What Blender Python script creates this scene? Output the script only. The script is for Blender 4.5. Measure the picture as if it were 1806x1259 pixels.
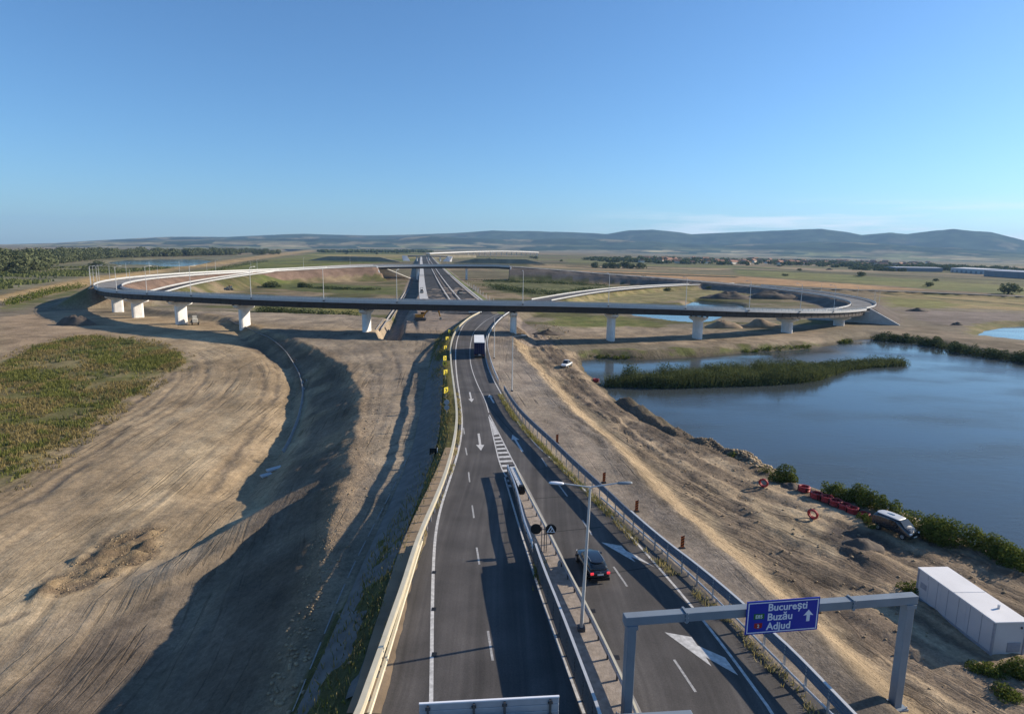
import bpy, math, random
import numpy as np
from mathutils import Vector, Matrix

random.seed(7)
rng = np.random.default_rng(7)
scene = bpy.context.scene
for o in list(bpy.data.objects):
    bpy.data.objects.remove(o)
col = scene.collection

# ------------------------------------------------------------------ camera
F = 1100.0
TH = math.atan(186.5 / F)
PH = math.radians(0.9)
H = 25.5
cam_d = bpy.data.cameras.new('camera')
cam = bpy.data.objects.new('camera', cam_d)
col.objects.link(cam)
cam_d.sensor_width = 36.0
cam_d.lens = F / 1806.0 * 36.0
cam_d.clip_start = 0.5
cam_d.clip_end = 80000.0
_fw = Vector((0, math.cos(TH), -math.sin(TH)))
_up = Vector((0, math.sin(TH), math.cos(TH)))
_rt = Vector((1, 0, 0))
cx_ = _rt * math.cos(PH) + _up * math.sin(PH)
cy_ = -_rt * math.sin(PH) + _up * math.cos(PH)
m = Matrix((cx_, cy_, -_fw)).transposed().to_4x4()
m.translation = Vector((0, 0, H))
cam.matrix_world = m
scene.camera = cam

# ------------------------------------------------------------------ sky, sun, exposure
SUN_EL = math.radians(23.5)
SUN_AZ = math.atan2(0.955, 0.296)          # from +Y towards +X
world = bpy.data.worlds.new('World')
scene.world = world
world.use_nodes = True
wn = world.node_tree
wn.nodes.clear()
w_out = wn.nodes.new('ShaderNodeOutputWorld')
w_bg = wn.nodes.new('ShaderNodeBackground')
w_sky = wn.nodes.new('ShaderNodeTexSky')
w_sky.sky_type = 'NISHITA'
w_sky.sun_disc = False
w_sky.sun_elevation = SUN_EL
w_sky.sun_rotation = SUN_AZ
w_sky.altitude = 100
w_sky.air_density = 1.0
w_sky.dust_density = 0.45
w_sky.ozone_density = 6.5
w_bg.inputs['Strength'].default_value = 0.105
w_tint = wn.nodes.new('ShaderNodeVectorMath'); w_tint.operation = 'MULTIPLY'; w_tint.inputs[1].default_value = (.86, .985, 1.02)
wn.links.new(w_sky.outputs[0], w_tint.inputs[0])
wn.links.new(w_tint.outputs[0], w_bg.inputs['Color'])
wn.links.new(w_bg.outputs[0], w_out.inputs[0])
sun_d = bpy.data.lights.new('sun', 'SUN')
sun_d.energy = 5.0
sun_d.angle = math.radians(0.53)
sun_d.color = (1.0, 0.87, 0.70)
sun = bpy.data.objects.new('sun', sun_d)
col.objects.link(sun)
to_sun = Vector((math.sin(SUN_AZ) * math.cos(SUN_EL), math.cos(SUN_AZ) * math.cos(SUN_EL), math.sin(SUN_EL)))
sun.rotation_euler = to_sun.to_track_quat('Z', 'Y').to_euler()
sun.location = (200, 60, 120)
vs = scene.view_settings
vs.view_transform = 'Standard'
vs.look = 'None'
vs.exposure = 0.62
vs.gamma = 1.0
vs.use_curve_mapping = False

# ------------------------------------------------------------------ helpers: pixels of the survey photo -> points on real planes
def ray(px, py):
    u = px - 903; v = py - 629.5
    a = u * math.cos(PH) + v * math.sin(PH)
    b = -u * math.sin(PH) + v * math.cos(PH)
    return Vector((a, F * math.cos(TH) - b * math.sin(TH), -F * math.sin(TH) - b * math.cos(TH)))

def G(px, py, z=0.0):
    d = ray(px, py)
    t = (z - H) / d.z
    return (d.x * t, d.y * t)

def GG(pts, z=0.0):
    return [G(p[0], p[1], z if len(p) < 3 else p[2]) for p in pts]

def smooth(pts, it=2):
    for _ in range(it):
        q = [pts[0]]
        for a, b in zip(pts[:-1], pts[1:]):
            q.append(tuple(.75 * i + .25 * j for i, j in zip(a, b)))
            q.append(tuple(.25 * i + .75 * j for i, j in zip(a, b)))
        q.append(pts[-1])
        pts = q
    return pts

def resample(pts, step):
    P = np.array(pts, float)
    L = np.concatenate([[0], np.cumsum(np.linalg.norm(np.diff(P[:, :2], axis=0), axis=1))])
    n = max(2, int(round(L[-1] / step)) + 1)
    s = np.linspace(0, L[-1], n)
    return [tuple(r) for r in np.stack([np.interp(s, L, P[:, k]) for k in range(P.shape[1])], 1)]

def sstep(a, b, x):
    t = np.clip((x - a) / (b - a), 0, 1)
    return t * t * (3 - 2 * t)

def _hash(ix, iy, seed):
    h = (ix.astype(np.int64) * 374761393 + iy.astype(np.int64) * 668265263 + seed * 974711) & 0xffffffff
    h = ((h ^ (h >> 13)) * 1274126177) & 0xffffffff
    return ((h ^ (h >> 16)) & 0xffff) / 65535.0

def vn(x, y, seed=0):
    x = np.asarray(x, float); y = np.asarray(y, float)
    ix = np.floor(x); iy = np.floor(y)
    fx = x - ix; fy = y - iy
    fx = fx * fx * (3 - 2 * fx); fy = fy * fy * (3 - 2 * fy)
    a = _hash(ix, iy, seed); b = _hash(ix + 1, iy, seed)
    c = _hash(ix, iy + 1, seed); d = _hash(ix + 1, iy + 1, seed)
    return (a + (b - a) * fx) * (1 - fy) + (c + (d - c) * fx) * fy

def fbm(x, y, seed=0, oct=4):
    s = 0; a = .5; f = 1.0
    for k in range(oct):
        s = s + a * vn(x * f, y * f, seed + k * 17)
        a *= .5; f *= 2.03
    return s / (1 - .5 ** oct)

def seg_dist(x, y, pts, attr=None):
    """distance to a polyline, arclength, and interpolated attribute"""
    best = np.full(x.shape, 1e18); bs = np.zeros(x.shape); ba = np.zeros(x.shape); side = np.zeros(x.shape)
    s0 = 0
    for i in range(len(pts) - 1):
        ax, ay = pts[i][:2]; bx, by = pts[i + 1][:2]
        dx, dy = bx - ax, by - ay
        l2 = dx * dx + dy * dy + 1e-9
        t = np.clip(((x - ax) * dx + (y - ay) * dy) / l2, 0, 1)
        d2 = (x - ax - t * dx) ** 2 + (y - ay - t * dy) ** 2
        m = d2 < best
        best = np.where(m, d2, best)
        l = math.sqrt(l2)
        bs = np.where(m, s0 + t * l, bs)
        side = np.where(m, np.sign(dx * (y - ay) - dy * (x - ax)), side)
        if attr is not None:
            ba = np.where(m, attr[i] + t * (attr[i + 1] - attr[i]), ba)
        s0 += l
    return np.sqrt(best), bs, ba, side

def inside(x, y, poly):
    r = np.zeros(x.shape, bool)
    n = len(poly)
    for i in range(n):
        ax, ay = poly[i][:2]; bx, by = poly[(i + 1) % n][:2]
        if ay == by: continue
        c = ((ay > y) != (by > y)) & (x < (bx - ax) * (y - ay) / (by - ay) + ax)
        r ^= c
    return r

def sd_poly(x, y, poly, margin=60):
    """signed distance, negative inside; only evaluated near the polygon"""
    P = np.array([p[:2] for p in poly])
    lo = P.min(0) - margin; hi = P.max(0) + margin
    m = (x > lo[0]) & (x < hi[0]) & (y > lo[1]) & (y < hi[1])
    out = np.full(x.shape, 1e6)
    if m.any():
        xx, yy = x[m], y[m]
        d = seg_dist(xx, yy, list(poly) + [poly[0]])[0]
        out[m] = np.where(inside(xx, yy, poly), -d, d)
    return out

# ------------------------------------------------------------------ object helpers
def tag(o, label=None, cat=None, group=None, kind=None):
    if label: o['label'] = label
    if cat: o['category'] = cat
    if group: o['group'] = group
    if kind: o['kind'] = kind
    return o

def empty(name, loc=(0, 0, 0), rz=0.0, label=None, cat=None, group=None):
    o = bpy.data.objects.new(name, None)
    o.empty_display_size = .3
    col.objects.link(o)
    o.location = loc
    o.rotation_euler = (0, 0, rz)
    return tag(o, label, cat, group)

def dup(root, loc=None, rz=None, label=None, group=None):
    r = root.copy(); col.objects.link(r)
    if loc is not None: r.location = loc
    if rz is not None: r.rotation_euler = (0, 0, rz)
    if label: r['label'] = label
    if group: r['group'] = group
    for ch in list(root.children):
        c = ch.copy(); col.objects.link(c); c.parent = r
        for g in list(ch.children):
            d = g.copy(); col.objects.link(d); d.parent = c
    return r

class MB:
    def __init__(s):
        s.v = []; s.f = []
    def quad(s, a, b, c, d):
        n = len(s.v); s.v += [tuple(a), tuple(b), tuple(c), tuple(d)]; s.f.append((n, n + 1, n + 2, n + 3)); return s
    def tri(s, a, b, c):
        n = len(s.v); s.v += [tuple(a), tuple(b), tuple(c)]; s.f.append((n, n + 1, n + 2)); return s
    def poly(s, pts):
        n = len(s.v); s.v += [tuple(p) for p in pts]; s.f.append(tuple(range(n, n + len(pts)))); return s
    def box(s, c, d, rz=0.0, taper=1.0, M=None, bev=0.0):
        x, y, z = d[0] / 2, d[1] / 2, d[2] / 2
        R = M if M is not None else Matrix.Rotation(rz, 3, 'Z')
        n = len(s.v)
        for sz in (-1, 1):
            k = taper if sz > 0 else 1.0
            for sx, sy in ((-1, -1), (1, -1), (1, 1), (-1, 1)):
                s.v.append(tuple(Vector(c) + R @ Vector((sx * x * k, sy * y * k, sz * z))))
        for q in ((3, 2, 1, 0), (4, 5, 6, 7), (0, 1, 5, 4), (1, 2, 6, 5), (2, 3, 7, 6), (3, 0, 4, 7)):
            s.f.append(tuple(n + i for i in q))
        return s
    def tube(s, a, b, r0, r1=None, n=8, caps=True):
        r1 = r0 if r1 is None else r1
        a = Vector(a); b = Vector(b)
        q = (b - a).to_track_quat('Z', 'Y')
        k = len(s.v)
        for p, r in ((a, r0), (b, r1)):
            for i in range(n):
                t = 2 * math.pi * i / n
                s.v.append(tuple(p + q @ Vector((r * math.cos(t), r * math.sin(t), 0))))
        for i in range(n):
            j = (i + 1) % n
            s.f.append((k + i, k + j, k + n + j, k + n + i))
        if caps:
            s.f.append(tuple(k + i for i in reversed(range(n))))
            s.f.append(tuple(k + n + i for i in range(n)))
        return s
    def torus(s, c, R, r, axis='Z', n=16, m=6, M=None):
        k = len(s.v)
        for i in range(n):
            t = 2 * math.pi * i / n
            for j in range(m):
                p = 2 * math.pi * j / m
                w = Vector(((R + r * math.cos(p)) * math.cos(t), (R + r * math.cos(p)) * math.sin(t), r * math.sin(p)))
                if M is not None: w = M @ w
                s.v.append(tuple(Vector(c) + w))
        for i in range(n):
            for j in range(m):
                a = k + i * m + j; b = k + i * m + (j + 1) % m
                c2 = k + ((i + 1) % n) * m + (j + 1) % m; d = k + ((i + 1) % n) * m + j
                s.f.append((a, d, c2, b))
        return s
    def prism(s, outline, axis_pts):
        """outline: 2D (x,z) closed; axis_pts: (y0,y1) extrude"""
        y0, y1 = axis_pts
        n = len(outline); k = len(s.v)
        for y in (y0, y1):
            for (x, z) in outline: s.v.append((x, y, z))
        for i in range(n):
            j = (i + 1) % n
            s.f.append((k + i, k + j, k + n + j, k + n + i))
        s.f.append(tuple(k + i for i in reversed(range(n))))
        s.f.append(tuple(k + n + i for i in range(n)))
        return s
    def sweep(s, path, prof, closed=True, caps=True):
        """path: list of (x,y,z); prof: list of (o,z), o to the left of travel"""
        k = len(s.v); n = len(prof); P = [Vector(p) for p in path]
        for i, p in enumerate(P):
            a = P[max(0, i - 1)]; b = P[min(len(P) - 1, i + 1)]
            t = Vector((b.x - a.x, b.y - a.y, 0)).normalized()
            L = Vector((-t.y, t.x, 0))
            for (o, z) in prof:
                s.v.append(tuple(p + L * o + Vector((0, 0, z))))
        m = n if closed else n - 1
        for i in range(len(P) - 1):
            for j in range(m):
                a = k + i * n + j; b = k + i * n + (j + 1) % n
                s.f.append((a, b, b + n, a + n))
        if closed and caps:
            s.f.append(tuple(k + i for i in range(n)))
            s.f.append(tuple(k + (len(P) - 1) * n + i for i in reversed(range(n))))
        return s
    def mesh(s, name, mat, smooth=False):
        me = bpy.data.meshes.new(name)
        me.from_pydata(s.v, [], s.f)
        if mat: me.materials.append(mat)
        if smooth: me.shade_smooth()
        me.update()
        return me
    def build(s, name, mat, parent=None, kind=None, smooth=False, fix=False):
        me = s.mesh(name, mat, smooth)
        if fix:
            import bmesh
            b = bmesh.new(); b.from_mesh(me)
            bmesh.ops.recalc_face_normals(b, faces=b.faces); b.to_mesh(me); b.free()
        return link(name, me, parent, kind)

def link(name, me, parent=None, kind=None, loc=None, rz=None):
    o = bpy.data.objects.new(name, me)
    col.objects.link(o)
    if parent: o.parent = parent
    if kind: o['kind'] = kind
    if loc is not None: o.location = loc
    if rz is not None: o.rotation_euler = (0, 0, rz)
    return o

def bevel(o, w=.03, seg=2):
    md = o.modifiers.new('bevel', 'BEVEL'); md.width = w; md.segments = seg; md.limit_method = 'ANGLE'
    return o

# ------------------------------------------------------------------ materials
def mat(name, c, rough=.7, metal=0.0, var=.15, scale=3.0, bump=0.0, bscale=20.0, spec=.3, emit=None, coat=0.0, streak=0.0):
    m = bpy.data.materials.new(name); m.use_nodes = True
    nt = m.node_tree; b = nt.nodes['Principled BSDF']
    b.inputs['Roughness'].default_value = rough
    b.inputs['Metallic'].default_value = metal
    b.inputs['Specular IOR Level'].default_value = spec
    if coat: b.inputs['Coat Weight'].default_value = coat
    tc = nt.nodes.new('ShaderNodeTexCoord')
    n = nt.nodes.new('ShaderNodeTexNoise'); n.inputs['Scale'].default_value = scale; n.inputs['Detail'].default_value = 5
    nt.links.new(tc.outputs['Object'], n.inputs['Vector'])
    mp = nt.nodes.new('ShaderNodeMapRange')
    mp.inputs['From Min'].default_value = .25; mp.inputs['From Max'].default_value = .75
    mp.inputs['To Min'].default_value = 1 - var; mp.inputs['To Max'].default_value = 1 + var
    nt.links.new(n.outputs['Fac'], mp.inputs['Value'])
    vm = nt.nodes.new('ShaderNodeVectorMath'); vm.operation = 'SCALE'
    vm.inputs[0].default_value = c[:3]
    nt.links.new(mp.outputs[0], vm.inputs['Scale'])
    nt.links.new(vm.outputs[0], b.inputs['Base Color'])
    if bump:
        n2 = nt.nodes.new('ShaderNodeTexNoise'); n2.inputs['Scale'].default_value = bscale; n2.inputs['Detail'].default_value = 4
        nt.links.new(tc.outputs['Object'], n2.inputs['Vector'])
        bp = nt.nodes.new('ShaderNodeBump'); bp.inputs['Strength'].default_value = bump; bp.inputs['Distance'].default_value = .05
        nt.links.new(n2.outputs['Fac'], bp.inputs['Height']); nt.links.new(bp.outputs[0], b.inputs['Normal'])
    if emit:
        b.inputs['Emission Color'].default_value = (*emit[:3], 1); b.inputs['Emission Strength'].default_value = emit[3]
    return m

def leaf_mat(name, c1, c2, trans=.3):
    m = bpy.data.materials.new(name); m.use_nodes = True
    nt = m.node_tree; nt.nodes.clear()
    out = nt.nodes.new('ShaderNodeOutputMaterial')
    g = nt.nodes.new('ShaderNodeNewGeometry')
    r = nt.nodes.new('ShaderNodeValToRGB')
    r.color_ramp.elements[0].color = (*c1, 1); r.color_ramp.elements[1].color = (*c2, 1)
    nt.links.new(g.outputs['Random Per Island'], r.inputs[0])
    d = nt.nodes.new('ShaderNodeBsdfDiffuse'); t = nt.nodes.new('ShaderNodeBsdfTranslucent'); mx = nt.nodes.new('ShaderNodeMixShader')
    nt.links.new(r.outputs[0], d.inputs[0]); nt.links.new(r.outputs[0], t.inputs[0])
    mx.inputs[0].default_value = trans
    nt.links.new(d.outputs[0], mx.inputs[1]); nt.links.new(t.outputs[0], mx.inputs[2])
    nt.links.new(mx.outputs[0], out.inputs[0])
    return m

M = {}
M['concrete'] = mat('concrete', (.46, .45, .43), .85, var=.12, scale=.8, bump=.2, bscale=9)
M['pier'] = mat('pier_concrete', (.74, .72, .69), .85, var=.16, scale=.5, bump=.15, bscale=6)
M['edge'] = mat('edge_concrete', (.46, .46, .46), .8, var=.1, scale=.6)
M['girder'] = mat('girder_steel', (.045, .034, .03), .6, var=.2, scale=.7)
M['galv'] = mat('galvanised_steel', (.50, .51, .52), .42, metal=.55, var=.12, scale=2.0)
M['galv2'] = mat('galvanised_panel', (.55, .55, .54), .5, metal=.35, var=.10, scale=1.2)
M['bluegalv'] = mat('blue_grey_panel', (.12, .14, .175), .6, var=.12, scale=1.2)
M['cream'] = mat('cream_guardrail', (.60, .54, .40), .5, metal=.2, var=.10, scale=1.0)
M['dkpost'] = mat('dark_post', (.08, .08, .085), .6, metal=.3)
M['paint'] = mat('road_paint', (.50, .49, .47), .75, var=.35, scale=3.5)
M['paintold'] = mat('worn_road_paint', (.34, .335, .325), .75, var=.4, scale=4.5)
M['faded'] = mat('faded_paint', (.26, .25, .24), .8, var=.3)
M['gantry'] = mat('gantry_steel', (.20, .235, .27), .5, metal=.1, var=.1, scale=1.0)
M['signblue'] = mat('sign_blue', (.008, .03, .32), .35, var=.05)
M['signwhite'] = mat('sign_white', (.75, .76, .80), .4, var=.04)
M['signgreen'] = mat('sign_green', (.015, .14, .03), .4, var=.05)
M['signred'] = mat('sign_red', (.30, .02, .02), .4, var=.05)
M['signback'] = mat('sign_back', (.34, .38, .44), .45, metal=.4, var=.08)
M['black'] = mat('black', (.012, .012, .013), .55, var=.1)
M['yellow'] = mat('sign_yellow', (.72, .58, .06), .5, var=.06)
M['orange'] = mat('stripe_orange', (.45, .10, .02), .5, var=.08)
M['tyre'] = mat('tyre', (.02, .02, .02), .85, var=.1)
M['rim'] = mat('rim', (.45, .46, .48), .3, metal=.7, var=.05)
M['glass'] = mat('vehicle_glass', (.015, .02, .025), .06, var=.02, spec=.7)
M['carblack'] = mat('black_car_paint', (.010, .011, .014), .22, var=.03, spec=.6, coat=.6)
M['carwhite'] = mat('white_car_paint', (.70, .70, .69), .3, var=.04, spec=.5, coat=.4)
M['vanpaint'] = mat('dark_van_paint', (.022, .025, .03), .25, var=.03, spec=.6, coat=.5)
M['truckblue'] = mat('trailer_blue', (.012, .012, .055), .5, var=.12, scale=1)
M['truckroof'] = mat('trailer_roof', (.72, .72, .70), .55, var=.08, scale=.7)
M['taillight'] = mat('tail_light', (.5, .02, .03), .3, emit=(1, .06, .08, .5))
M['headlight'] = mat('head_light', (.75, .76, .78), .12, spec=.7)
M['plate'] = mat('number_plate', (.7, .7, .68), .5)
M['white'] = mat('white_cladding', (.50, .49, .49), .6, var=.06, scale=.7)
M['whiteroof'] = mat('white_roof', (.70, .68, .66), .6, var=.08, scale=.5)
M['grille'] = mat('grille_grey', (.28, .29, .32), .6)
M['redpipe'] = mat('red_pipe', (.34, .035, .035), .5, var=.2, scale=2)
M['digger'] = mat('digger_orange', (.42, .20, .03), .5, var=.15)
M['diggergrey'] = mat('machine_grey', (.25, .24, .22), .6, var=.15)
M['machpale'] = mat('machine_pale', (.55, .52, .45), .6, var=.12)
M['bark'] = mat('bark', (.10, .075, .05), .9, var=.25)
M['wall'] = mat('house_wall', (.60, .56, .48), .8, var=.1)
M['roof'] = mat('house_roof', (.30, .15, .09), .8, var=.2)
M['shed'] = mat('shed_cladding', (.42, .43, .45), .6, var=.1)
M['shedblue'] = mat('shed_blue', (.20, .21, .235), .6, var=.1)
M['pane'] = mat('window_pane', (.04, .05, .06), .15, spec=.6)
M['leaf'] = leaf_mat('bush_leaf', (.05, .075, .016), (.17, .19, .045))
M['leafdk'] = leaf_mat('tree_leaf', (.045, .062, .028), (.12, .14, .06), .25)
M['leafgrey'] = leaf_mat('grey_tree_leaf', (.06, .075, .038), (.16, .175, .09), .25)
M['reed'] = leaf_mat('reed_leaf', (.06, .08, .028), (.17, .18, .07), .3)
M['grassblade'] = leaf_mat('grass_blade', (.15, .125, .045), (.36, .28, .125), .35)
M['grassgreen'] = leaf_mat('green_grass_blade', (.10, .12, .03), (.25, .24, .075), .35)
M['grassdry'] = leaf_mat('dry_grass_blade', (.24, .20, .07), (.50, .42, .20), .4)
M['clod'] = mat('soil_clod', (.30, .225, .14), .95, var=.35, scale=.6, bump=.4, bscale=8)
M['darksoil'] = mat('dark_soil', (.105, .085, .068), .95, var=.35, scale=.4, bump=.6, bscale=5)
M['sandsoil'] = mat('sandy_soil', (.27, .20, .13), .95, var=.3, scale=.4, bump=.5, bscale=5)
M['fillsoil'] = mat('fill_soil', (.19, .165, .11), .95, var=.3, scale=.05)
M['drain'] = mat('drain_concrete', (.26, .25, .24), .85, var=.12, scale=.8)

def asphalt(name, base, wear=.25, rough=.82, spec=.35, coords=False):
    m = bpy.data.materials.new(name); m.use_nodes = True
    nt = m.node_tree; b = nt.nodes['Principled BSDF']
    b.inputs['Roughness'].default_value = rough; b.inputs['Specular IOR Level'].default_value = spec
    tc = nt.nodes.new('ShaderNodeTexCoord')
    def noise(scale, detail, sv=None):
        n = nt.nodes.new('ShaderNodeTexNoise'); n.inputs['Scale'].default_value = scale; n.inputs['Detail'].default_value = detail
        if sv:
            mp = nt.nodes.new('ShaderNodeMapping'); mp.inputs['Scale'].default_value = sv
            nt.links.new(tc.outputs['Object'], mp.inputs[0]); nt.links.new(mp.outputs[0], n.inputs['Vector'])
        else: nt.links.new(tc.outputs['Object'], n.inputs['Vector'])
        return n
    def ranged(n, lo, hi):
        r = nt.nodes.new('ShaderNodeMapRange'); r.inputs['From Min'].default_value = .3; r.inputs['From Max'].default_value = .7
        r.inputs['To Min'].default_value = lo; r.inputs['To Max'].default_value = hi
        nt.links.new(n.outputs['Fac'], r.inputs[0]); return r
    a = ranged(noise(.25, 5), 1 - wear, 1 + wear)
    s = ranged(noise(1.0, 4, (.9, .02, 1)), .74, 1.3)
    if coords:
        at = nt.nodes.new('ShaderNodeAttribute'); at.attribute_name = 'lane'
        def along(sx, sy, det):
            mp = nt.nodes.new('ShaderNodeMapping'); mp.inputs['Scale'].default_value = (sx, sy, 1); nt.links.new(at.outputs['Vector'], mp.inputs[0])
            n = nt.nodes.new('ShaderNodeTexNoise'); n.inputs['Scale'].default_value = 1; n.inputs['Detail'].default_value = det; nt.links.new(mp.outputs[0], n.inputs['Vector']); return n
        s1 = ranged(along(.75, .012, 3), .68, 1.36); s2 = ranged(along(2.6, .04, 4), .82, 1.18)
        s = nt.nodes.new('ShaderNodeMath'); s.operation = 'MULTIPLY'; nt.links.new(s1.outputs[0], s.inputs[0]); nt.links.new(s2.outputs[0], s.inputs[1])
    f = ranged(noise(14, 3), .8, 1.2)
    m1 = nt.nodes.new('ShaderNodeMath'); m1.operation = 'MULTIPLY'; nt.links.new(a.outputs[0], m1.inputs[0]); nt.links.new(s.outputs[0], m1.inputs[1])
    m2 = nt.nodes.new('ShaderNodeMath'); m2.operation = 'MULTIPLY'; nt.links.new(m1.outputs[0], m2.inputs[0]); nt.links.new(f.outputs[0], m2.inputs[1])
    vm = nt.nodes.new('ShaderNodeVectorMath'); vm.operation = 'SCALE'; vm.inputs[0].default_value = base
    nt.links.new(m2.outputs[0], vm.inputs['Scale']); nt.links.new(vm.outputs[0], b.inputs['Base Color'])
    bp = nt.nodes.new('ShaderNodeBump'); bp.inputs['Strength'].default_value = .25; bp.inputs['Distance'].default_value = .02
    nt.links.new(noise(30, 3).outputs['Fac'], bp.inputs['Height']); nt.links.new(bp.outputs[0], b.inputs['Normal'])
    return m
M['asphalt'] = asphalt('asphalt', (.070, .064, .060), coords=True)
M['asphaltnew'] = asphalt('fresh_asphalt', (.055, .055, .056), .15, .97, .08)
M['ringroad'] = asphalt('pale_road_base', (.20, .195, .185), .15, .97, .08)
M['crossline'] = mat('dark_cross_line', (.022, .021, .02), .8)

def ground_mat():
    m = bpy.data.materials.new('ground_soil'); m.use_nodes = True
    nt = m.node_tree; b = nt.nodes['Principled BSDF']
    b.inputs['Roughness'].default_value = .95; b.inputs['Specular IOR Level'].default_value = .08
    tc = nt.nodes.new('ShaderNodeTexCoord')
    soil = nt.nodes.new('ShaderNodeAttribute'); soil.attribute_name = 'soil'
    trk = nt.nodes.new('ShaderNodeAttribute'); trk.attribute_name = 'trk'
    mis = nt.nodes.new('ShaderNodeAttribute'); mis.attribute_name = 'mis'
    st = nt.nodes.new('ShaderNodeSeparateXYZ'); nt.links.new(trk.outputs['Vector'], st.inputs[0])
    sm = nt.nodes.new('ShaderNodeSeparateXYZ'); nt.links.new(mis.outputs['Vector'], sm.inputs[0])
    def noise(scale, detail, vec, rough=.55):
        n = nt.nodes.new('ShaderNodeTexNoise'); n.inputs['Scale'].default_value = scale; n.inputs['Detail'].default_value = detail
        n.inputs['Roughness'].default_value = rough
        nt.links.new(vec, n.inputs['Vector']); return n.outputs['Fac']
    def rng_(v, lo, hi, a=.3, c=.7):
        r = nt.nodes.new('ShaderNodeMapRange'); r.inputs['From Min'].default_value = a; r.inputs['From Max'].default_value = c
        r.inputs['To Min'].default_value = lo; r.inputs['To Max'].default_value = hi
        nt.links.new(v, r.inputs[0]); return r.outputs[0]
    def math_(op, a, c):
        n = nt.nodes.new('ShaderNodeMath'); n.operation = op
        for i, q in enumerate((a, c)):
            if isinstance(q, (int, float)): n.inputs[i].default_value = q
            else: nt.links.new(q, n.inputs[i])
        return n.outputs[0]
    ob = tc.outputs['Object']
    nA = rng_(noise(.11, 7, ob, .6), .68, 1.32)
    nB = math_('MULTIPLY', rng_(noise(1.3, 6, ob, .65), .74, 1.26), rng_(noise(5.5, 4, ob, .6), .80, 1.20))
    big = rng_(noise(.012, 4, ob), .82, 1.18)
    # wheel tracks follow the haul roads: stretched noise in road coordinates
    cx = nt.nodes.new('ShaderNodeCombineXYZ')
    nt.links.new(math_('MULTIPLY', st.outputs[0], 1.0), cx.inputs[0]); nt.links.new(math_('MULTIPLY', st.outputs[1], .045), cx.inputs[1])
    tr = noise(1.5, 5, cx.outputs[0], .62)
    cx2 = nt.nodes.new('ShaderNodeCombineXYZ')
    nt.links.new(math_('MULTIPLY', st.outputs[0], .22), cx2.inputs[0]); nt.links.new(math_('MULTIPLY', st.outputs[1], .012), cx2.inputs[1])
    tr2 = noise(1.5, 4, cx2.outputs[0], .6)
    trc = math_('MULTIPLY', rng_(tr, .84, 1.16), rng_(tr2, .80, 1.20))
    trm = nt.nodes.new('ShaderNodeMix'); trm.data_type = 'FLOAT'
    nt.links.new(st.outputs[2], trm.inputs[0]); trm.inputs[2].default_value = 1.0; nt.links.new(trc, trm.inputs[3])
    fac = math_('MULTIPLY', math_('MULTIPLY', nA, nB), math_('MULTIPLY', trm.outputs[0], big))
    c4 = nt.nodes.new('ShaderNodeCombineXYZ')
    nt.links.new(math_('MULTIPLY', st.outputs[0], 2.4), c4.inputs[0]); nt.links.new(math_('MULTIPLY', st.outputs[1], .05), c4.inputs[1])
    l1 = rng_(noise(1.0, 1.5, c4.outputs[0], .4), 0, 1, .60, .66)
    mp2 = nt.nodes.new('ShaderNodeMapping'); mp2.inputs['Rotation'].default_value = (0, 0, .75); mp2.inputs['Scale'].default_value = (2.2, .06, 1)
    nt.links.new(ob, mp2.inputs[0])
    l2 = rng_(noise(1.0, 1.5, mp2.outputs[0], .4), 0, 1, .62, .67)
    k1 = rng_(noise(.06, 3, ob), 0, 1, .46, .60); k2 = rng_(noise(.045, 3, mp2.outputs[0]), 0, .8, .5, .6)
    lines = math_('ADD', math_('MULTIPLY', l1, k1), math_('MULTIPLY', l2, k2))
    on_ = rng_(st.outputs[2], 0, 1, .02, .10)
    fac = math_('MULTIPLY', fac, math_('SUBTRACT', 1.0, math_('MULTIPLY', math_('MULTIPLY', lines, on_), .34)))
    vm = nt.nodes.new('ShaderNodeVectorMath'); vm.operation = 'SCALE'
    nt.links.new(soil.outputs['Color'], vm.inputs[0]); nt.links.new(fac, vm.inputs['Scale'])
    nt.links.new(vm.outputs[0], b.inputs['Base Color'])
    # relief
    fine = noise(2.2, 6, ob, .7)
    clod = noise(.9, 7, ob, .72)
    cx3 = nt.nodes.new('ShaderNodeCombineXYZ')
    nt.links.new(math_('MULTIPLY', st.outputs[0], 3.2), cx3.inputs[0]); nt.links.new(math_('MULTIPLY', st.outputs[1], .07), cx3.inputs[1])
    tr3 = noise(1.0, 3, cx3.outputs[0], .5)
    h0 = math_('MULTIPLY', math_('MULTIPLY', tr3, math_('MULTIPLY', st.outputs[2], st.outputs[2])), .34)
    h = math_('ADD', math_('ADD', math_('MULTIPLY', fine, .10), h0), math_('MULTIPLY', math_('MULTIPLY', tr, st.outputs[2]), .20))
    h = math_('ADD', h, math_('MULTIPLY', math_('MULTIPLY', clod, sm.outputs[1]), .7))
    h = math_('SUBTRACT', h, math_('MULTIPLY', math_('MULTIPLY', lines, on_), .07))
    bp = nt.nodes.new('ShaderNodeBump'); bp.inputs['Strength'].default_value = .75; bp.inputs['Distance'].default_value = 1.0
    nt.links.new(h, bp.inputs['Height']); nt.links.new(bp.outputs[0], b.inputs['Normal'])
    return m
M['ground'] = ground_mat()

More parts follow.
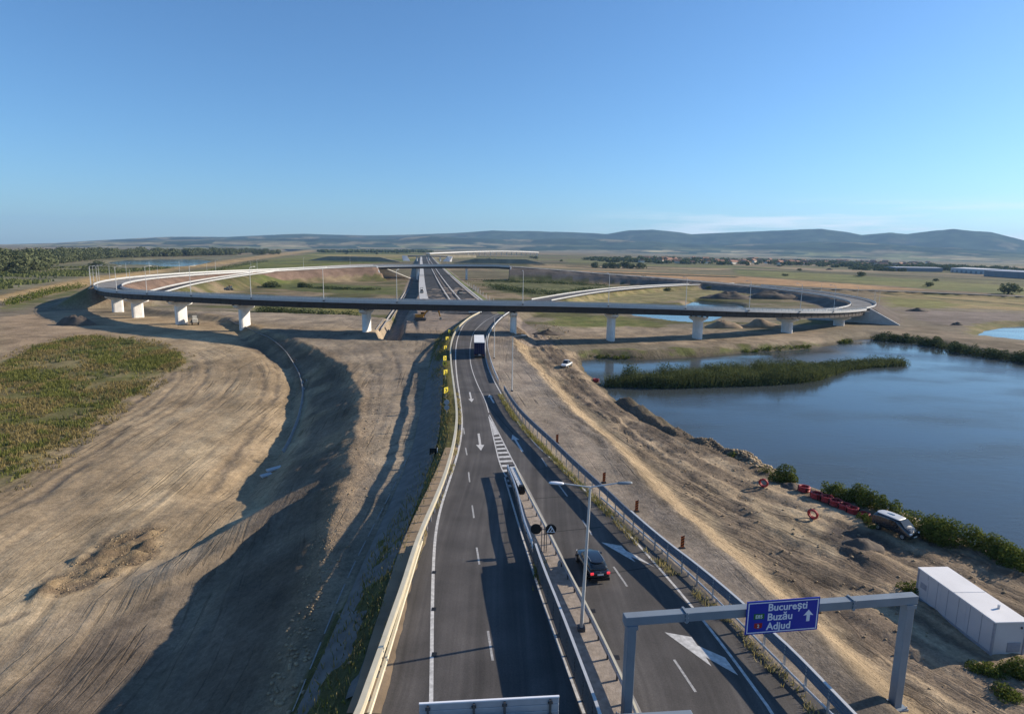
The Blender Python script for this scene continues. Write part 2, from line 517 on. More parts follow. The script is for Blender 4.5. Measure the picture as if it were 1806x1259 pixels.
def water_mat(name, base, rough, bscale=.6, bstr=.12):
    m = bpy.data.materials.new(name); m.use_nodes = True
    nt = m.node_tree; b = nt.nodes['Principled BSDF']
    b.inputs['Base Color'].default_value = (*base, 1); b.inputs['Roughness'].default_value = rough
    b.inputs['IOR'].default_value = 1.33; b.inputs['Specular IOR Level'].default_value = .5
    tc = nt.nodes.new('ShaderNodeTexCoord')
    mp = nt.nodes.new('ShaderNodeMapping'); mp.inputs['Scale'].default_value = (1.0, 2.2, 1.0); mp.inputs['Rotation'].default_value = (0, 0, .3)
    nt.links.new(tc.outputs['Object'], mp.inputs[0])
    n = nt.nodes.new('ShaderNodeTexNoise'); n.inputs['Scale'].default_value = bscale; n.inputs['Detail'].default_value = 4
    nt.links.new(mp.outputs[0], n.inputs['Vector'])
    n2 = nt.nodes.new('ShaderNodeTexNoise'); n2.inputs['Scale'].default_value = .035; n2.inputs['Detail'].default_value = 3
    nt.links.new(mp.outputs[0], n2.inputs['Vector'])
    r = nt.nodes.new('ShaderNodeMapRange'); r.inputs['From Min'].default_value = .35; r.inputs['From Max'].default_value = .7
    r.inputs['To Min'].default_value = bstr * .25; r.inputs['To Max'].default_value = bstr
    nt.links.new(n2.outputs['Fac'], r.inputs[0])
    rr = nt.nodes.new('ShaderNodeMapRange'); rr.inputs['From Min'].default_value = .35; rr.inputs['From Max'].default_value = .68; rr.inputs['To Min'].default_value = rough * .6; rr.inputs['To Max'].default_value = rough * 2.0
    nt.links.new(n2.outputs['Fac'], rr.inputs[0]); nt.links.new(rr.outputs[0], b.inputs['Roughness'])
    bp = nt.nodes.new('ShaderNodeBump'); bp.inputs['Distance'].default_value = .12
    nt.links.new(r.outputs[0], bp.inputs['Strength'])
    nt.links.new(n.outputs['Fac'], bp.inputs['Height']); nt.links.new(bp.outputs[0], b.inputs['Normal'])
    return m
M['water'] = water_mat('lake_water', (.045, .055, .058), .15, .55, .34)
M['water2'] = water_mat('pond_water', (.03, .055, .075), .08, .5, .12)

# ================================================================== TERRAIN
RC = (-13.0, 411.0); RR = 218.0
_rz = [(-180, 11.5), (-165, 11), (-146, 10), (-130, 8), (-120, 6.8), (-90, 6), (-65, 6), (-52, 6.4), (-45, 6.6), (-36, 7.8),
       (-28, 8.6), (-20, 8.8), (0, 9.4), (12, 9.0), (20, 7.6), (30, 5.8), (42, 3.7), (50, 3.0), (60, 2.4), (80, 1.5),
       (100, 1.6), (120, 2.4), (150, 5.5), (170, 9.5), (180, 11.5)]
_ra = np.array([a for a, _ in _rz], float); _rv = np.array([b for _, b in _rz], float)
def ringz(deg):
    k = np.interp(deg, _ra, _rv)
    k2 = (np.interp(np.asarray(deg) - 5, _ra, _rv) + np.interp(np.asarray(deg) + 5, _ra, _rv) + k) / 3
    return k2
def ringp(deg, r=RR):
    a = math.radians(deg)
    return (RC[0] + r * math.sin(a), RC[1] - r * math.cos(a))

def plain(x, y):
    x = np.asarray(x, float); y = np.asarray(y, float)
    D = np.hypot(x, y)
    az = np.degrees(np.arctan2(x, np.maximum(y, 1)))
    rise = sstep(700, 2600, D) * D * (6.0 / 1100) * np.exp(-((az + 2) / 24.0) ** 2)
    rise = rise * (1 - .75 * sstep(6000, 14000, D))
    return -3.0 + rise

def low_z(y):
    return -3.2 - 4.7 * np.clip((196 - y) / 58.0, 0, 1) - 1.0 * np.clip((134 - y) / 80.0, 0, 1)
def GL(pts):
    out = []
    for p in pts:
        z = -6.0
        for _ in range(12): z = .5 * z + .5 * float(low_z(G(p[0], p[1], z)[1]))
        out.append(G(p[0], p[1], z))
    return out

dr_axis = smooth(GL([(440, 588), (500, 615), (527, 645), (540, 680), (535, 720), (520, 760), (500, 795), (440, 850)]), 1)

def TP(px, py):
    """point of the plain seen at a pixel"""
    d = ray(px, py).normalized()
    t = np.geomspace(30, 16000, 1500)
    z = H + d.z * t
    g = z - plain(d.x * t, d.y * t)
    i = np.argmax(g < 0) if (g < 0).any() else len(t) - 1
    return (d.x * t[i], d.y * t[i])
def TPs(pts): return [TP(*p) for p in pts]

# ---- main road boundaries (z = 0), smoothed
left_bar = smooth(GG([(848, 549), (826, 560), (805, 577), (796, 592), (792, 615), (794, 645), (800, 690), (804, 725), (803, 755), (797, 795), (784, 838),
               (766, 880), (744, 925), (727, 968), (710, 1015), (686, 1080), (664, 1140), (636, 1215), (620, 1259)]) + [(-9.3, 22), (-10.5, 8)])
strip_r = smooth(GG([(905, 548), (898, 562), (905, 590), (908, 612), (928, 635), (950, 655), (986, 700), (1014, 726), (1060, 760), (1100, 802), (1135, 843),
              (1175, 882), (1237, 933), (1300, 986), (1350, 1034), (1437, 1108), (1475, 1146), (1545, 1215), (1590, 1259)]) + [(24.0, 20), (25.0, 5)])
asph_l = smooth(GG([(668, 1212), (687, 1132), (703, 1075), (712, 1037), (738, 952), (757, 905), (776, 862), (792, 822), (803, 790), (810, 755), (810, 725),
             (805, 690), (799, 655), (797, 620), (800, 595), (810, 576), (830, 560), (850, 549.5), (930, 529.5), (1005, 517), (1071, 508.7), (1154, 503.8), (1199, 502), (1290, 499)]))
asph_r = smooth(GG([(1470, 1259), (1400, 1205), (1268, 1069), (1195, 998), (1097, 917), (1060, 882), (1010, 838), (975, 808), (952, 782), (932, 757), (915, 735),
             (900, 712), (886, 690), (872, 664), (864, 640), (861, 615), (862, 597), (868, 582), (880, 567), (899, 551), (969, 532), (1044, 518.5), (1099, 512), (1182, 505), (1290, 501)]))
asph_l = [(-9.2, 5), (-8.5, 20)] + asph_l
asph_r = [(19.5, 5), (18.9, 20)] + asph_r
def ycurve(pts):
    P = np.array(sorted(pts, key=lambda p: p[1]))
    return lambda y: np.interp(y, P[:, 1], P[:, 0])
xl_f = ycurve(asph_l); xr_f = ycurve(asph_r)

main_poly = [(-10.5 - 1.0, -60)] + [(x - 1.1, y) for x, y in reversed(left_bar)] + strip_r + [(25, -60)]
cont_line = smooth(GG([(880, 548), (950, 531), (1024, 517.8), (1085, 510.2), (1168, 504.4), (1290, 500)]))
ramp_crest = GG([(250, 540, -1), (300, 548, -1), (400, 558, -1), (480, 585, -1), (560, 610, -1.5), (610, 640, -2.2), (634, 680, -2.8), (638, 720, -2.8), (630, 760, -2.8), (612, 800, -2.8),
                 (622, 832, -2.8), (600, 852, -2.8), (598, 890, -2.8), (586, 930, -2.8), (572, 962, -2.8), (556, 1035, -2.8), (546, 1090, -2.8), (526, 1160, -2.8), (500, 1259, -2.8)])
ramp_poly = ramp_crest + [(-20, 18), (-22, -60), (0, -60), (0, 60), (-6, 150), (-8, 185), (-20, 215), (-60, 250), (-150, 262)]
mw_line = [(-12.5, 196), (-18, 230), (-29, 300), (-40, 370), (-58, 490), (-95, 745), (-177, 1300), (-235, 1700)]
mw_z = [-1.0, -.2, .6, .8, .8, 1.0, 4.0, 6.5]
trench_poly = GG([(704, 538, -3), (664, 604, -3), (688, 609, -3), (706, 604, -2), (714, 562, -2), (736, 520, -2), (748, 488, -2), (728, 488, -3)])
track_line = GG([(735, 752, -2.8), (680, 795, -2.9), (600, 838, -4), (500, 888, -5.8), (400, 948, -7.2), (300, 1003, -8.2), (230, 1035, -8.8)])
track_z = [-2.7, -2.9, -4.2, -5.8, -7.2, -8.2, -8.9]
lake_shore = GG([(1470, 609), (1440, 613), (1400, 618), (1330, 621), (1250, 629), (1180, 633), (1120, 635), (1060, 633), (1026, 636), (1032, 655), (1052, 670), (1068, 687),
                 (1095, 713), (1130, 737), (1170, 761), (1215, 780), (1260, 797), (1300, 807), (1340, 827), (1400, 850), (1440, 864), (1500, 886), (1560, 905), (1640, 930), (1700, 955), (1760, 985), (1806, 1010)], -5)
lake_poly = lake_shore + [(62, 48), (90, 38), (150, 45), (215, 90), (225, 150)] + GG([(1880, 652), (1806, 639), (1700, 623), (1660, 613), (1640, 608), (1600, 604), (1545, 597), (1500, 601)], -5)
pond_r = GG([(1722, 591), (1738, 584), (1775, 577), (1806, 575), (1900, 578), (1960, 600), (1900, 615), (1806, 604), (1770, 600), (1740, 597)], -4.6)
pond_b = GG([(1100, 553), (1126, 561), (1193, 571), (1221, 573), (1243, 571), (1271, 561), (1305, 548), (1312, 541), (1293, 536), (1226, 531), (1205, 540), (1150, 549)], -4.5)
lake_l = GG([(186, 463), (230, 458.5), (300, 457), (345, 457.5), (374, 461), (345, 469), (300, 471.5), (268, 468), (214, 468)], -4.0)
river_l = GG([(470, 449), (495, 443.5), (530, 441), (545, 442), (515, 446.5)], -4.0)
levee = GG([(-120, 545), (0, 521), (60, 508), (150, 491), (300, 473), (420, 458), (490, 450)], 0)
bund = GG([(1100, 706), (1140, 732), (1180, 757), (1225, 777), (1270, 793), (1310, 806), (1350, 828)], -3.4)
linkr = GG([(1290, 500.5), (1380, 507), (1500, 511), (1650, 516), (1806, 523), (2100, 535)], -1)
br_l = smooth(GG([(262, 524, 0), (285, 517, 1), (330, 502, 3), (390, 490, 4.5), (450, 482, 5.5), (500, 476.5, 6.4)]))
br_l_z = list(np.linspace(.5, 6.6, len(br_l)))
road_w = 7.0

def zfun(x, y, detail=True):
    x = np.asarray(x, float); y = np.asarray(y, float)
    z = plain(x, y)
    zl = low_z(y)
    mL = sstep(-4, -18, x) * sstep(215, 190, y)
    dd_, _, _, _ = seg_dist(x, y, dr_axis)
    zl = zl - 1.7 * np.exp(-(dd_ / 6.5) ** 2)
    z = z * (1 - mL) + zl * mL
    if detail:
        near = (np.hypot(x, y) < 420)
        wob = (fbm(x / 6.0, y / 6.0, 3) - .5) * 2.4 + (fbm(x / 1.6, y / 1.6, 5, 3) - .5) * .9
    else:
        wob = 0 * x
    def up(top, sd, slope):
        nonlocal z
        z = np.maximum(z, top - np.maximum(sd, 0) * slope)
    # ramp / service road bench
    top = -2.8 + 1.9 * sstep(150, 205, y)
    sd = sd_poly(x, y, ramp_poly)
    up(top, sd + np.where(sd < 10, wob * .8, 0), .50)
    # motorway
    d, s, a, _ = seg_dist(x, y, mw_line, mw_z)
    up(a, d - 17.0, .62)
    # trench carved in front of the motorway
    sd = sd_poly(x, y, trench_poly)
    z = np.where(sd < 6, np.minimum(z, np.maximum(-5.0, -5.0 + (sd + 1.3) * 1.9)), z)
    # track down to the low ground
    d, s, a, _ = seg_dist(x, y, track_line, track_z)
    up(a, d - 1.8 + wob * .3, .6)
    # main road with the gravel strip
    sd = sd_poly(x, y, main_poly)
    up(-.10, sd + np.where(x > xr_f(y) + 2, (fbm(x / 7.3 + y / 5.1, y / 9.0 - x / 11.0, 15, 4) - .5) * 1.5, 0), .66)
    d, s, a, _ = seg_dist(x, y, cont_line)
    up(np.full(x.shape, -.12), d - 6.5, .5)
    # ring road embankments (the bridges leave gaps)
    rr = np.hypot(x - RC[0], y - RC[1]); ph = np.degrees(np.arctan2(x - RC[0], -(y - RC[1])))
    onb = ((ph > -54.5) & (ph < 51.2)) | (ph < -147) | (ph > 177.5)
    rd = np.maximum(np.abs(rr - 212.5) - 7.0, 0)
    z = np.where(onb, z, np.maximum(z, ringz(ph) - .17 - .066 * (218 - np.clip(rr, 205.5, 219.5)) - rd * .6))
    d, s, a, _ = seg_dist(x, y, br_l, br_l_z)
    up(a - .15, d - 5.0, .6)
    d, s, a, _ = seg_dist(x, y, levee)
    up(np.full(x.shape, -.2), d - 2.0, .35)
    d, s, a, _ = seg_dist(x, y, linkr)
    up(np.full(x.shape, -1.1), d - 5.5, .5)
    # lakes
    for poly, wl, sl, bund_h in ((lake_poly, -5.0, .45, 1), (pond_r, -4.6, .3, 0), (pond_b, -4.5, .5, 0), (lake_l, -4.0, .25, 0), (river_l, -4.0, .2, 0)):
        sd = sd_poly(x, y, poly)
        if bund_h:
            sd = sd + np.where(np.abs(sd) < 30, wob * .35, 0)
        z = np.where(sd < 8, np.minimum(z, np.maximum(wl + sd * sl, wl - 2.2)), z)
    d, s, a, _ = seg_dist(x, y, bund)
    up(-2.9 + .35 * np.sin(s / 1.1), d - .7, .75)
    if detail:
        onroad = (x > xl_f(y) - 1.5) & (x < xr_f(y) + 1.0)
        am = np.where(onroad, 0, 1.0) * np.where(np.hypot(x, y) < 420, 1, 0)
        z = z + am * ((fbm(x / 2.2, y / 2.2, 11, 3) - .5) * .26 + (fbm(x / 9, y / 9, 12, 3) - .5) * .45)
        # churned ground of the lakeside work area: ruts along the haul line
        right = sd_poly(x, y, work_poly) < 0
        if right.any():
            dr, sr, _, side = seg_dist(x[right], y[right], rtrack)
            t = dr * side
            rut = (fbm(t / 1.1, sr / 14.0, 21, 3) - .5) * 1.1 + (fbm(x[right] / 3.1, y[right] / 3.1, 22, 4) - .5) * 1.0
            zz = z[right]; zz = zz + rut * .62 * np.where(zz > -4.6, 1, .2)
            z[right] = zz
        left = mL > .5
        if left.any():
            dl, sl_, _, side = seg_dist(x[left], y[left], ltrack)
            rut = (fbm(dl * side / 1.3, sl_ / 25.0, 31, 3) - .5)
            z[left] += rut * .18
    return z

rtrack = smooth(GG([(920, 585), (945, 625), (1005, 685), (1075, 735), (1150, 787), (1250, 846), (1380, 905), (1500, 950), (1620, 1000), (1750, 1060), (1900, 1130)], -3.2), 1)
ltrack = smooth(GL([(-300, 1290), (-150, 1160), (0, 1005), (150, 895), (280, 800), (380, 730), (440, 680), (452, 645), (415, 615), (330, 597), (200, 582), (60, 580)]), 1)
strack = smooth(GG([(790, 560), (770, 600), (757, 650), (748, 710), (735, 780), (695, 880), (645, 1000), (595, 1120), (540, 1259)], -2.8), 1)
work_poly = GG([(928, 592), (960, 640), (1000, 690), (1060, 735), (1130, 800), (1200, 868), (1300, 958), (1400, 1045), (1500, 1130), (1600, 1235)], -3.2) + [(27, 20), (60, 20), (70, 50)] + list(reversed(lake_shore[8:])) + GG([(1000, 620), (960, 590)], -3.2)

pit_poly = GL([(50, 1055), (110, 1005), (190, 950), (270, 930), (295, 935), (285, 975), (200, 1020), (120, 1050)])
def axis(lo, hi, step, grow, far_lo, far_hi):
    a = list(np.arange(lo, hi + 1e-6, step))
    v = hi; s = step
    while v < far_hi: s *= grow; v += s; a.append(v)
    v = lo; s = step; b = []
    while v > far_lo: s *= grow; v -= s; b.append(v)
    return np.array(b[::-1] + a)
gx = axis(-78, 62, .42, 1.022, -15000, 15000)
gy = axis(28, 130, .42, 1.0125, -400, 15000)
X, Y = np.meshgrid(gx, gy)
shape = X.shape
xf = X.ravel(); yf = Y.ravel()
zf = zfun(xf, yf)
sdp = sd_poly(xf + (fbm(xf / 2, yf / 2, 48, 3) - .5) * 2.5, yf + (fbm(xf / 2, yf / 2, 49, 3) - .5) * 2.5, pit_poly, 12)
zf += sstep(.8, -.6, sdp) * (np.abs(fbm(xf / 2.2, yf / 2.6, 121, 4) - .5) * 2.6 - .25)

# ---- soil colours (albedo) by zone
soil = np.empty((xf.size, 3)); soil[:] = (.20, .165, .115)
D = np.hypot(xf, yf)
jx = (fbm(xf / 5, yf / 5, 41, 3) - .5) * 4 * np.clip(D / 90, .5, 5)
jy = (fbm(xf / 5, yf / 5, 42, 3) - .5) * 4 * np.clip(D / 90, .5, 7)
jx = np.where(D > 500, jx * .4, jx); jy = np.where(D > 500, jy * .4, jy)
mis = np.zeros((xf.size, 3)); trk = np.zeros((xf.size, 3))
def paint(poly, c, soft=2.0, mottle=None, clod=None, notrack=False, scale=4.0, jit=1.0):
    sd = sd_poly(xf + jx * jit, yf + jy * jit, poly, 10)
    w = np.clip(.5 - sd / soft, 0, 1)
    cc = np.array(c)[None, :]
    if mottle is not None:
        k = sstep(.38, .62, fbm(xf / scale, yf / scale, 51, 4))[:, None]
        cc = cc * (1 - k) + np.array(mottle)[None, :] * k
    soil[:] = soil * (1 - w[:, None]) + cc * w[:, None]
    if clod is not None: mis[:, 1] = mis[:, 1] * (1 - w) + clod * w
    if notrack: trk[:, 2] *= (1 - w)

# tracks
mLp = (xf < -10) & (yf < 235)
d, s, _, sg = seg_dist(xf, yf, ltrack); trk[:, 0] = d * sg; trk[:, 1] = s; trk[:, 2] = np.where(mLp, sstep(45, 30, d), 0)
sdr = sd_poly(xf, yf, ramp_poly)
ms = sdr < 0
d, s, _, sg = seg_dist(xf, yf, strack)
trk[ms, 0] = (d * sg)[ms]; trk[ms, 1] = s[ms]; trk[ms, 2] = .55
xm = (xf > xr_f(yf)) & (yf < 215)
d, s, _, sg = seg_dist(xf, yf, rtrack)
trk[xm, 0] = (d * sg)[xm]; trk[xm, 1] = s[xm]; trk[xm, 2] = .85
sdm = sd_poly(xf, yf, main_poly)
mm = sdm < 0
d, s, _, sg = seg_dist(xf, yf, strip_r)
trk[mm, 0] = (d * sg)[mm]; trk[mm, 1] = s[mm]; trk[mm, 2] = .4
d, s, _, sg = seg_dist(xf, yf, mw_line)
mm2 = (d < 16) & (yf > 190)
trk[mm2, 0] = (d * sg)[mm2]; trk[mm2, 1] = s[mm2]; trk[mm2, 2] = .5

trk[mLp, 2] *= .42
trk[:, 2] *= sstep(.30, .62, fbm(xf / 16 + yf / 40, yf / 22, 45, 4)) * .85 + .12
# far country: broad pattern of fields on the plain
fx = np.floor((xf + yf * .25 + 4000) / 420.0); fy = np.floor((yf + 3000) / 260.0)
fr = _hash(fx, fy, 5); fr2 = _hash(fx, fy, 9)
farc = np.where(fr[:, None] < .33, np.array([[.14, .13, .06]]), np.where(fr[:, None] < .6, np.array([[.23, .175, .105]]), np.array([[.165, .14, .08]])))
farc = farc * (.85 + .3 * fr2[:, None])
wfar = sstep(330, 420, yf + np.abs(xf) * .0)[:, None]
soil[:] = soil * (1 - wfar) + farc * wfar
inr = (np.hypot(xf - RC[0], yf - RC[1]) < 206)
k = sstep(.42, .6, fbm(xf / 26, yf / 12, 61, 4))[:, None] * np.where(inr & (yf > 215), 1, 0)[:, None]
soil[:] = soil * (1 - k) + np.array([.105, .10, .042]) * k

OLV = (.125, .125, .05); GRN = (.10, .115, .036); TAN = (.30, .22, .125); BRN = (.19, .145, .105); SAND = (.34, .26, .17); GRAV = (.235, .20, .165)
# left wetland, levee, fields
paint(TPs([(-300, 520), (-300, 452), (0, 462), (150, 458), (400, 452), (470, 446), (440, 455), (150, 489), (0, 520)]), (.13, .125, .07), 20, (.20, .18, .11), scale=60)
paint(TPs([(-200, 560), (0, 521), (150, 490), (300, 472), (420, 456), (545, 441), (560, 443), (430, 461), (300, 479), (160, 503), (0, 536), (-200, 580)]), (.33, .235, .115), 3)
paint(TPs([(0, 541), (60, 529), (140, 510), (150, 514), (60, 536), (0, 552)]), OLV, 3, GRN)
paint(TPs([(250, 492), (430, 465), (560, 446), (748, 446), (742, 460), (600, 467), (480, 476), (330, 488)]), (.165, .16, .045), 14, (.125, .14, .04), scale=70)
paint(TPs([(540, 449), (745, 449), (745, 456), (620, 457)]), (.27, .22, .085), 20)
# right-hand fields
paint(TPs([(1000, 477), (1120, 480), (1300, 487), (1500, 501), (1640, 512), (1500, 510), (1290, 500), (1120, 489)]), (.36, .22, .11), 6)
paint(TPs([(1290, 474), (1400, 478), (1600, 492), (1806, 506), (2000, 520), (2000, 535), (1806, 521), (1640, 510), (1500, 498), (1300, 484)]), (.17, .165, .06), 10, (.13, .14, .05), scale=60)
paint(TPs([(930, 465), (1100, 470), (1250, 474), (1290, 478), (1100, 477), (940, 471)]), (.29, .215, .12), 12)
paint(TPs([(1000, 456), (1200, 458), (1290, 468), (1400, 474), (1250, 473), (1000, 464)]), (.155, .15, .06), 12)
paint(TPs([(1540, 518), (1700, 522), (1900, 530), (1900, 550), (1806, 548), (1640, 541)]), (.27, .20, .095), 6, (.20, .17, .07), scale=30)
paint(TPs([(1545, 524), (1660, 530), (1690, 540), (1640, 544), (1580, 542)]), (.17, .16, .055), 5)
paint(TPs([(1580, 546), (1900, 556), (1900, 582), (1700, 580), (1620, 565)]), (.21, .17, .14), 4)
for a_, b_, w_, c_ in (((930, 476), (1300, 488), 2.2, (.06, .06, .03)), ((1000, 470), (1300, 478.5), 1.2, (.07, .07, .035)), ((1290, 474), (1600, 487), 1.4, (.07, .07, .035)), ((1290, 470), (1806, 496), 1.6, (.075, .075, .04)),
                       ((1300, 499), (1806, 527), 1.8, (.10, .09, .06)), ((1560, 518), (1900, 545), 1.6, (.06, .065, .03)), ((940, 463), (1290, 467), 1.0, (.07, .07, .035)), ((940, 467), (1250, 472), 1.0, (.08, .075, .04)),
                       ((1440, 466), (1806, 480), 1.0, (.08, .075, .05)), ((430, 462), (740, 452), 1.0, (.09, .09, .04)), ((480, 466), (740, 456), .8, (.10, .09, .045)), ((0, 489), (190, 473), 1.2, (.07, .075, .035)), ((0, 500), (170, 481), 1.2, (.08, .08, .04)),
                       ((560, 447), (1000, 451), .8, (.07, .08, .04)), ((1100, 451), (1500, 458), .8, (.08, .085, .045)), ((450, 455.5), (750, 449), .7, (.19, .16, .09))):
    paint(TPs([a_, b_, (b_[0], b_[1] + w_), (a_[0], a_[1] + w_)]), c_, 4)
# inside the ring
paint(TPs([(455, 497), (640, 503), (700, 508), (690, 520), (560, 516), (440, 506)]), OLV, 4, GRN)
paint(TPs([(850, 494), (960, 496), (1090, 505), (1060, 514), (960, 528), (860, 510)]), (.09, .095, .038), 4, (.14, .135, .06))
paint(TPs([(1000, 533), (1110, 516), (1290, 506), (1330, 512), (1230, 527), (1120, 536), (1010, 545)]), (.25, .205, .10), 4, (.18, .165, .07))
paint(TPs([(980, 560), (1090, 556), (1170, 572), (1150, 577), (1020, 580), (975, 575)]), (.165, .155, .055), 4, (.12, .13, .04))
paint(TPs([(450, 541), (630, 541), (645, 555), (620, 560), (520, 560), (440, 552)]), (.12, .12, .045), 3, (.17, .155, .06))
paint(TPs([(560, 545), (625, 541), (640, 553), (600, 556)]), (.21, .185, .06), 3)
paint(TPs([(1130, 577), (1330, 585), (1450, 583), (1460, 597), (1300, 612), (1060, 605), (985, 590), (1010, 578)]), (.30, .235, .16), 4, (.23, .18, .125))
paint(TPs([(1020, 618), (1200, 614), (1340, 606), (1450, 600), (1530, 592), (1545, 598), (1440, 614), (1250, 630), (1030, 636), (1010, 630)]), (.14, .115, .075), 2, (.12, .125, .045), clod=.5, scale=3)
paint(TPs([(1545, 585), (1650, 600), (1806, 622), (1900, 640), (1900, 610), (1806, 605), (1700, 590), (1620, 575)]), (.24, .185, .125), 3, (.17, .135, .09), scale=8)
paint(TPs([(1640, 600), (1720, 612), (1806, 628), (1806, 640), (1660, 616)]), OLV, 2, GRN)
paint(TPs([(1690, 575), (1745, 566), (1806, 566), (1900, 570), (1900, 577), (1760, 578), (1715, 592)]), (.15, .14, .06), 2, (.22, .18, .09))
# left low ground
left_low = [(-400, 150), (-400, 20), (-34, 20)] + GG([(500, 1259), (526, 1160), (546, 1090), (572, 962), (598, 890), (612, 800), (638, 720), (610, 640), (560, 610), (480, 585), (400, 560), (150, 560), (0, 575)], -3.5) + [(-300, 215)]
paint(left_low, (.37, .28, .175), 3, (.30, .225, .14), scale=11)
paint(GL([(-200, 640), (0, 635), (0, 560), (150, 545), (200, 590), (70, 605), (0, 640)]), (.34, .25, .16), 3)
paint(GL([(-400, 1180), (0, 1050), (140, 950), (280, 830), (390, 740), (440, 690), (470, 690), (300, 880), (100, 1050), (0, 1140), (-300, 1350)]), (.49, .38, .24), 5, (.385, .295, .185), scale=9)
paint(GL([(-400, 1500), (0, 1140), (200, 1030), (420, 925), (640, 815), (700, 790), (690, 805), (560, 880), (380, 990), (200, 1090), (0, 1200), (-300, 1500)]), (.30, .235, .16), 2)
paint(GL([(50, 1055), (110, 1005), (190, 950), (270, 930), (295, 935), (285, 975), (200, 1020), (120, 1050)]), (.19, .14, .09), 1.2, (.30, .22, .13), clod=1.0, notrack=True, scale=1.6)
meadow = GL([(-500, 960), (0, 862), (60, 828), (140, 768), (215, 708), (285, 665), (328, 640), (318, 624), (250, 602), (150, 592), (70, 607), (0, 645), (-400, 700)])
paint(meadow, (.20, .165, .08), 5.0, (.14, .13, .05), notrack=True, scale=5)
paint(GL([(150, 596), (250, 605), (322, 626), (328, 640), (290, 648), (200, 630)]), (.10, .115, .032), 2, (.15, .14, .05), notrack=True)
# individual wheel ruts along the haul road
d, s, _, sg = seg_dist(xf, yf, ltrack); t = d * sg
wv_ = 1.2 * (fbm(s / 30, 0 * s + .5, 46, 3) - .5) * 4
k = np.zeros(xf.shape)
for off, wd, am in ((-13, .5, .5), (-11.2, .45, .45), (-7.5, .6, .35), (-5.6, .5, .35), (2.5, .6, .3), (4.4, .5, .3), (9.5, .9, .45), (11.8, .6, .5), (13.7, .5, .5), (15.2, .5, .5), (17.5, .8, .5), (19.5, .5, .45), (22, .7, .4)):
    k = np.maximum(k, am * sstep(wd, wd * .3, np.abs(t + wv_ - off)) * sstep(.36, .6, fbm(s / 16 + off * 3, t / 9, 47, 3)))
k = (k * np.where(mLp & (d < 30), 1, 0))[:, None]
soil[:] = soil * (1 - k) + np.array([.15, .115, .08]) * k
zf -= k[:, 0] * .16
paint(GL([(-60, 1260), (130, 1135), (300, 1030), (420, 962), (560, 885), (610, 850), (640, 900), (600, 1050), (560, 1200), (520, 1340), (0, 1420)]), (.20, .158, .112), 3, (.155, .122, .09), scale=6)  # shaded lower-left ground coloured darker to deepen its shadow
# ramp bench and shadowed slope, the slope's shade deepened in its soil colour
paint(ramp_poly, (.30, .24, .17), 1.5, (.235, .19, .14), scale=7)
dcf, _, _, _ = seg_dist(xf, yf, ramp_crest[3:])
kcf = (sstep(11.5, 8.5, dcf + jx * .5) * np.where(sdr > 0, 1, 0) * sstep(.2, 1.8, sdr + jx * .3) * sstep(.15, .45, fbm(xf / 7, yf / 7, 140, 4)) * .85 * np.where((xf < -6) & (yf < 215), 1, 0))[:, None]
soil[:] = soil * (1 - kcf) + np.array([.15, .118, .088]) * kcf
crest_band = [(x, y) for x, y in ramp_crest[4:]]
d, s, _, sg = seg_dist(xf + jx * .4, yf + jy * .4, crest_band)
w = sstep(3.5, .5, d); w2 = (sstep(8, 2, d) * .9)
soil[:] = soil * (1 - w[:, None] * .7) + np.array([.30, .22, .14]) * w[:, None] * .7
mis[:, 1] = np.maximum(mis[:, 1], w2 * .8)
# right strip, yellow slope, work area
paint(work_poly, (.345, .265, .175), 1.5, (.20, .155, .11), clod=.55, scale=5.5)
d, s, _, sg = seg_dist(xf, yf, rtrack)
k = (sstep(.48, .60, fbm(d * sg / 1.5, s / 18, 55, 4)) * .75 * np.where(sd_poly(xf, yf, work_poly) < 0, 1, 0))[:, None]
soil[:] = soil * (1 - k) + np.array([.14, .108, .08]) * k
paint(GG([(1310, 880), (1440, 905), (1500, 960), (1480, 985), (1400, 960), (1330, 925)], -3.2), (.37, .29, .19), 1.5)
paint(GG([(1465, 925), (1545, 945), (1570, 970), (1500, 975), (1440, 950)], -3.2), (.12, .10, .085), 1, clod=1)
paint(GG([(1400, 985), (1500, 1010), (1520, 1040), (1430, 1030)], -3.2), (.15, .12, .09), 1, clod=1)
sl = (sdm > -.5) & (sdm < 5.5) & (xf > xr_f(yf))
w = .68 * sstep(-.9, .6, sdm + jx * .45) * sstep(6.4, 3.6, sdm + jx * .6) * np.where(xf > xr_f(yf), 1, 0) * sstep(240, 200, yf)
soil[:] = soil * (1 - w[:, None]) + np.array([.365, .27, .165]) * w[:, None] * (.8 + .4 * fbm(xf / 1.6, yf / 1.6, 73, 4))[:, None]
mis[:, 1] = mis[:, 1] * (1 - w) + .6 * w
ks = sstep(.5, -1.2, sdm + jx * .25) * sstep(-1.5, -.5, xf - xr_f(yf))
soil[:] = soil * (1 - ks[:, None]) + np.array([.25, .205, .16]) * ks[:, None]
k = (sstep(.45, .62, fbm(xf / 3, yf / 9, 71, 4)) * ks * .45)[:, None]
soil[:] = soil * (1 - k) + np.array([.30, .25, .19]) * k
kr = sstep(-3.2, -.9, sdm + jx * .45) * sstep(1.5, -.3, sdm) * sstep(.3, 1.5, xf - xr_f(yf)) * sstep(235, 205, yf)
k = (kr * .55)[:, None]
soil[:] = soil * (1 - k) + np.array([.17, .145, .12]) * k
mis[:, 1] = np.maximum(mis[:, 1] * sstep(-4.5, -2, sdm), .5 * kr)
# left verge of the main embankment: grass
lv = (sdm > -2.6) & (sdm < 3.8) & (xf < xl_f(yf) + .3) & (yf < 230)
soil[lv] = (.12, .11, .045)
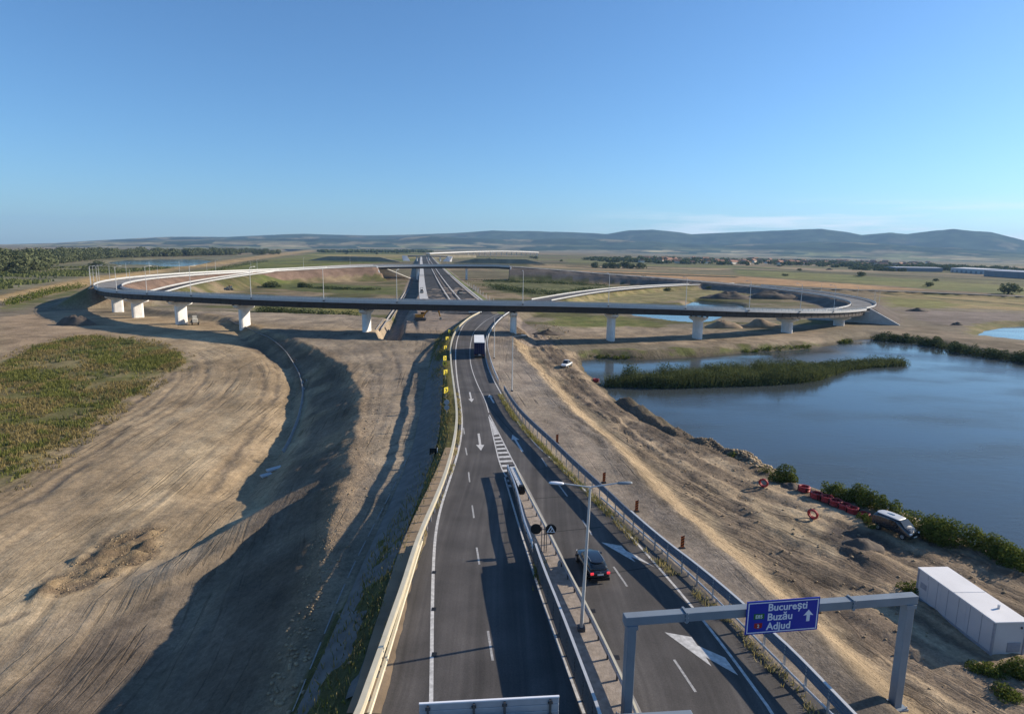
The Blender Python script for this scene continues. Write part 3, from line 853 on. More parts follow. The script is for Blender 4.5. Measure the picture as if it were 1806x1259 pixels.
# dark bund along the lake and wet shore
d, s, _, _ = seg_dist(xf, yf, bund)
w = sstep(4.0, 2.2, d + jx * .2)[:, None]
soil[:] = soil * (1 - w) + np.array([.155, .12, .085]) * w
mis[:, 1] = np.where(d < 4, .8, mis[:, 1])
sdl = sd_poly(xf, yf, lake_poly)
w = (sstep(2.4, .4, sdl + jx * .2) * np.where(sdl > -20, 1, 0))[:, None]
soil[:] = soil * (1 - w) + np.array([.10, .085, .06]) * w
# motorway sides, ring embankments
d, s, _, sg = seg_dist(xf, yf, mw_line)
mwm = (d < 26) & (yf > 186) & (sdm > 0)
soil[mwm] = np.array([.235, .19, .15])
rr_ = np.hypot(xf - RC[0], yf - RC[1]); ph_ = np.degrees(np.arctan2(xf - RC[0], -(yf - RC[1])))
onb_ = ((ph_ > -54.5) & (ph_ < 49.5)) | (ph_ < -147) | (ph_ > 177.5)
em = (np.abs(rr_ - 212.5) < 17) & ~onb_
soil[em] = np.where((ph_[em] > 0)[:, None], np.array([[.15, .125, .105]]), np.array([[.19, .13, .095]]))
oi = em & (rr_ > 219) & (ph_ < 0)
soil[oi] = (.14, .13, .06)
zsoft = fbm(xf / 30, yf / 30, 81, 4)
soil *= (.86 + .28 * zsoft)[:, None] * .98

def rut(pxs, z, wd, am, dep=.12):
    ln = smooth(GG(pxs, z) if z is not None else GL(pxs), 2)
    lo = np.min(np.array(ln), 0) - 3; hi = np.max(np.array(ln), 0) + 3
    q = (xf > lo[0]) & (xf < hi[0]) & (yf > lo[1]) & (yf < hi[1])
    xx, yy_ = xf[q], yf[q]
    d, s, _, _ = seg_dist(xx + (fbm(xx / 2, yy_ / 2, 131, 3) - .5) * 1.2, yy_ + (fbm(xx / 2, yy_ / 2, 132, 3) - .5) * 1.2, ln)
    k = am * sstep(wd, wd * .35, d) * sstep(.30, .5, fbm(s / 4 + pxs[0][0], s * 0 + pxs[0][1], 133, 3))
    soil[q] = soil[q] * (1 - k[:, None]) + np.array([.115, .095, .075]) * k[:, None]
    zf[q] -= k * dep
for pxs in ([(958, 741), (985, 752), (1006, 768)], [(985, 715), (1030, 745), (1082, 776)], [(1000, 730), (1060, 764), (1096, 790)], [(1012, 746), (1072, 786)], [(1045, 772), (1098, 801)], [(1002, 752), (1040, 768), (1066, 790)],
            [(1120, 845), (1180, 895), (1250, 960)], [(1075, 790), (1105, 822)], [(1410, 1095), (1470, 1160), (1520, 1205)], [(1160, 860), (1200, 900)], [(960, 655), (990, 690), (1010, 712)]): rut(pxs, -.1, .5, .7)
for pxs in ([(778, 728), (760, 752), (715, 775), (650, 800)], [(775, 745), (735, 778), (680, 805)], [(690, 700), (680, 740), (655, 775)], [(668, 640), (672, 690), (660, 745)], [(655, 640), (655, 690), (648, 735)], [(700, 640), (715, 690), (712, 740)],
            [(735, 600), (728, 650), (735, 700)], [(690, 610), (700, 650)], [(640, 625), (660, 660)], [(560, 600), (620, 622), (655, 650)], [(600, 575), (640, 600), (690, 640)], [(720, 880), (660, 960), (620, 1060)]): rut(pxs, -2.8, .45, .5)
for pxs in ([(460, 610), (492, 650), (486, 700), (440, 765), (372, 855)], [(452, 640), (470, 670), (455, 710)], [(330, 655), (345, 640), (330, 625), (290, 612)], [(360, 660), (368, 640), (350, 622)], [(0, 1100), (90, 1060), (220, 985)], [(120, 800), (230, 715), (310, 655)], [(60, 885), (180, 790), (290, 700)]): rut(pxs, None, .8, .6, .2)
for pxs in ([(1000, 660), (1080, 745), (1180, 820), (1300, 895)], [(1020, 668), (1100, 745), (1200, 815)], [(1280, 850), (1420, 905), (1540, 955), (1700, 1030)], [(1270, 862), (1400, 920), (1530, 975)], [(1330, 930), (1400, 1000), (1470, 1060)], [(1380, 960), (1450, 1010), (1540, 1060)], [(1560, 1180), (1640, 1240)],
            [(1500, 1130), (1580, 1210)], [(1620, 985), (1720, 1030), (1806, 1070)], [(1350, 905), (1440, 950), (1520, 1000)], [(1230, 870), (1320, 940), (1390, 1010)]): rut(pxs, -3.2, .75, .75, .25)
nx, ny = len(gx), len(gy)
me = bpy.data.meshes.new('ground')
me.vertices.add(nx * ny)
me.vertices.foreach_set('co', np.stack([xf, yf, zf], 1).astype(np.float32).ravel())
ii = (np.arange(ny - 1)[:, None] * nx + np.arange(nx - 1)[None, :]).ravel()
quads = np.stack([ii, ii + 1, ii + nx + 1, ii + nx], 1).astype(np.int32)
me.loops.add(quads.size); me.loops.foreach_set('vertex_index', quads.ravel())
me.polygons.add(len(quads)); me.polygons.foreach_set('loop_start', np.arange(0, quads.size, 4, dtype=np.int32))
try: me.polygons.foreach_set('loop_total', np.full(len(quads), 4, dtype=np.int32))
except Exception: pass
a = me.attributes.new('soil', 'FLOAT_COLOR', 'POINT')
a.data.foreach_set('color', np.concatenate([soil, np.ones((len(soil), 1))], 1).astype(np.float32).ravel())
for nm, arr in (('trk', trk), ('mis', mis)):
    a = me.attributes.new(nm, 'FLOAT_VECTOR', 'POINT')
    a.data.foreach_set('vector', arr.astype(np.float32).ravel())
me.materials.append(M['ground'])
me.shade_smooth()
me.update(); me.validate()
ground = link('ground', me, None, 'structure')
print('ground quads', len(quads))

def zt(x, y):
    return float(zfun(np.array([x]), np.array([y]))[0])
def Zs(xs, ys):
    return zfun(np.array(xs, float), np.array(ys, float))
def Gt(px, py, it=5):
    """point of the real terrain seen at a pixel"""
    z = -3.0
    for _ in range(it):
        x, y = G(px, py, z); z = max(float(zfun(np.array([x]), np.array([y]), True)[0]), -5.0 if x > 0 else -20)
    x, y = G(px, py, z)
    return (x, y, z)

# ---- water sheets
def sheet(name, poly, z, mtl, grow=0.0):
    c = np.mean(np.array(poly), 0)
    b = MB(); b.poly([(c[0] + (p[0] - c[0]) * (1 + grow), c[1] + (p[1] - c[1]) * (1 + grow), z) for p in poly])
    import bmesh
    me = b.mesh(name, mtl); bm_ = bmesh.new(); bm_.from_mesh(me); bmesh.ops.triangulate(bm_, faces=bm_.faces)
    bmesh.ops.recalc_face_normals(bm_, faces=bm_.faces)
    for f in bm_.faces:
        if f.normal.z < 0: f.normal_flip()
    bm_.to_mesh(me); bm_.free()
    return link(name, me, None, 'structure')
def grown(poly, k):
    # push the polygon out so that the sheet always reaches under the bank
    P = np.array(poly); n = len(P); out = []
    area = .5 * sum(P[i][0] * P[(i + 1) % n][1] - P[(i + 1) % n][0] * P[i][1] for i in range(n))
    sg = 1 if area > 0 else -1
    for i in range(n):
        t = P[(i + 1) % n] - P[i - 1]; t = t / (np.linalg.norm(t) + 1e-9)
        out.append((P[i][0] + sg * t[1] * k, P[i][1] - sg * t[0] * k))
    return out
sheet('lake', grown(lake_poly, 3.5), -5.0, M['water'])
sheet('pond', grown(pond_r, 3), -4.6, M['water2'])
sheet('pond', grown(pond_b, 2), -4.5, M['water2'])
sheet('lake', grown(lake_l, 4), -4.0, M['water2'])
sheet('river', grown(river_l, 4), -4.0, M['water2'])

# ================================================================== ROADS
def strip(name, L, R, z, mtl, parent=None, kind=None, zf_=None):
    """sheet between two equally long boundaries"""
    b = MB(); k = 0
    for i, (l, r) in enumerate(zip(L, R)):
        zl_ = z if zf_ is None else zf_(i)
        b.v += [(l[0], l[1], l[2] if len(l) > 2 and zf_ else zl_), (r[0], r[1], r[2] if len(r) > 2 and zf_ else zl_)]
        if i: b.f.append((k - 2, k - 1, k + 1, k))
        k += 2
    me = b.mesh(name, mtl)
    me.update()
    if me.polygons and me.polygons[0].normal.z < 0: me.flip_normals()
    return link(name, me, parent, kind)

def ribbon(name, pts, w, z, mtl, parent=None, kind=None):
    P = [Vector((p[0], p[1], 0)) for p in pts]; L = []; R = []
    for i in range(len(P)):
        t = (P[min(i + 1, len(P) - 1)] - P[max(i - 1, 0)]).normalized()
        n = Vector((-t.y, t.x, 0)) * w / 2
        L.append(P[i] + n); R.append(P[i] - n)
    return strip(name, L, R, z, mtl, parent, kind)

ys = np.concatenate([np.arange(5, 240, 1.5), np.arange(240, 530, 5)])
road = strip('road', [(float(xl_f(y)), y) for y in ys], [(float(xr_f(y)), y) for y in ys], .05, M['asphalt'], None, 'structure')
ZM = .058
_la = road.data.attributes.new('lane', 'FLOAT_VECTOR', 'POINT')
_lv = []
for i, y in enumerate(ys): _lv += [0.0, float(y), 0.0, float(xr_f(y) - xl_f(y)), float(y), 0.0]
_la.data.foreach_set('vector', np.array(_lv, np.float32))
def lineG(pts, w=.2, sm=2, mtl='paint', name='edge_line', ext=None):
    q = smooth(GG(pts), sm)
    if ext: q = ext + q
    return ribbon(name, resample(q, 1.5), w, ZM, M[mtl], road)
# left-hand edge line, shoulder line, centre line, gore lines
lineG([(760, 1259), (761, 1200), (762, 1100), (764, 1000), (768, 940), (776, 900), (786, 868), (796, 838), (806, 806), (812, 780), (815, 755), (815, 735), (811, 700), (806, 668), (803.5, 640), (803.5, 615), (808, 592), (818, 572), (832, 560.5), (850, 551), (866, 545.5), (940, 529.5), (1006, 518), (1070, 510), (1150, 505)], .24, ext=[(-4.5, 8)])
lineG([(862, 728), (856, 706), (842, 679), (832, 652), (828.5, 632), (829, 610), (834, 588), (841, 579), (856, 566), (872, 557), (890, 549)], .15, name='centre_line')
lineG([(893, 842), (882, 822), (872, 780), (862, 735)], .15, name='gore_line')
lineG([(1112, 1259), (1050, 1100), (998, 1000), (962, 922), (936, 873), (914, 831), (898, 801), (880, 765), (863, 732)], .15, name='gore_line', ext=None)
lineG([(1363, 1259), (1280, 1145), (1214, 1062), (1157, 996), (1112, 946), (1062, 893), (1014, 849), (985, 821), (962, 800), (948, 788), (931, 768), (910, 741), (893, 711), (880, 688), (865, 660), (857, 636), (855.5, 615), (857, 596), (864, 578), (876, 566), (894, 553)], .2, ext=[(15.0, 20)])
# inner line of the left carriageway beside the median
lineG([(1030, 1259), (985, 1140), (950, 1040), (925, 960), (907, 900), (890, 842)], .18, name='edge_line')
for (a, b_) in (((954.8, 808), (964.4, 822.6)), ((985.8, 856), (1000.6, 875.8)), ((1027.5, 918), (1044, 944)), ((1082, 1000), (1106, 1034.7)), ((1188.8, 1164), (1226.8, 1221)),
                ((817.4, 755), (819, 766)), ((821, 790), (823.5, 803)), ((826.4, 833), (828.4, 850.7)), ((832.7, 891.7), (835.9, 914)), ((840.6, 966), (845.4, 996)), ((860.6, 1113.5), (869, 1165.8))):
    ribbon('lane_dash', GG([a, b_]), .16, ZM, M['paintold'], road)
# zebra hatching of the gore
gl = ycurve(GG([(893, 842), (882, 822), (872, 780), (862, 735)])); gr = ycurve(GG([(914, 831), (898, 801), (880, 765), (863, 732)]))
tip = GG([(863, 737), (866, 748), (871, 768), (880, 766), (872, 750)])
MB().poly([(x, y, ZM) for x, y in tip[::-1]]).build('gore_tip', M['paint'], road)
for k in range(12):
    y0 = G(878, 771 + 0)[1] - k * 1.62
    y1 = y0 - .72
    a0, b0, a1, b1 = float(gl(y0)) + .12, float(gr(y0)) - .12, float(gl(y1)) + .12, float(gr(y1)) - .12
    MB().quad((a0, y0 - .15, ZM), (a1, y1 - .15, ZM), (b1, y1 + .15, ZM), (b0, y0 + .15, ZM)).build('gore_bar', M['paint'], road)
def arrow(tail, tip, w, hw, hl):
    a = Vector((*G(*tail), 0)); b = Vector((*G(*tip), 0)); d = (b - a); L = d.length; d.normalize(); n = Vector((-d.y, d.x, 0))
    c = b - d * hl
    pts = [a - n * w, c - n * w, c - n * hw, b, c + n * hw, c + n * w, a + n * w]
    o = MB().poly([(p.x, p.y, ZM) for p in pts]).build('lane_arrow', M['paint'], road)
    if o.data.polygons[0].normal.z < 0: o.data.flip_normals()
arrow((828.5, 692), (832, 709.5), .14, .48, 2.3)
arrow((844, 765), (848.3, 795), .15, .55, 2.4)
arrow((921.6, 797), (903.5, 767), .15, .55, 2.4)
arrow((871, 711), (862.5, 696), .14, .48, 2.0)
for poly in ([(1060.3, 957), (1096, 963), (1103.7, 971.8), (1122.3, 980.3), (1155, 1001), (1137.8, 992.7), (1113, 982.6), (1120.8, 991.9)],
             [(1172, 1115.6), (1219.7, 1124), (1230, 1139), (1279, 1160.7), (1301.6, 1191.6), (1244.6, 1159.5), (1255, 1176)]):
    o = MB().poly([(*p, ZM) for p in GG(poly)]).build('return_arrow', M['paint'], road)
    if o.data.polygons[0].normal.z < 0: o.data.flip_normals()
# narrow dark lines across the lanes
for (a, b_) in (((942, 829), (985, 824)), ((944, 880), (1021, 874)), ((982, 938), (1060, 930)), ((1066, 1013), (1147, 1001)), ((806, 692), (864, 692)), ((860, 715), (905, 765))):
    ribbon('dark_cross_line', resample(GG([a, b_]), 1), .13, ZM - .003, M['crossline'], road)
# drain covers along the lane edges
for p in ((765.5, 1010), (765, 1075), (766, 1155), (1046, 1078), (1088, 1160)):
    x, y = G(*p); MB().box((x, y, ZM + .004), (.32, .45, .01)).build('drain_cover', M['black'], road)
# broken asphalt / sandy edge along the left shoulder
sh = resample(GG([(652, 1259), (668, 1212), (687, 1132), (703, 1075), (712, 1037), (738, 952), (757, 905), (776, 862), (792, 822), (803, 790)]), .6)
L = []; R = []
for i, (x, y) in enumerate(sh):
    L.append((x - 1.3, y)); R.append((x + .1 + .75 * float(fbm(np.array([y / 1.7]), np.array([0.3]), 91, 3)[0]) * (1.3 if i < 40 else .5), y))
strip('verge', L, R, .066, M['sandsoil'], None, 'structure')

# median surface
ml = resample(GG([(896, 826), (912, 864), (924, 906), (938, 952), (957, 1012), (988, 1100), (1048, 1259)]), 1.0)
mr = resample(GG([(911, 826), (937, 876), (965, 932), (1002, 1008), (1052, 1106), (1128, 1259)]), 1.0)
n_ = min(len(ml), len(mr))
ml = resample(ml, 1.0)
yy = np.arange(30, 69, .5)
mlf = ycurve(ml); mrf = ycurve(mr)
median = strip('median', [(float(mlf(y)) + .12, y) for y in yy], [(float(mrf(y)) - .12, y) for y in yy], .11, mat('median_gravel', (.30, .255, .215), .9, var=.3, scale=2.5, bump=.5, bscale=14), None, 'structure')
for f_, s_ in ((mlf, 1), (mrf, -1)):
    MB().sweep([(float(f_(y)), y, .05) for y in yy], [(-.1, 0), (.1, 0), (.1, .14), (-.1, .14)]).build('kerb', M['drain'], median)
# service road: edge line
lineS = smooth(GG([(516, 1259), (560, 1150), (609, 1028), (650, 945), (690, 870), (722, 800)], -2.8), 2)
srv = ribbon('service_road', resample(smooth(GG([(570, 1300), (610, 1200), (650, 1085), (690, 960), (722, 880), (750, 800), (760, 730), (766, 680), (774, 640), (786, 612), (806, 590)], -2.8)), 1.5), 3.8, 0, mat('worn_surface', (.15, .135, .12), .9, var=.3, scale=.8, bump=.3, bscale=8), None, 'structure')
for v in srv.data.vertices: v.co.z = max(-2.72, float(zfun(np.array([v.co.x]), np.array([v.co.y]), False)[0]) + .12)
for i in range(0, 16, 1):
    q = resample(lineS, 1.0); a = q[i * 4:i * 4 + 4]
    if len(a) > 1:
        r = ribbon('lane_dash', a, .10, -2.5, M['faded'], srv)
        for v in r.data.vertices: v.co.z = max(-2.66, float(zfun(np.array([v.co.x]), np.array([v.co.y]))[0]) + .05)

# motorway
mwp = resample(smooth([(x, y, z) for (x, y), z in zip(mw_line, mw_z)], 2), 8)
def mwstrip(o0, o1, name, mtl, dz, y0=240, parent=None):
    P = [p for p in mwp if p[1] > y0]; L = []; R = []; Z = []
    for i, p in enumerate(P):
        a = P[max(0, i - 1)]; b = P[min(len(P) - 1, i + 1)]
        t = Vector((b[0] - a[0], b[1] - a[1], 0)).normalized(); n = Vector((t.y, -t.x, 0))
        L.append((p[0] + n.x * o0, p[1] + n.y * o0)); R.append((p[0] + n.x * o1, p[1] + n.y * o1)); Z.append(p[2] + dz)
    o = strip(name, L, R, 0, mtl, parent, None if parent else 'structure', zf_=lambda i: Z[i])
    return o
motorway = mwstrip(-11, 13.5, 'motorway', M['asphaltnew'], .06, 250)
mwstrip(-15.5, -11, 'shoulder_slab', M['concrete'], .10, 262, motorway)
mwstrip(-.9, -.2, 'median_kerb', M['concrete'], .55, 262, motorway)
mwstrip(4.2, 4.9, 'median_kerb', M['concrete'], .55, 262, motorway)
mwstrip(13.6, 14.3, 'side_kerb', M['concrete'], .5, 262, motorway)
mwstrip(15.2, 16.2, 'side_kerb', M['concrete'], .3, 262, motorway)
mwstrip(1.3, 2.6, 'median_strip', M['darksoil'], .12, 262, motorway)
mwstrip(16.2, 19.0, 'grass_verge', mat('verge_green', (.16, .165, .05), .9, var=.3), .05, 250, motorway)

# ring road surface
def ringstrip(d0, d1, r0, r1, dz, name, mtl, parent=None):
    n = max(2, int(abs(d1 - d0) / 1.5)); L = []; R = []; Z = []
    for i in range(n + 1):
        d = d0 + (d1 - d0) * i / n
        zc = float(ringz(((d + 180) % 360) - 180)) + dz
        L.append((*ringp(d, r1), zc - .066 * (218 - r1))); R.append((*ringp(d, r0), zc - .066 * (218 - r0))); Z.append(zc)
    return strip(name, L, R, 0, mtl, parent, None if parent else 'structure', zf_=lambda i: Z[i])
ring = ringstrip(-147, -54.5, 207.5, 217.5, .06, 'ring_road', M['ringroad'])
ring2 = ringstrip(49.5, 177.5, 207.5, 217.5, .06, 'ring_road', M['ringroad'])
bl = strip('slip_road', [], [], 0, None) if False else None
P = br_l; L = []; R = []
for i in range(len(P)):
    a = P[max(0, i - 1)]; b = P[min(len(P) - 1, i + 1)]
    t = Vector((b[0] - a[0], b[1] - a[1], 0)).normalized(); n = Vector((t.y, -t.x, 0))
    L.append((P[i][0] - n.x * 4, P[i][1] - n.y * 4)); R.append((P[i][0] + n.x * 4, P[i][1] + n.y * 4))
slip = strip('slip_road', L, R, 0, M['asphaltnew'], None, 'structure', zf_=lambda i: br_l_z[i] + .05)
lk = resample(smooth(linkr), 10)
ribbon('link_road', lk, 8, -.95, M['ringroad'], None, 'structure')

# concrete drains in the cuttings
dr_line = smooth(GL([(405, 572), (455, 592), (500, 615), (527, 645), (540, 680), (535, 720), (520, 760), (500, 795)]))
dpath = resample([(x, y, 0) for x, y in dr_line], 1.2)
dpath = [(x, y, zt(x, y) + .05) for x, y, _ in dpath]
dz_ = np.convolve([p[2] for p in dpath], np.ones(7) / 7, 'same'); dz_[:3] = dz_[3]; dz_[-3:] = dz_[-4]
dpath = [(p[0], p[1], z) for p, z in zip(dpath, dz_)]
chan = empty('drainage_channel', (0, 0, 0), 0, 'curved concrete drainage channel at the foot of the shaded cutting slope', 'drain')
segs = 0
for i in range(0, len(dpath) - 3, 3):
    MB().sweep(dpath[i:i + 4], [(-.75, .10), (-.62, .14), (-.3, -.25), (.3, -.25), (.62, .14), (.75, .10), (.45, -.4), (-.45, -.4)]).build('channel_slab', M['drain'], chan)
tpath = resample(smooth(GG([(720, 512, -4.6), (702, 546, -4.8), (684, 575, -4.9), (665, 604, -4.5)])), 2)
tpath = [(x, y, zt(x, y) + .15) for x, y in [p[:2] for p in tpath]]
tz = np.convolve([p[2] for p in tpath], np.ones(9) / 9, 'same'); tz[:4] = tz[4]; tz[-4:] = tz[-5]
tpath = [(p[0], p[1], z) for p, z in zip(tpath, tz)]
chan2 = empty('drainage_channel', (0, 0, 0), 0, 'straight concrete drain running down the dark trench beside the motorway head', 'drain')
for i in range(0, len(tpath) - 4, 4):
    MB().sweep(tpath[i:i + 5], [(-1.0, .2), (-.8, .3), (-.4, -.25), (.4, -.25), (.8, .3), (1.0, .2), (.5, -.6), (-.5, -.6)]).build('channel_slab', M['drain'], chan2)
# pale slabs lying at the drain end
for i, (px, py, w_) in enumerate(((484, 829, 2.4), (470, 840, 1.7))):
    x, y, z = Gt(px, py)
    o = MB().box((0, 0, .15), (w_, .9, .25)).build('concrete_slab', M['edge'])
    o.location = (x, y, z + .1); o.rotation_euler = (.05, -.04, .8)
    tag(o, ['long pale concrete slab lying in shade at the drain end', 'short pale concrete slab beside the longer slab in shade'][i], 'slab')

# ================================================================== STRUCTURES
def proj(x, y, z):
    z -= H
    f = y * math.cos(TH) - z * math.sin(TH); a = x / f * F; b = -(y * math.sin(TH) + z * math.cos(TH)) / f * F
    return (a * math.cos(PH) - b * math.sin(PH) + 903, a * math.sin(PH) + b * math.cos(PH) + 629.5)
def phi_at(px, r=212.5, lo=-57.0, hi=56.0, z=None):
    """angle on the near half of the ring that is seen at photo column px"""
    for _ in range(40):
        mid = (lo + hi) / 2; p = ringp(mid, r)
        if proj(p[0], p[1], float(ringz(mid)) if z is None else z)[0] < px: lo = mid
        else: hi = mid
    return (lo + hi) / 2

def rpath(d0, d1, r=RR, step=1.0, dz=0.0):
    n = max(2, int(abs(d1 - d0) / step)); out = []
    for i in range(n + 1):
        d = d0 + (d1 - d0) * i / n
        x, y = ringp(d, r); out.append((x, y, float(ringz(((d + 180) % 360) - 180)) + dz))
    return out

def plan_round(lx, ly, n=6):
    """rounded bar outline, long axis x"""
    r = ly / 2; pts = []
    for i in range(n + 1):
        t = -math.pi / 2 + math.pi * i / n; pts.append((lx / 2 - r + r * math.cos(t), r * math.sin(t)))
    for i in range(n + 1):
        t = math.pi / 2 + math.pi * i / n; pts.append((-lx / 2 + r + r * math.cos(t), r * math.sin(t)))
    return pts
def loft(b, rings):
    k = len(b.v); n = len(rings[0])
    for r in rings: b.v += [tuple(p) for p in r]
    for i in range(len(rings) - 1):
        for j in range(n):
            a = k + i * n + j; c = k + i * n + (j + 1) % n
            b.f.append((a, c, c + n, a + n))
    b.f.append(tuple(k + j for j in reversed(range(n)))); b.f.append(tuple(k + (len(rings) - 1) * n + j for j in range(n)))
    return b

Wp = [(.0, .45), (.05, .47), (.02, .55), (.09, .62), (.02, .69), (.05, .77), (.0, .79), (-.02, .62)]   # W beam section
BANK = .066
def bridge(d0, d1, label, infill=True, piers=(), plinth=True, joints=()):
    root = empty('flyover_bridge', (*ringp((d0 + d1) / 2), 0), 0, label, 'bridge')
    root.location = (0, 0, 0)
    st = 1.0
    P = rpath(d0, d1, RR, st)
    s = 1 if d1 > d0 else -1       # +1: left of travel is the inside of the ring
    def pr(q): return [(o * s, z - BANK * o) for o, z in q]
    def box(o0, o1, z0, z1): return pr([(o0, z0), (o1, z0), (o1, z1), (o0, z1)])
    MB().sweep(P, box(.25, 10.75, -.35, -.02)).build('deck_slab', M['concrete'], root, fix=True)
    MB().sweep(P, box(.6, 10.4, -.02, .04)).build('deck_surface', M['asphaltnew'], root, fix=True)
    for o0 in (-.12, 10.7): MB().sweep(P, box(o0, o0 + .42, -.5, .22)).build('edge_beam', M['edge'], root, fix=True)
    for o in (.75, 3.7, 6.8, 9.75):
        MB().sweep(P, pr([(o - .3, -2.4), (o + .3, -2.4), (o + .3, -2.32), (o + .04, -2.3), (o + .04, -.46), (o + .25, -.44), (o + .25, -.36), (o - .25, -.36), (o - .25, -.44), (o - .04, -.46), (o - .04, -2.3), (o - .3, -2.32)])).build('girder', M['girder'], root, fix=True)
    for o, fl in ((.62, 1), (10.3, -1)):
        MB().sweep(P, pr([(o + fl * q, z) for q, z in Wp])).build('guard_rail', M['galv'], root, fix=True)
    for o in (.1, 10.9):
        MB().sweep(P, box(o - .015, o + .015, .2, .62)).build('kick_plate', M['galv'], root, fix=True)
        b = MB()
        for z0, z1, w in ((1.0, 1.08, .045), (.32, .36, .03), (.66, .69, .02)): b.sweep(P, box(o - w, o + w, z0, z1))
        b.build('railing', M['galv'], root, fix=True)
    # posts and bars: real, but too small to pick apart singly
    Q = rpath(d0, d1, RR - .1, 2.0 / RR * 57.3); b = MB()
    Q2 = rpath(d0, d1, RR - 10.9, 2.0 / (RR - 11) * 57.3)
    Q2 = [(a_, b_, c_ - BANK * 10.9) for a_, b_, c_ in Q2]
    for q in Q + Q2: b.box((q[0], q[1], q[2] + .55), (.09, .09, 1.1))
    for o in (.75, 10.2):
        for q in rpath(d0, d1, RR - o, 2.0 / RR * 57.3): b.box((q[0], q[1], q[2] + .4 - BANK * o), (.1, .1, .8))
    b.build('railing_post', M['galv'], root, 'stuff')
    if infill:
        b = MB()
        for r in (RR - .1, RR - 10.9):
            for q in rpath(d0, d1, r, .16 / RR * 57.3, -BANK * (RR - r)): b.quad((q[0] - .02, q[1], q[2] + .2), (q[0] + .02, q[1], q[2] + .2), (q[0] + .02, q[1], q[2] + 1.02), (q[0] - .02, q[1], q[2] + 1.02))
        b.build('railing_bar', M['galv2'], root, 'stuff')
    # web stiffeners / splices on the outer girder
    b = MB()
    for q in rpath(d0, d1, RR - .69, 4.5 / RR * 57.3): b.box((q[0], q[1], q[2] - 1.35), (.14, .1, 1.85), rz=math.atan2(q[1] - RC[1], q[0] - RC[0]))
    b.build('stiffener', M['girder'], root, 'stuff')
    return root

d0, d1 = -54.5, 49.5
near_bridge = bridge(d0, d1, 'long curved flyover on white piers crossing the whole foreground with dark girders')
for px in (185, 243, 320, 432, 647, 905, 1077, 1230, 1388, 1480):
    ph = phi_at(px, 212.5, z=-1.0) if px > 190 else -47.6
    x, y = ringp(ph, 212.5)
    top = float(ringz(ph)) - 2.46 - BANK * 5.5
    gz = float(min(zt(x, y), zt(x + 2, y - 2), zt(x - 2, y - 1))) - .8
    a = math.radians(ph)
    R = Matrix.Rotation(a - math.pi / 2, 3, 'Z')
    def tr(pts, z): return [tuple(Vector((x, y, z + (BANK * p[0] if z > gz + .1 else 0))) + R @ Vector((p[0], p[1], 0))) for p in pts]
    b = MB(); loft(b, [tr(plan_round(4.4, 1.9), gz), tr(plan_round(4.4, 1.9), top - 1.35)]); sh_ = b.build('pier_shaft', M['pier'], near_bridge, fix=True)
    b = MB(); loft(b, [tr(plan_round(4.5, 2.0), top - 1.6), tr(plan_round(8.6, 2.15), top - .85), tr(plan_round(9.4, 2.15), top - .2)]); cp = b.build('pier_cap', M['pier'], near_bridge, fix=True)
    for o in (-4.0, -1.2, 1.9, 4.7):
        MB().box(tuple(Vector((x, y, top - .1 + BANK * o)) + R @ Vector((o, 0, 0))), (.55, .55, .22), rz=a).build('bearing', M['black'], near_bridge)
def abutment(ph, sgn, root, wing=9.0, low=None, fixh=None):
    x, y = ringp(ph, 212.5); a = math.radians(ph); R = Matrix.Rotation(a - math.pi / 2, 3, 'Z')
    top = float(ringz(((ph + 180) % 360) - 180)) - .78; gz = (low if low is not None else -3.6)
    def T(u, v, z): return tuple(Vector((x, y, z)) + R @ Vector((u, v, 0)))
    b = MB(); hx = 6.6
    ring0 = [T(-hx, -.7, gz), T(hx, -.7, gz), T(hx, .7, gz), T(-hx, .7, gz)]
    ring1 = [T(-hx, -.7, top - .1), T(hx, -.7, top - .1), T(hx, .7, top - .1), T(-hx, .7, top - .1)]
    loft(b, [ring0, ring1]); b.build('abutment_wall', M['concrete'], root, fix=True)
    for sx in (1, -1):
        b = MB(); tw_ = top + (.85 if sx > 0 else 0)
        o = [(hx + .02, gz), (hx + wing, gz), (hx + wing, gz + .9), (hx + .02, tw_ + .1)]
        k = len(b.v)
        for v in (-.3, .3):
            for (u, z) in o: b.v.append(T(sx * u, v, z))
        for i in range(4): b.f.append((i, (i + 1) % 4, 4 + (i + 1) % 4, 4 + i))
        b.f += [(3, 2, 1, 0), (4, 5, 6, 7)]
        b.build('wing_wall', M['concrete'], root, fix=True)
        b = MB()
        b.v = []
        for v in (-.5, .5):
            for (u, z) in ((hx, tw_ + .12), (hx + wing + .2, gz + .92), (hx + wing + .2, gz + 1.2), (hx, tw_ + .42)): b.v.append(T(sx * u, v, z))
        for i in range(4): b.f.append((i, (i + 1) % 4, 4 + (i + 1) % 4, 4 + i))
        b.f += [(3, 2, 1, 0), (4, 5, 6, 7)]
        b.build('coping', M['edge'], root, fix=True)
abutment(-54.9, -1, near_bridge, 7.5, low=-2.0)
abutment(49.9, 1, near_bridge, 11.5, low=-3.9)

far_bridge = bridge(-147, -182.5, 'far flyover over the new motorway seen beyond the long curved bridge', infill=False)
for ph in (-158, -171):
    x, y = ringp(ph, 212.5); a = math.radians(ph); R = Matrix.Rotation(a - math.pi / 2, 3, 'Z'); top = float(ringz(ph)) - 2.95
    b = MB(); loft(b, [[tuple(Vector((x, y, z)) + R @ Vector((p[0], p[1], 0))) for p in plan_round(5, 1.8)] for z in (-3, top)]); b.build('pier_shaft', M['pier'], far_bridge, fix=True)
abutment(-146.6, -1, far_bridge, 13, low=-3.0)
abutment(177.1, 1, far_bridge, 15, low=-3.0)
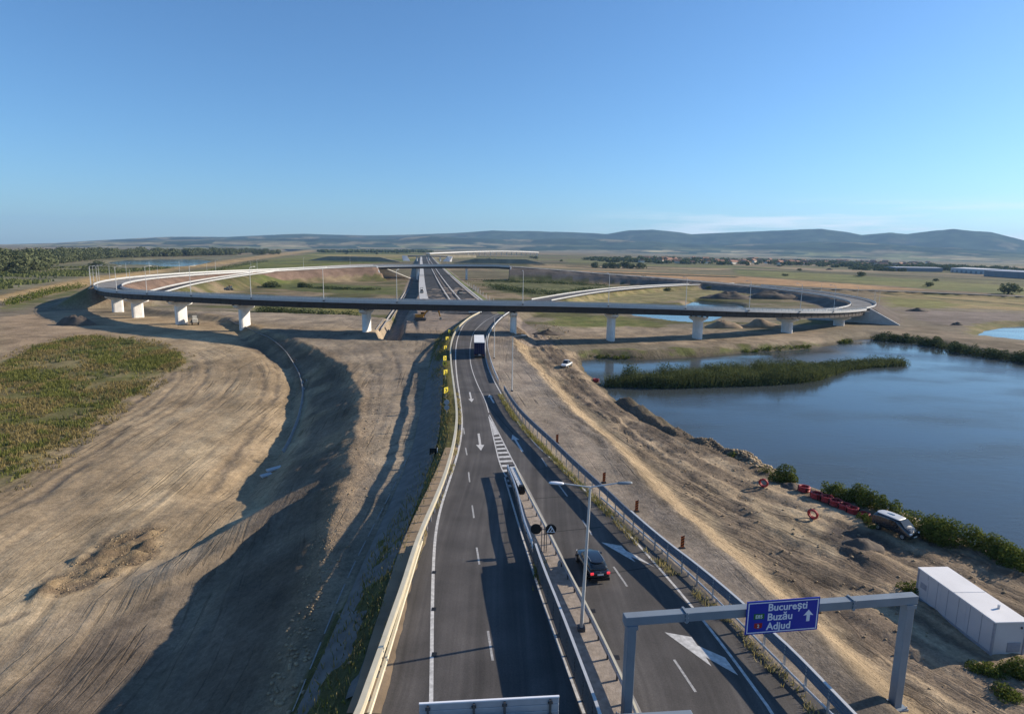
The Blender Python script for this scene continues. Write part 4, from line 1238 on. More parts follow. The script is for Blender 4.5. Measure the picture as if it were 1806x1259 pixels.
# pale paved cone at the left end of the far bridge
x, y = ringp(-149.5, 222); x2, y2 = ringp(-155, 232)
b = MB(); q0 = ringp(-147.2, 219.2); q1 = ringp(-150, 219.2)
b.v = [(*ringp(-146.6, 219.4), 10.0), (*ringp(-149, 219.4), 9.6), (*ringp(-157.5, 233), -2.6), (*ringp(-151.5, 236), -2.7), (*ringp(-146.8, 233), -2.2)]
for vv in list(b.v): b.v.append((vv[0], vv[1], vv[2] - .6))
b.f = [(0, 1, 2, 3), (0, 3, 4), (5, 8, 7, 6), (0, 5, 6, 1), (1, 6, 7, 2), (2, 7, 8, 3), (3, 8, 9, 4), (4, 9, 5, 0)]
b.build('slope_paving', M['pier'], far_bridge, fix=True)

# guard rails round the ring embankments and along slip roads
def rails_on(path, off, label, h0=.45, h1=.85, mtl='galv2', step=4.0, name='guard_rail'):
    P = [Vector(p) for p in path]; q = []
    for i, p in enumerate(P):
        t = P[min(i + 1, len(P) - 1)] - P[max(0, i - 1)]; t.z = 0; t.normalize()
        q.append((p.x - t.y * off, p.y + t.x * off, p.z))
    root = empty('guard_rail', q[0], 0, label, 'guard rail')
    q = [(a - q[0][0], b_ - q[0][1], c - q[0][2]) for a, b_, c in q]
    MB().sweep(q, [(-.06, h0), (.06, h0), (.06, h1), (-.06, h1)]).build('rail', M[mtl], root, fix=True)
    b = MB()
    for p in resample(q, step): b.box((p[0], p[1], p[2] + h1 / 2), (.12, .12, h1))
    b.build('rail_post', M['galv'], root, 'stuff')
    return root
rails_on(rpath(-147, -54.5, 212.5, 2, -.72), 5.6, 'pale guard rail on the inner edge of the left ring embankment', .2, 1.1)
rails_on(rpath(-147, -54.5, 212.5, 2), -5.6, 'pale guard rail on the outer edge of the left ring embankment', .2, 1.1)
rails_on(rpath(49.5, 110, 212.5, 2, -.72), 5.4, 'grey guard rail on the inner edge of the right ring embankment', .3, 1.0)
rails_on(rpath(49.5, 110, 212.5, 2), -5.4, 'grey guard rail on the outer edge of the right ring embankment', .3, 1.0)
bp3 = [(x, y, z) for (x, y), z in zip(br_l, br_l_z)]
rails_on(bp3, 4.2, 'bright guard rail on the far side of the slip road joining the ring', .2, 1.0)
rails_on(bp3, -4.2, 'bright guard rail on the near side of the slip road joining the ring', .2, 1.0)
cp3 = [(x, y, 0) for x, y in smooth(GG([(955, 530.5), (1024, 517.8), (1085, 510.2), (1168, 504.4), (1285, 500)]))]
rails_on(cp3, 5.6, 'pale guard rail on the far side of the old road beyond the flyover', .3, .9)
rails_on(cp3, -5.6, 'pale guard rail on the near side of the old road beyond the flyover', .3, .9)

# second far bridge and distant viaduct
b2 = empty('overpass', (-177, 1300, 0), 0, 'small distant overpass spanning the motorway behind the far flyover', 'bridge')
MB().box((2, 0, 13.2), (84, 11, .9)).build('deck', M['edge'], b2)
MB().box((2, 0, 12.0), (84, 9, 1.5)).build('girder', M['girder'], b2)
for dx in (-22, 3, 26): MB().box((dx, 0, 7), (1.8, 6, 9)).build('pier', M['pier'], b2)
for sx in (-1, 1):
    b = MB(); b.v = [(sx * 42, -6, 13.2), (sx * 42, 6, 13.2), (sx * 52, 6, 12.6), (sx * 52, -6, 12.6), (sx * 33, -17, 2.5), (sx * 47, -18, 2.5), (sx * 42, -5, 2), (sx * 50, -5, 2)]
    b.f = [(0, 4, 5, 3), (0, 6, 4), (3, 5, 7), (0, 1, 2, 3)]
    b.build('slope_paving', M['edge'], b2)
    MB().box((sx * 150, 0, 4.6), (190, 26, 9.2), taper=.55).build('approach_embankment', M['fillsoil'], b2)
def at_depth(px, py, Yd):
    d = ray(px, py); t = Yd / d.y
    return (d.x * t, Yd, H + d.z * t)
vp = smooth([at_depth(*q) for q in ((755, 447, 1750), (800, 445, 1850), (840, 443.6, 1950), (880, 442.9, 2050), (915, 443.4, 2150), (948, 445, 2250))], 2)
vr = empty('viaduct', (0, 0, 0), 0, 'long pale viaduct curving away in the far distance past the overpass', 'bridge')
MB().sweep(vp, [(-6, -1.4), (6, -1.4), (6, .9), (-6, .9)]).build('deck', M['pier'], vr, fix=True)
for i in range(8, len(vp), 1):
    p = vp[i]; MB().box((p[0], p[1], p[2] - 8), (2.2, 4, 12)).build('pier', M['edge'], vr)
b = MB(); k = vp[:10]
MB().sweep([(p[0], p[1], 0) for p in k], [(-14, -6), (14, -6), (8, 12), (-8, 12)]).build('approach_embankment', M['fillsoil'], vr, fix=True)

# ------------------------------------------------------------------ lamp posts on the flyover
lp = empty('lamp_post', (0, 0, 0), 0, 'x', 'lamp post')
MB().tube((0, 0, 0), (0, 0, 10), .11, .06, 8).build('pole', M['galv2'], lp)
MB().tube((0, 0, 9.95), (-1.6, 0, 10.25), .045, .04, 6).build('arm', M['galv2'], lp)
MB().box((-1.95, 0, 10.25), (.9, .32, .14)).build('lamp_head', M['galv2'], lp)
MB().box((0, 0, .12), (.42, .42, .3)).build('base_plate', M['dkpost'], lp)
used = False
def lamp_at(x, y, z, rz, label, group, s=1.0):
    global used
    if not used:
        o = lp; used = True; o.location = (x, y, z); o.rotation_euler = (0, 0, rz); o['label'] = label; o['group'] = group
    else: o = dup(lp, (x, y, z), rz, label, group)
    o.scale = (s, s, s)
    return o
ORD = ['first', 'second', 'third', 'fourth', 'fifth', 'sixth', 'seventh', 'eighth', 'ninth', 'tenth', 'eleventh', 'twelfth', 'last']
for li, (px, sc) in enumerate(((172.7, 1), (206, 1), (259, 1), (337, 1.02), (443, 1.02), (571, 1.03), (700, 1.0), (922, 1.02), (1073, 1.02), (1209, 1.0), (1321, 1.0), (1411, 1), (1470, 1))):
    ph = phi_at(px, RR + .25); x, y = ringp(ph, RR + .25)
    lamp_at(x, y, float(ringz(ph)) - .1, math.radians(ph) - math.pi / 2, ORD[li] + ' slim lamp post from the left on the near edge of the long flyover', 'lamp posts along the near edge of the flyover', sc)
for li, ph in enumerate((-56.5, -58.5, -61, -66, -72, -79, -87, -96, -106, -117, -129, -141)):
    x, y = ringp(ph, 218.6 if ph < -59 else 219.2)
    lamp_at(x, y, float(ringz(ph)) - .3, math.radians(ph) - math.pi / 2, ORD[li] + ' thin lamp post beyond the left bridge end along the pale ring embankment', 'lamp posts on the left ring embankment', .95)
for li, ph in enumerate((-67, -82, -99, -112)):
    x, y = ringp(ph, 205.5)
    lamp_at(x, y, float(ringz(ph)) - .8, math.radians(ph) + math.pi / 2, ORD[li] + ' lamp post inside the left curve of the ring counting from the left', 'lamp posts inside the left curve of the ring', .85)
for li, ph in enumerate((53, 60, 68, 78, 92)):
    x, y = ringp(ph, 219)
    lamp_at(x, y, float(ringz(ph)) - .4, math.radians(ph) - math.pi / 2, ORD[li] + ' lamp post past the right bridge end along the ring embankment', 'lamp posts on the right ring embankment', .7)
x, y = G(903, 690, -.1); o = lamp_at(x, y, -.15, math.pi, 'tall pale lamp post on the gravel strip nearest the camera side of the flyover', 'x', 1.03); del o['group']
x, y = G(871.5, 632, -.1); o = lamp_at(x, y, -.15, math.pi, 'tall pale lamp post on the gravel strip just right of the blue truck', 'x', 1.0); del o['group']

# twin-arm lamp post in the median
x, y = G(1025, 1113)
tw = empty('lamp_post', (x, y, .1), 0, 'tall twin armed street lamp standing in the median gravel', 'lamp post')
b = MB().tube((0, 0, 0), (.25, 0, 10.3), .13, .075, 10); b.build('pole', M['galv2'], tw)
for sx, dz in ((-1, .22), (1, .30)):
    MB().tube((.25, 0, 10.25), (.25 + sx * 1.75, 0, 10.25 + dz), .05, .045, 8).build('arm', M['galv2'], tw)
    b = MB(); n = 8
    rings = []
    for t, w, h in ((0, .07, .06), (.12, .13, .09), (.5, .17, .10), (.85, .15, .08), (.98, .06, .04)):
        rings.append([(.25 + sx * (1.75 + t), w * math.cos(2 * math.pi * i / n), 10.25 + dz + .05 * t + h * math.sin(2 * math.pi * i / n)) for i in range(n)])
    loft(b, rings); b.build('lamp_head', M['signwhite'] if sx < 0 else M['gantry'], tw, smooth=True, fix=True)
MB().box((0, 0, .1), (.5, .5, .3)).build('base_plate', M['dkpost'], tw)

# ------------------------------------------------------------------ crash barriers along the main road
def barrier(label, path, zf_, rails, post_h, post_off=0.0, step=2.0, postmat='galv', pw=(.10, .14)):
    path = resample(path, 1.0)
    o0 = (path[0][0], path[0][1], 0)
    root = empty('crash_barrier', o0, 0, label, 'crash barrier')
    P = [(p[0] - o0[0], p[1] - o0[1], zf_(p)) for p in path]
    L = np.concatenate([[0], np.cumsum([math.dist(a[:2], b_[:2]) for a, b_ in zip(P[:-1], P[1:])])])
    for (nm, prof, mtl, s0, s1) in rails:
        q = [p for p, l in zip(P, L) if s0 <= l <= s1]
        for i in range(0, len(q) - 1, 4):                 # rails come in 4 m lengths with lap joints
            sg = q[i:i + 5]
            if len(sg) < 2: continue
            k = .004 if (i // 4) % 2 else 0
            MB().sweep(sg, [(o + (k if o > 0 else -k), z + k) for o, z in prof]).build(nm, M[mtl], root, fix=True)
    pme = MB().box((0, 0, post_h / 2 - .2), (pw[0], pw[1], post_h + .4)).mesh('post', M[postmat])
    for p in resample(P, step):
        o = link('post', pme, root, None, (p[0], p[1], p[2]))
    return root
def panel(z0, z1, w=.08, waves=3):
    """corrugated rail panel, closed section"""
    a = []; h = (z1 - z0) / waves
    for i in range(waves):
        a += [(-w, z0 + i * h), (-w, z0 + i * h + .35 * h), (-w * .35, z0 + i * h + .5 * h), (-w * .35, z0 + i * h + .85 * h)]
    a += [(-w, z1)]
    bq = [(-o, z) for o, z in reversed(a)]
    return a + bq
# right outer barrier: tall posts carrying a deep corrugated panel, its shaded face towards the camera
rb_px = [(1510, 1262), (1400, 1148), (1362, 1115), (1318, 1070), (1235, 1000), (1175, 955), (1119, 908), (1063, 855), (1007, 806), (971.5, 771), (945, 748), (918, 722), (902, 701), (889, 680)]
rb1 = smooth(GG(rb_px, 1.7))
rb1 = [(21.3, 24)] + rb1
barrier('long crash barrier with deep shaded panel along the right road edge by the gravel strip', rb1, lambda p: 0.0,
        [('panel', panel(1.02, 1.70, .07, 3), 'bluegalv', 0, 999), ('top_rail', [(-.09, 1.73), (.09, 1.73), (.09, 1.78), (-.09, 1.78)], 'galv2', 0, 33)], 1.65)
rb2 = smooth(GG([(879, 668), (869, 645), (861, 618), (859, 600), (863, 585), (873, 570), (886, 557), (900, 548)], .85))
barrier('curved guard rail on the right of the bend beside the blue truck', rb2, lambda p: 0.0, [('rail', panel(.4, .85, .06, 2), 'galv2', 0, 999)], .8)
# inner low rail on the right edge, over the grass strip
rb3 = smooth(GG([(1470, 1259), (1400, 1190), (1268, 1058), (1195, 990), (1100, 911), (1060, 876)], .45))
barrier('low pale rail in the grass strip right of the near carriageway', rb3, lambda p: 0.0, [('rail', panel(.30, .44, .035, 1), 'galv', 0, 999)], .45, step=4.0)
# left outer barrier, lit by the low sun
lb_px = [(630, 1259), (660, 1175), (690, 1090), (715, 1018), (732, 962), (748, 922), (768, 878), (785, 836), (798, 792), (805, 752), (806, 722), (801, 682), (796, 645), (794, 615), (798, 593), (807, 577), (826, 560), (846, 550)]
lb = [(-8.9, 24)] + smooth(GG(lb_px, 1.35))
barrier('long cream crash barrier along the left edge of the main road', lb, lambda p: 0.0,
        [('panel', panel(.98, 1.40, .16, 2), 'cream', 0, 999), ('lower_rail', panel(.55, .78, .07, 1), 'cream', 0, 26)], 1.35, postmat='galv', step=2.0)
lb2 = smooth(GG([(650, 1259), (678, 1172), (704, 1085), (722, 1025), (736, 978), (744, 952)], .5))
barrier('short low cream rail standing in front of the left cream barrier', lb2, lambda p: 0.0, [('rail', panel(.3, .62, .09, 1), 'cream', 0, 999)], .55, step=4.0)
# median barriers; left one raised solid near the camera to cast the lane shadow
mb_l = [(x + .0, y) for x, y in smooth(GG([(1046, 1259), (988, 1100), (956, 1019), (936, 955), (924, 925), (911, 866), (895, 826)], .9))]
mb_l = [(5.6, 22)] + mb_l
barrier('stepped median barrier left of the gravel median, raised solid near the camera to cast shadow', mb_l, lambda p: .1,
        [('lower_rail', panel(.12, .60, .05, 2), 'dkpost', 0, 999), ('panel', panel(.92, 1.30, .06, 2), 'galv', 26.5, 999),
         ('shadow_panel', panel(.55, 1.86, .05, 5), 'dkpost', 0, 27.5), ('top_rail', [(-.085, 1.87), (.085, 1.87), (.085, 1.92), (-.085, 1.92)], 'galv2', 0, 26)], 1.25, step=2.0, postmat='dkpost')
mb_r = [(6.7, 22)] + smooth(GG([(1126, 1259), (1052, 1100), (1001, 1005), (963, 928), (937, 880), (909, 824)], .85))
barrier('slim steel guard rail on the right side of the gravel median', mb_r, lambda p: .1,
        [('rail', panel(.48, .80, .07, 2), 'galv', 0, 999), ('top_rail', [(-.07, .81), (.07, .81), (.07, .84), (-.07, .84)], 'cream', 0, 999)], .75, step=2.0, postmat='dkpost')
# crash cushion at the nose of the median
a = Vector((*G(903, 834), 0)); c = Vector((*G(919, 870), 0)); d = (c - a); L_ = d.length; rz = math.atan2(d.y, d.x)
cc = empty('crash_cushion', (a.x, a.y, .06), rz, 'ribbed grey crash cushion at the nose of the median behind the hatching', 'crash cushion')
for i in range(7):
    MB().box((L_ * (i + .5) / 7, 0, .72), (L_ / 7 - .06, .62, .10)).build('lid_plate', M['galv2'], cc)
MB().box((L_ / 2, 0, .36), (L_, .5, .6)).build('core', M['dkpost'], cc)
b = MB(); loft(b, [[(-.35 + .35 * abs(math.sin(t)), .36 * math.cos(t), z) for t in np.linspace(0, math.pi, 7)] for z in (.1, .85)]); b.build('nose', M['black'], cc, fix=True)
MB().box((L_ + .3, 0, .5), (.5, .5, .95)).build('end_block', M['black'], cc)

# ------------------------------------------------------------------ sign gantry over the right carriageway
A = Vector((*G(1112, 1083, 6.5), 6.5)); B = Vector((*G(1605, 1047, 6.5), 6.5))
d = B - A; span = math.hypot(d.x, d.y); rz = math.atan2(d.y, d.x)
ga = empty('sign_gantry', (A.x, A.y, 0), rz, 'grey portal gantry straddling the right carriageway and carrying a blue direction sign', 'gantry')
def seg_beam(x0, x1, zc, h, dpt, nm):
    o = MB().box(((x0 + x1) / 2, 0, zc), (x1 - x0, dpt, h)).build(nm, M['gantry'], ga); return bevel(o, .03)
seg_beam(-.35, 3.0, 6.23, .50, .52, 'beam')
seg_beam(3.13, 12.9, 6.23, .50, .52, 'beam')
seg_beam(13.03, span + .35, 6.23, .50, .52, 'beam')
for xx in (3.065, 12.965): MB().box((xx, 0, 6.23), (.12, .64, .62)).build('flange', M['gantry'], ga)
for xx in (.05, span - .05):
    zg = -.7 if xx > 1 else .1
    b = MB(); hw0, hw1 = .30, .30
    b.box((xx, 0, (5.98 + zg) / 2), (.48, .54, 5.98 - zg)); o = b.build('leg', M['gantry'], ga); bevel(o, .03)
    o = MB().box((xx, 0, 5.86), (.6, .64, .22)).build('flange', M['gantry'], ga); o = MB().box((xx, 0, zg + .05), (1.0, 1.0, .12)).build('foot_plate', M['gantry'], ga)
    for sx in (-1, 1):
        for sy in (-1, 1): MB().tube((xx + sx * .42, sy * .42, zg), (xx + sx * .42, sy * .42, zg + .25), .04, n=6).build('anchor_bolt', M['galv'], ga)
for xx in (3.065, 12.965):
    for yy_ in (-.29, .29):
        for zz_ in (6.0, 6.23, 6.46): MB().tube((xx - .1, yy_, zz_), (xx + .1, yy_, zz_), .025, n=6).build('bolt', M['galv'], ga)
for k in range(6): MB().box((1.2 + k * 2.4, .285, 6.12), (.08, .05, .3)).build('cable_clip', M['galv'], ga)
MB().tube((.2, .32, 6.05), (span - .2, .32, 6.05), .03, n=6).build('cable', M['black'], ga)
# the sign panel: its corners give size and place on the beam
def on_beam(px, py, v):
    """local x, z on the vertical plane through the beam at offset v towards the camera"""
    n = Vector((math.sin(rz), -math.cos(rz), 0)); p0 = A + n * v
    r_ = ray(px, py); o = Vector((0, 0, H)); t = (p0 - o).dot(n) / r_.dot(n); q = o + r_ * t
    dd = Vector((math.cos(rz), math.sin(rz), 0)); return ((q - p0).dot(dd), q.z)
tl = on_beam(1320, 1063, .4); tr_ = on_beam(1449, 1050, .4); br_ = on_beam(1438, 1107, .4); bl_ = on_beam(1311, 1121, .4)
sx0 = (tl[0] + bl_[0]) / 2; sx1 = (tr_[0] + br_[0]) / 2; sz1 = (tl[1] + tr_[1]) / 2; sz0 = (br_[1] + bl_[1]) / 2
print('sign', tl, tr_, br_, bl_, span)
sw, shh = sx1 - sx0, sz1 - sz0
sg = empty('direction_sign', tuple(Vector(A) - Vector((0, 0, 6.5))), rz, 'blue direction sign with white lettering hung on the gantry beam', 'road sign')
MB().box(((sx0 + sx1) / 2, -.40, (sz0 + sz1) / 2), (sw, .06, shh)).build('panel', M['signblue'], sg)
YF = -.433
def flat(name, outline, mtl, parent, yv):
    b = MB(); b.poly([(x, yv, z) for x, z in outline]); o = b.build(name, mtl, parent)
    if o.data.polygons[0].normal.y > 0: o.data.flip_normals()
    return o
bw = .055; e = .07
for q in ((sx0 + e, sz0 + e, sx1 - e, sz0 + e + bw), (sx0 + e, sz1 - e - bw, sx1 - e, sz1 - e), (sx0 + e, sz0 + e + bw, sx0 + e + bw, sz1 - e - bw), (sx1 - e - bw, sz0 + e + bw, sx1 - e, sz1 - e - bw)):
    flat('border', [(q[0], q[1]), (q[2], q[1]), (q[2], q[3]), (q[0], q[3])], M['signwhite'], sg, YF)
def text(s, size, x, z, mtl, parent, yv, align='LEFT', bold=.006):
    cu = bpy.data.curves.new('lettering', 'FONT'); cu.body = s; cu.size = size; cu.align_x = align; cu.offset = bold; cu.extrude = .003; cu.resolution_u = 3
    to = bpy.data.objects.new('lettering_tmp', cu); col.objects.link(to)
    bpy.context.view_layer.update()
    dg = bpy.context.evaluated_depsgraph_get()
    me = bpy.data.meshes.new_from_object(to.evaluated_get(dg)); me.name = 'lettering'
    bpy.data.objects.remove(to); me.materials.clear(); me.materials.append(mtl)
    o = link('lettering', me, parent); o.location = (x, yv - .004, z); o.rotation_euler = (math.pi / 2, 0, 0)
    return o
U = shh / 5.6
tx = sx0 + sw * .285
text('Bucure\u0219ti', U * 1.72, tx, sz1 - U * 1.72, M['signwhite'], sg, YF, bold=.012)
text('Buz\u0103u', U * 1.72, tx, sz1 - U * 3.36, M['signwhite'], sg, YF, bold=.012)
text('Adjud', U * 1.72, tx, sz1 - U * 4.95, M['signwhite'], sg, YF, bold=.012)
gx0, gz0 = sx0 + sw * .10, sz1 - U * 3.05
flat('route_plate', [(gx0, gz0), (gx0 + sw * .145, gz0), (gx0 + sw * .145, gz0 + U * .95), (gx0, gz0 + U * .95)], M['signgreen'], sg, YF)
text('E85', U * .82, gx0 + sw * .072, gz0 + U * .19, M['signwhite'], sg, YF - .004, 'CENTER', .004)
rx0, rz0 = sx0 + sw * .115, sz1 - U * 4.75
flat('route_shield', [(rx0, rz0 + U * .25), (rx0 + sw * .055, rz0), (rx0 + sw * .11, rz0 + U * .25), (rx0 + sw * .11, rz0 + U * 1.05), (rx0, rz0 + U * 1.05)], M['signred'], sg, YF)
text('2', U * .8, rx0 + sw * .055, rz0 + U * .28, M['signwhite'], sg, YF - .004, 'CENTER', .004)
ax, az0, az1 = sx0 + sw * .855, sz1 - U * 4.0, sz1 - U * 2.0
flat('arrow', [(ax - .10, az0), (ax + .10, az0), (ax + .10, az0 + U * 1.1), (ax + .30, az0 + U * 1.0), (ax, az1), (ax - .30, az0 + U * 1.0), (ax - .10, az0 + U * 1.1)], M['signwhite'], sg, YF)
for xx in (sx0 + sw * .25, sx0 + sw * .75): MB().box((xx, -.34, 6.2), (.1, .08, 1.0)).build('bracket', M['galv'], sg)

# gantry over the left carriageway: only the back of its sign and the end of its beam show
A2 = Vector((*G(740, 1233, 7.2), 7.2)); B2 = Vector((*G(984, 1220, 7.2), 7.2)); d = B2 - A2; w2 = math.hypot(d.x, d.y); rz2 = math.atan2(d.y, d.x)
g2 = empty('sign_gantry', (A2.x, A2.y, 0), rz2, 'gantry over the left carriageway of which the beam end shows at the bottom edge', 'gantry')
bx1 = 11.4
o = MB().box(((bx1 - 4) / 2, -.9, 6.2), (bx1 + 4, .62, .62)).build('beam', M['gantry'], g2); bevel(o, .03)
for xx in (-3.5, bx1 - .4):
    o = MB().box((xx, -.9, 2.9), (.56, .62, 5.95)).build('leg', M['gantry'], g2); bevel(o, .03)
s2 = empty('direction_sign', (A2.x, A2.y, 0), rz2, 'ribbed blue grey back of a large sign at the bottom edge of the picture', 'road sign')
n = 11
for i in range(n):
    z1 = 7.2 - i * .30
    o = MB().box((w2 / 2, -.28, z1 - .147), (w2, .05, .29)).build('back_plank', M['signback'], s2)
    bevel(o, .018, 2)
MB().box((w2 / 2, -.27, 7.225), (w2 + .02, .09, .05)).build('top_trim', M['signwhite'], s2)
MB().box((w2 / 2, -.235, 5.6), (w2 - .02, .02, 3.2)).build('face', M['signblue'], s2)
for fx_ in (.06, .385, .605, .935):
    MB().box((w2 * fx_, -.36, 5.55), (.09, .10, 3.2)).build('stay', M['dkpost'], s2)
    for z in (7.0, 6.42, 5.8): MB().box((w2 * fx_, -.35, z), (.20, .08, .08)).build('clamp', M['dkpost'], s2)

# ------------------------------------------------------------------ small road signs
cdefs = [(786.8, 688, 9.6, 1, 706, 'lowest and nearest yellow chevron board on the left verge'),
         (785.8, 656.5, 8.6, 1, 672, 'second yellow chevron board up the left verge'),
         (784.6, 631.5, 7.4, 1, 648, 'yellow chevron board opposite the blue truck, third up the verge'),
         (784.5, 641, 7.0, -1, 650, 'half shaded chevron board pointing left just under the third board'),
         (785.6, 613, 6.6, 1, 625, 'shaded chevron board on the verge in line with the truck body'),
         (788.5, 597, 6.2, 1, 607, 'small shaded chevron board on the bend above the truck'),
         (792.6, 584.5, 5.4, 0, 595, 'farthest small yellow board at the top of the verge')]
for i, (px, py, s, dr_, base, lab) in enumerate(cdefs):
    zb = -.6
    x, y = G(px, base, zb)
    # centre height on the vertical through the base
    r_ = ray(px, py); t = y / r_.y; zc = H + r_.z * t; sc = s * (t * F / F) / 1.0
    size = s * (y * math.cos(TH) + (H - zc) * math.sin(TH)) / F
    r0 = empty('chevron_sign', (x, y, 0), math.radians(48 if i != 3 else 8), lab, 'road sign')
    MB().tube((0, .04, zb - .3), (0, .04, zc + size / 2), .04, n=6).build('post', M['galv'], r0)
    MB().box((0, 0, zc), (size, .04, size * 1.08)).build('board', M['yellow'], r0)
    if dr_:
        h = size * .34; k = dr_
        b = MB()
        pts = [(-.28 * k, .34), (-.02 * k, .34), (.30 * k, 0), (-.02 * k, -.34), (-.28 * k, -.34), (.03 * k, 0)]
        pts = [(a_ * size, zc + c_ * size) for a_, c_ in pts]
        flat('chevron', pts, M['black'], r0, -.024)
# two round grey signs, seen from behind
x, y = G(788, 735, -.8)
r0 = empty('round_signs', (x, y, -1.0), 0, 'post with two round grey sign backs one over the other below the chevron boards', 'road sign')
MB().tube((0, 0, -.3), (0, 0, 3.1), .04, n=6).build('post', M['galv'], r0)
for z in (1.75, 2.62): MB().tube((0, -.03, z), (0, -.06, z), .42, n=20).build('disc', M['signback'], r0)
# dark sign backs standing in the shade of the embankment
x, y = G(771.5, 822, -2.7)
r0 = empty('sign_post', (x, y, -2.8), .1, 'pale post with dark square sign back in the embankment shade', 'road sign')
MB().tube((0, 0, 0), (0, 0, 2.6), .05, n=6).build('post', M['signwhite'], r0)
MB().box((-.55, 0, 2.1), (.95, .05, .95)).build('board', M['black'], r0)
x, y = G(758.5, 822, -2.8)
r0 = empty('sign_post', (x, y, -2.8), .1, 'low dark triangular sign back on the service road', 'road sign')
MB().tube((0, 0, 0), (0, 0, 1.2), .04, n=6).build('post', M['galv'], r0)
b = MB(); b.prism([(-.5, 1.0), (.5, 1.0), (0, 1.85)], (-.03, .02)); b.build('board', M['black'], r0)
# pair of round signs in the median
x, y = G(957, 975)
r0 = empty('median_sign', (x, y, .1), 0, 'pair of round black sign backs on a double post in the median', 'road sign')
for dx in (-.12, .12, .3): MB().tube((dx, 0, 0), (dx, 0, 2.3), .035, n=6).build('post', M['dkpost'], r0)
MB().box((.05, .02, 2.05), (1.3, .05, .06)).build('crossbar', M['dkpost'], r0)
for dx in (-.62, .66): MB().tube((dx, .0, 2.1), (dx, -.05, 2.1), .47, n=24).build('disc', M['black'], r0)
b = MB(); b.prism([(.3, 1.84), (1.02, 1.84), (.66, 2.46)], (-.075, -.055)); b.build('triangle', M['signwhite'], r0)
b = MB(); b.prism([(.42, 1.91), (.90, 1.91), (.66, 2.32)], (-.09, -.08)); b.build('triangle_face', M['black'], r0)
b = MB()
for t0, t1 in ((.0, .8), (.8, 1.6)):
    p = lambda t: (.60 + .13 * math.sin(t * 1.2), -.10, 1.93 + .18 * t)
    b.tube(p(t0), p(t1), .03, n=5)
b.build('curve_mark', M['signwhite'], r0)
# striped delineators on the gravel strip
for i, (px, py, lab) in enumerate(((1065, 851, 'orange striped marker panel behind the right arm of the twin lamp'), (1122.5, 902, 'orange striped marker panel in the middle of the three on the gravel strip'),
                              (1203, 967, 'orange striped marker panel nearest the blue sign on the gravel strip'), (982.5, 781, 'orange striped marker panel farthest up the gravel strip'))):
    x, y = G(px, py, -.1)
    r0 = empty('marker_panel', (x, y, -.1), .15, lab, 'marker panel')
    MB().box((0, 0, .05), (.5, .35, .1)).build('foot', M['black'], r0)
    MB().box((0, 0, .65), (.32, .05, 1.05)).build('board', M['orange'], r0)
    for k in range(4):
        z = .22 + k * .26
        flat('stripe', [(-.155, z), (.155, z + .16), (.155, z + .28), (-.155, z + .12)], M['black'], r0, -.029)

# ================================================================== VEHICLES AND MACHINES (+Y is forward, origin on the ground)
_wheel = {}
def wheel(root, x, y, r, w):
    key = (round(r, 2), round(w, 2))
    if key not in _wheel:
        _wheel[key] = (MB().tube((-w / 2, 0, 0), (w / 2, 0, 0), r, n=18).mesh('tyre', M['tyre']),
                       MB().tube((-w / 2 - .012, 0, 0), (w / 2 + .012, 0, 0), r * .62, n=14).mesh('rim', M['rim']))
    t, ri = _wheel[key]
    o = link('wheel', t, root, None, (x, y, r)); link('rim', ri, o)
    return o
def secloft(name, secs, mtl, parent, smooth=True, bev=.0):
    """secs: (y, half width low, half width top, z0, z1); rounded cross-sections"""
    b = MB(); rings = []
    for (y, w0, w1, z0, z1) in secs:
        h = z1 - z0
        rings.append([(-w0 * .92, y, z0), (-w0, y, z0 + h * .3), (-(w0 * .3 + w1 * .7), y, z0 + h * .8), (-w1 * .9, y, z1), (0, y, z1 + h * .03), (w1 * .9, y, z1), ((w0 * .3 + w1 * .7), y, z0 + h * .8), (w0, y, z0 + h * .3), (w0 * .92, y, z0)])
    loft(b, rings)
    o = b.build(name, mtl, parent, fix=True)
    if smooth:
        md = o.modifiers.new('sub', 'SUBSURF'); md.levels = 2; md.render_levels = 2
        o.data.shade_smooth()
    return o

# black estate car
cxy = G(1043, 1004); dA = Vector(G(985.8, 856)); dB = Vector(G(1106, 1034.7)); dd = dA - dB; hd = math.atan2(-dd.x, dd.y)
car = empty('estate_car', (cxy[0] + .0, cxy[1], .05), hd, 'black estate car driving away with red tail lights lit', 'car')
secloft('body', [(-2.28, .70, .62, .42, .80), (-2.2, .84, .80, .30, .98), (-1.4, .90, .86, .24, 1.0), (0, .91, .87, .22, .98), (1.2, .90, .84, .24, .96), (1.9, .84, .74, .28, .84), (2.22, .68, .60, .38, .68)], M['carblack'], car)
secloft('windows', [(-2.05, .72, .58, .9, 1.05), (-1.75, .80, .62, .9, 1.38), (-.6, .82, .64, .9, 1.46), (.35, .80, .62, .9, 1.42), (1.15, .74, .60, .9, 1.0)], M['glass'], car)
secloft('roof', [(-1.78, .58, .54, 1.36, 1.43), (-.7, .64, .58, 1.42, 1.50), (.3, .62, .56, 1.38, 1.46), (.45, .55, .5, 1.36, 1.42)], M['carblack'], car)
MB().box((0, -2.29, .36), (1.5, .12, .22)).build('bumper', M['black'], car)
for sx in (-1, 1):
    o = MB().box((sx * .66, -2.235, .82), (.26, .12, .18)).build('tail_light', M['taillight'], car); bevel(o, .03)
    MB().box((sx * .98, .72, .98), (.18, .1, .13)).build('mirror', M['carblack'], car)
    MB().tube((sx * .55, -1.5, 1.5), (sx * .55, .1, 1.5), .018, n=6).build('roof_rail', M['galv'], car)
    MB().box((sx * .56, 2.12, .60), (.26, .12, .11)).build('headlight', M['headlight'], car)
    for y in (-1.35, 1.4): wheel(car, sx * .80, y, .32, .22)
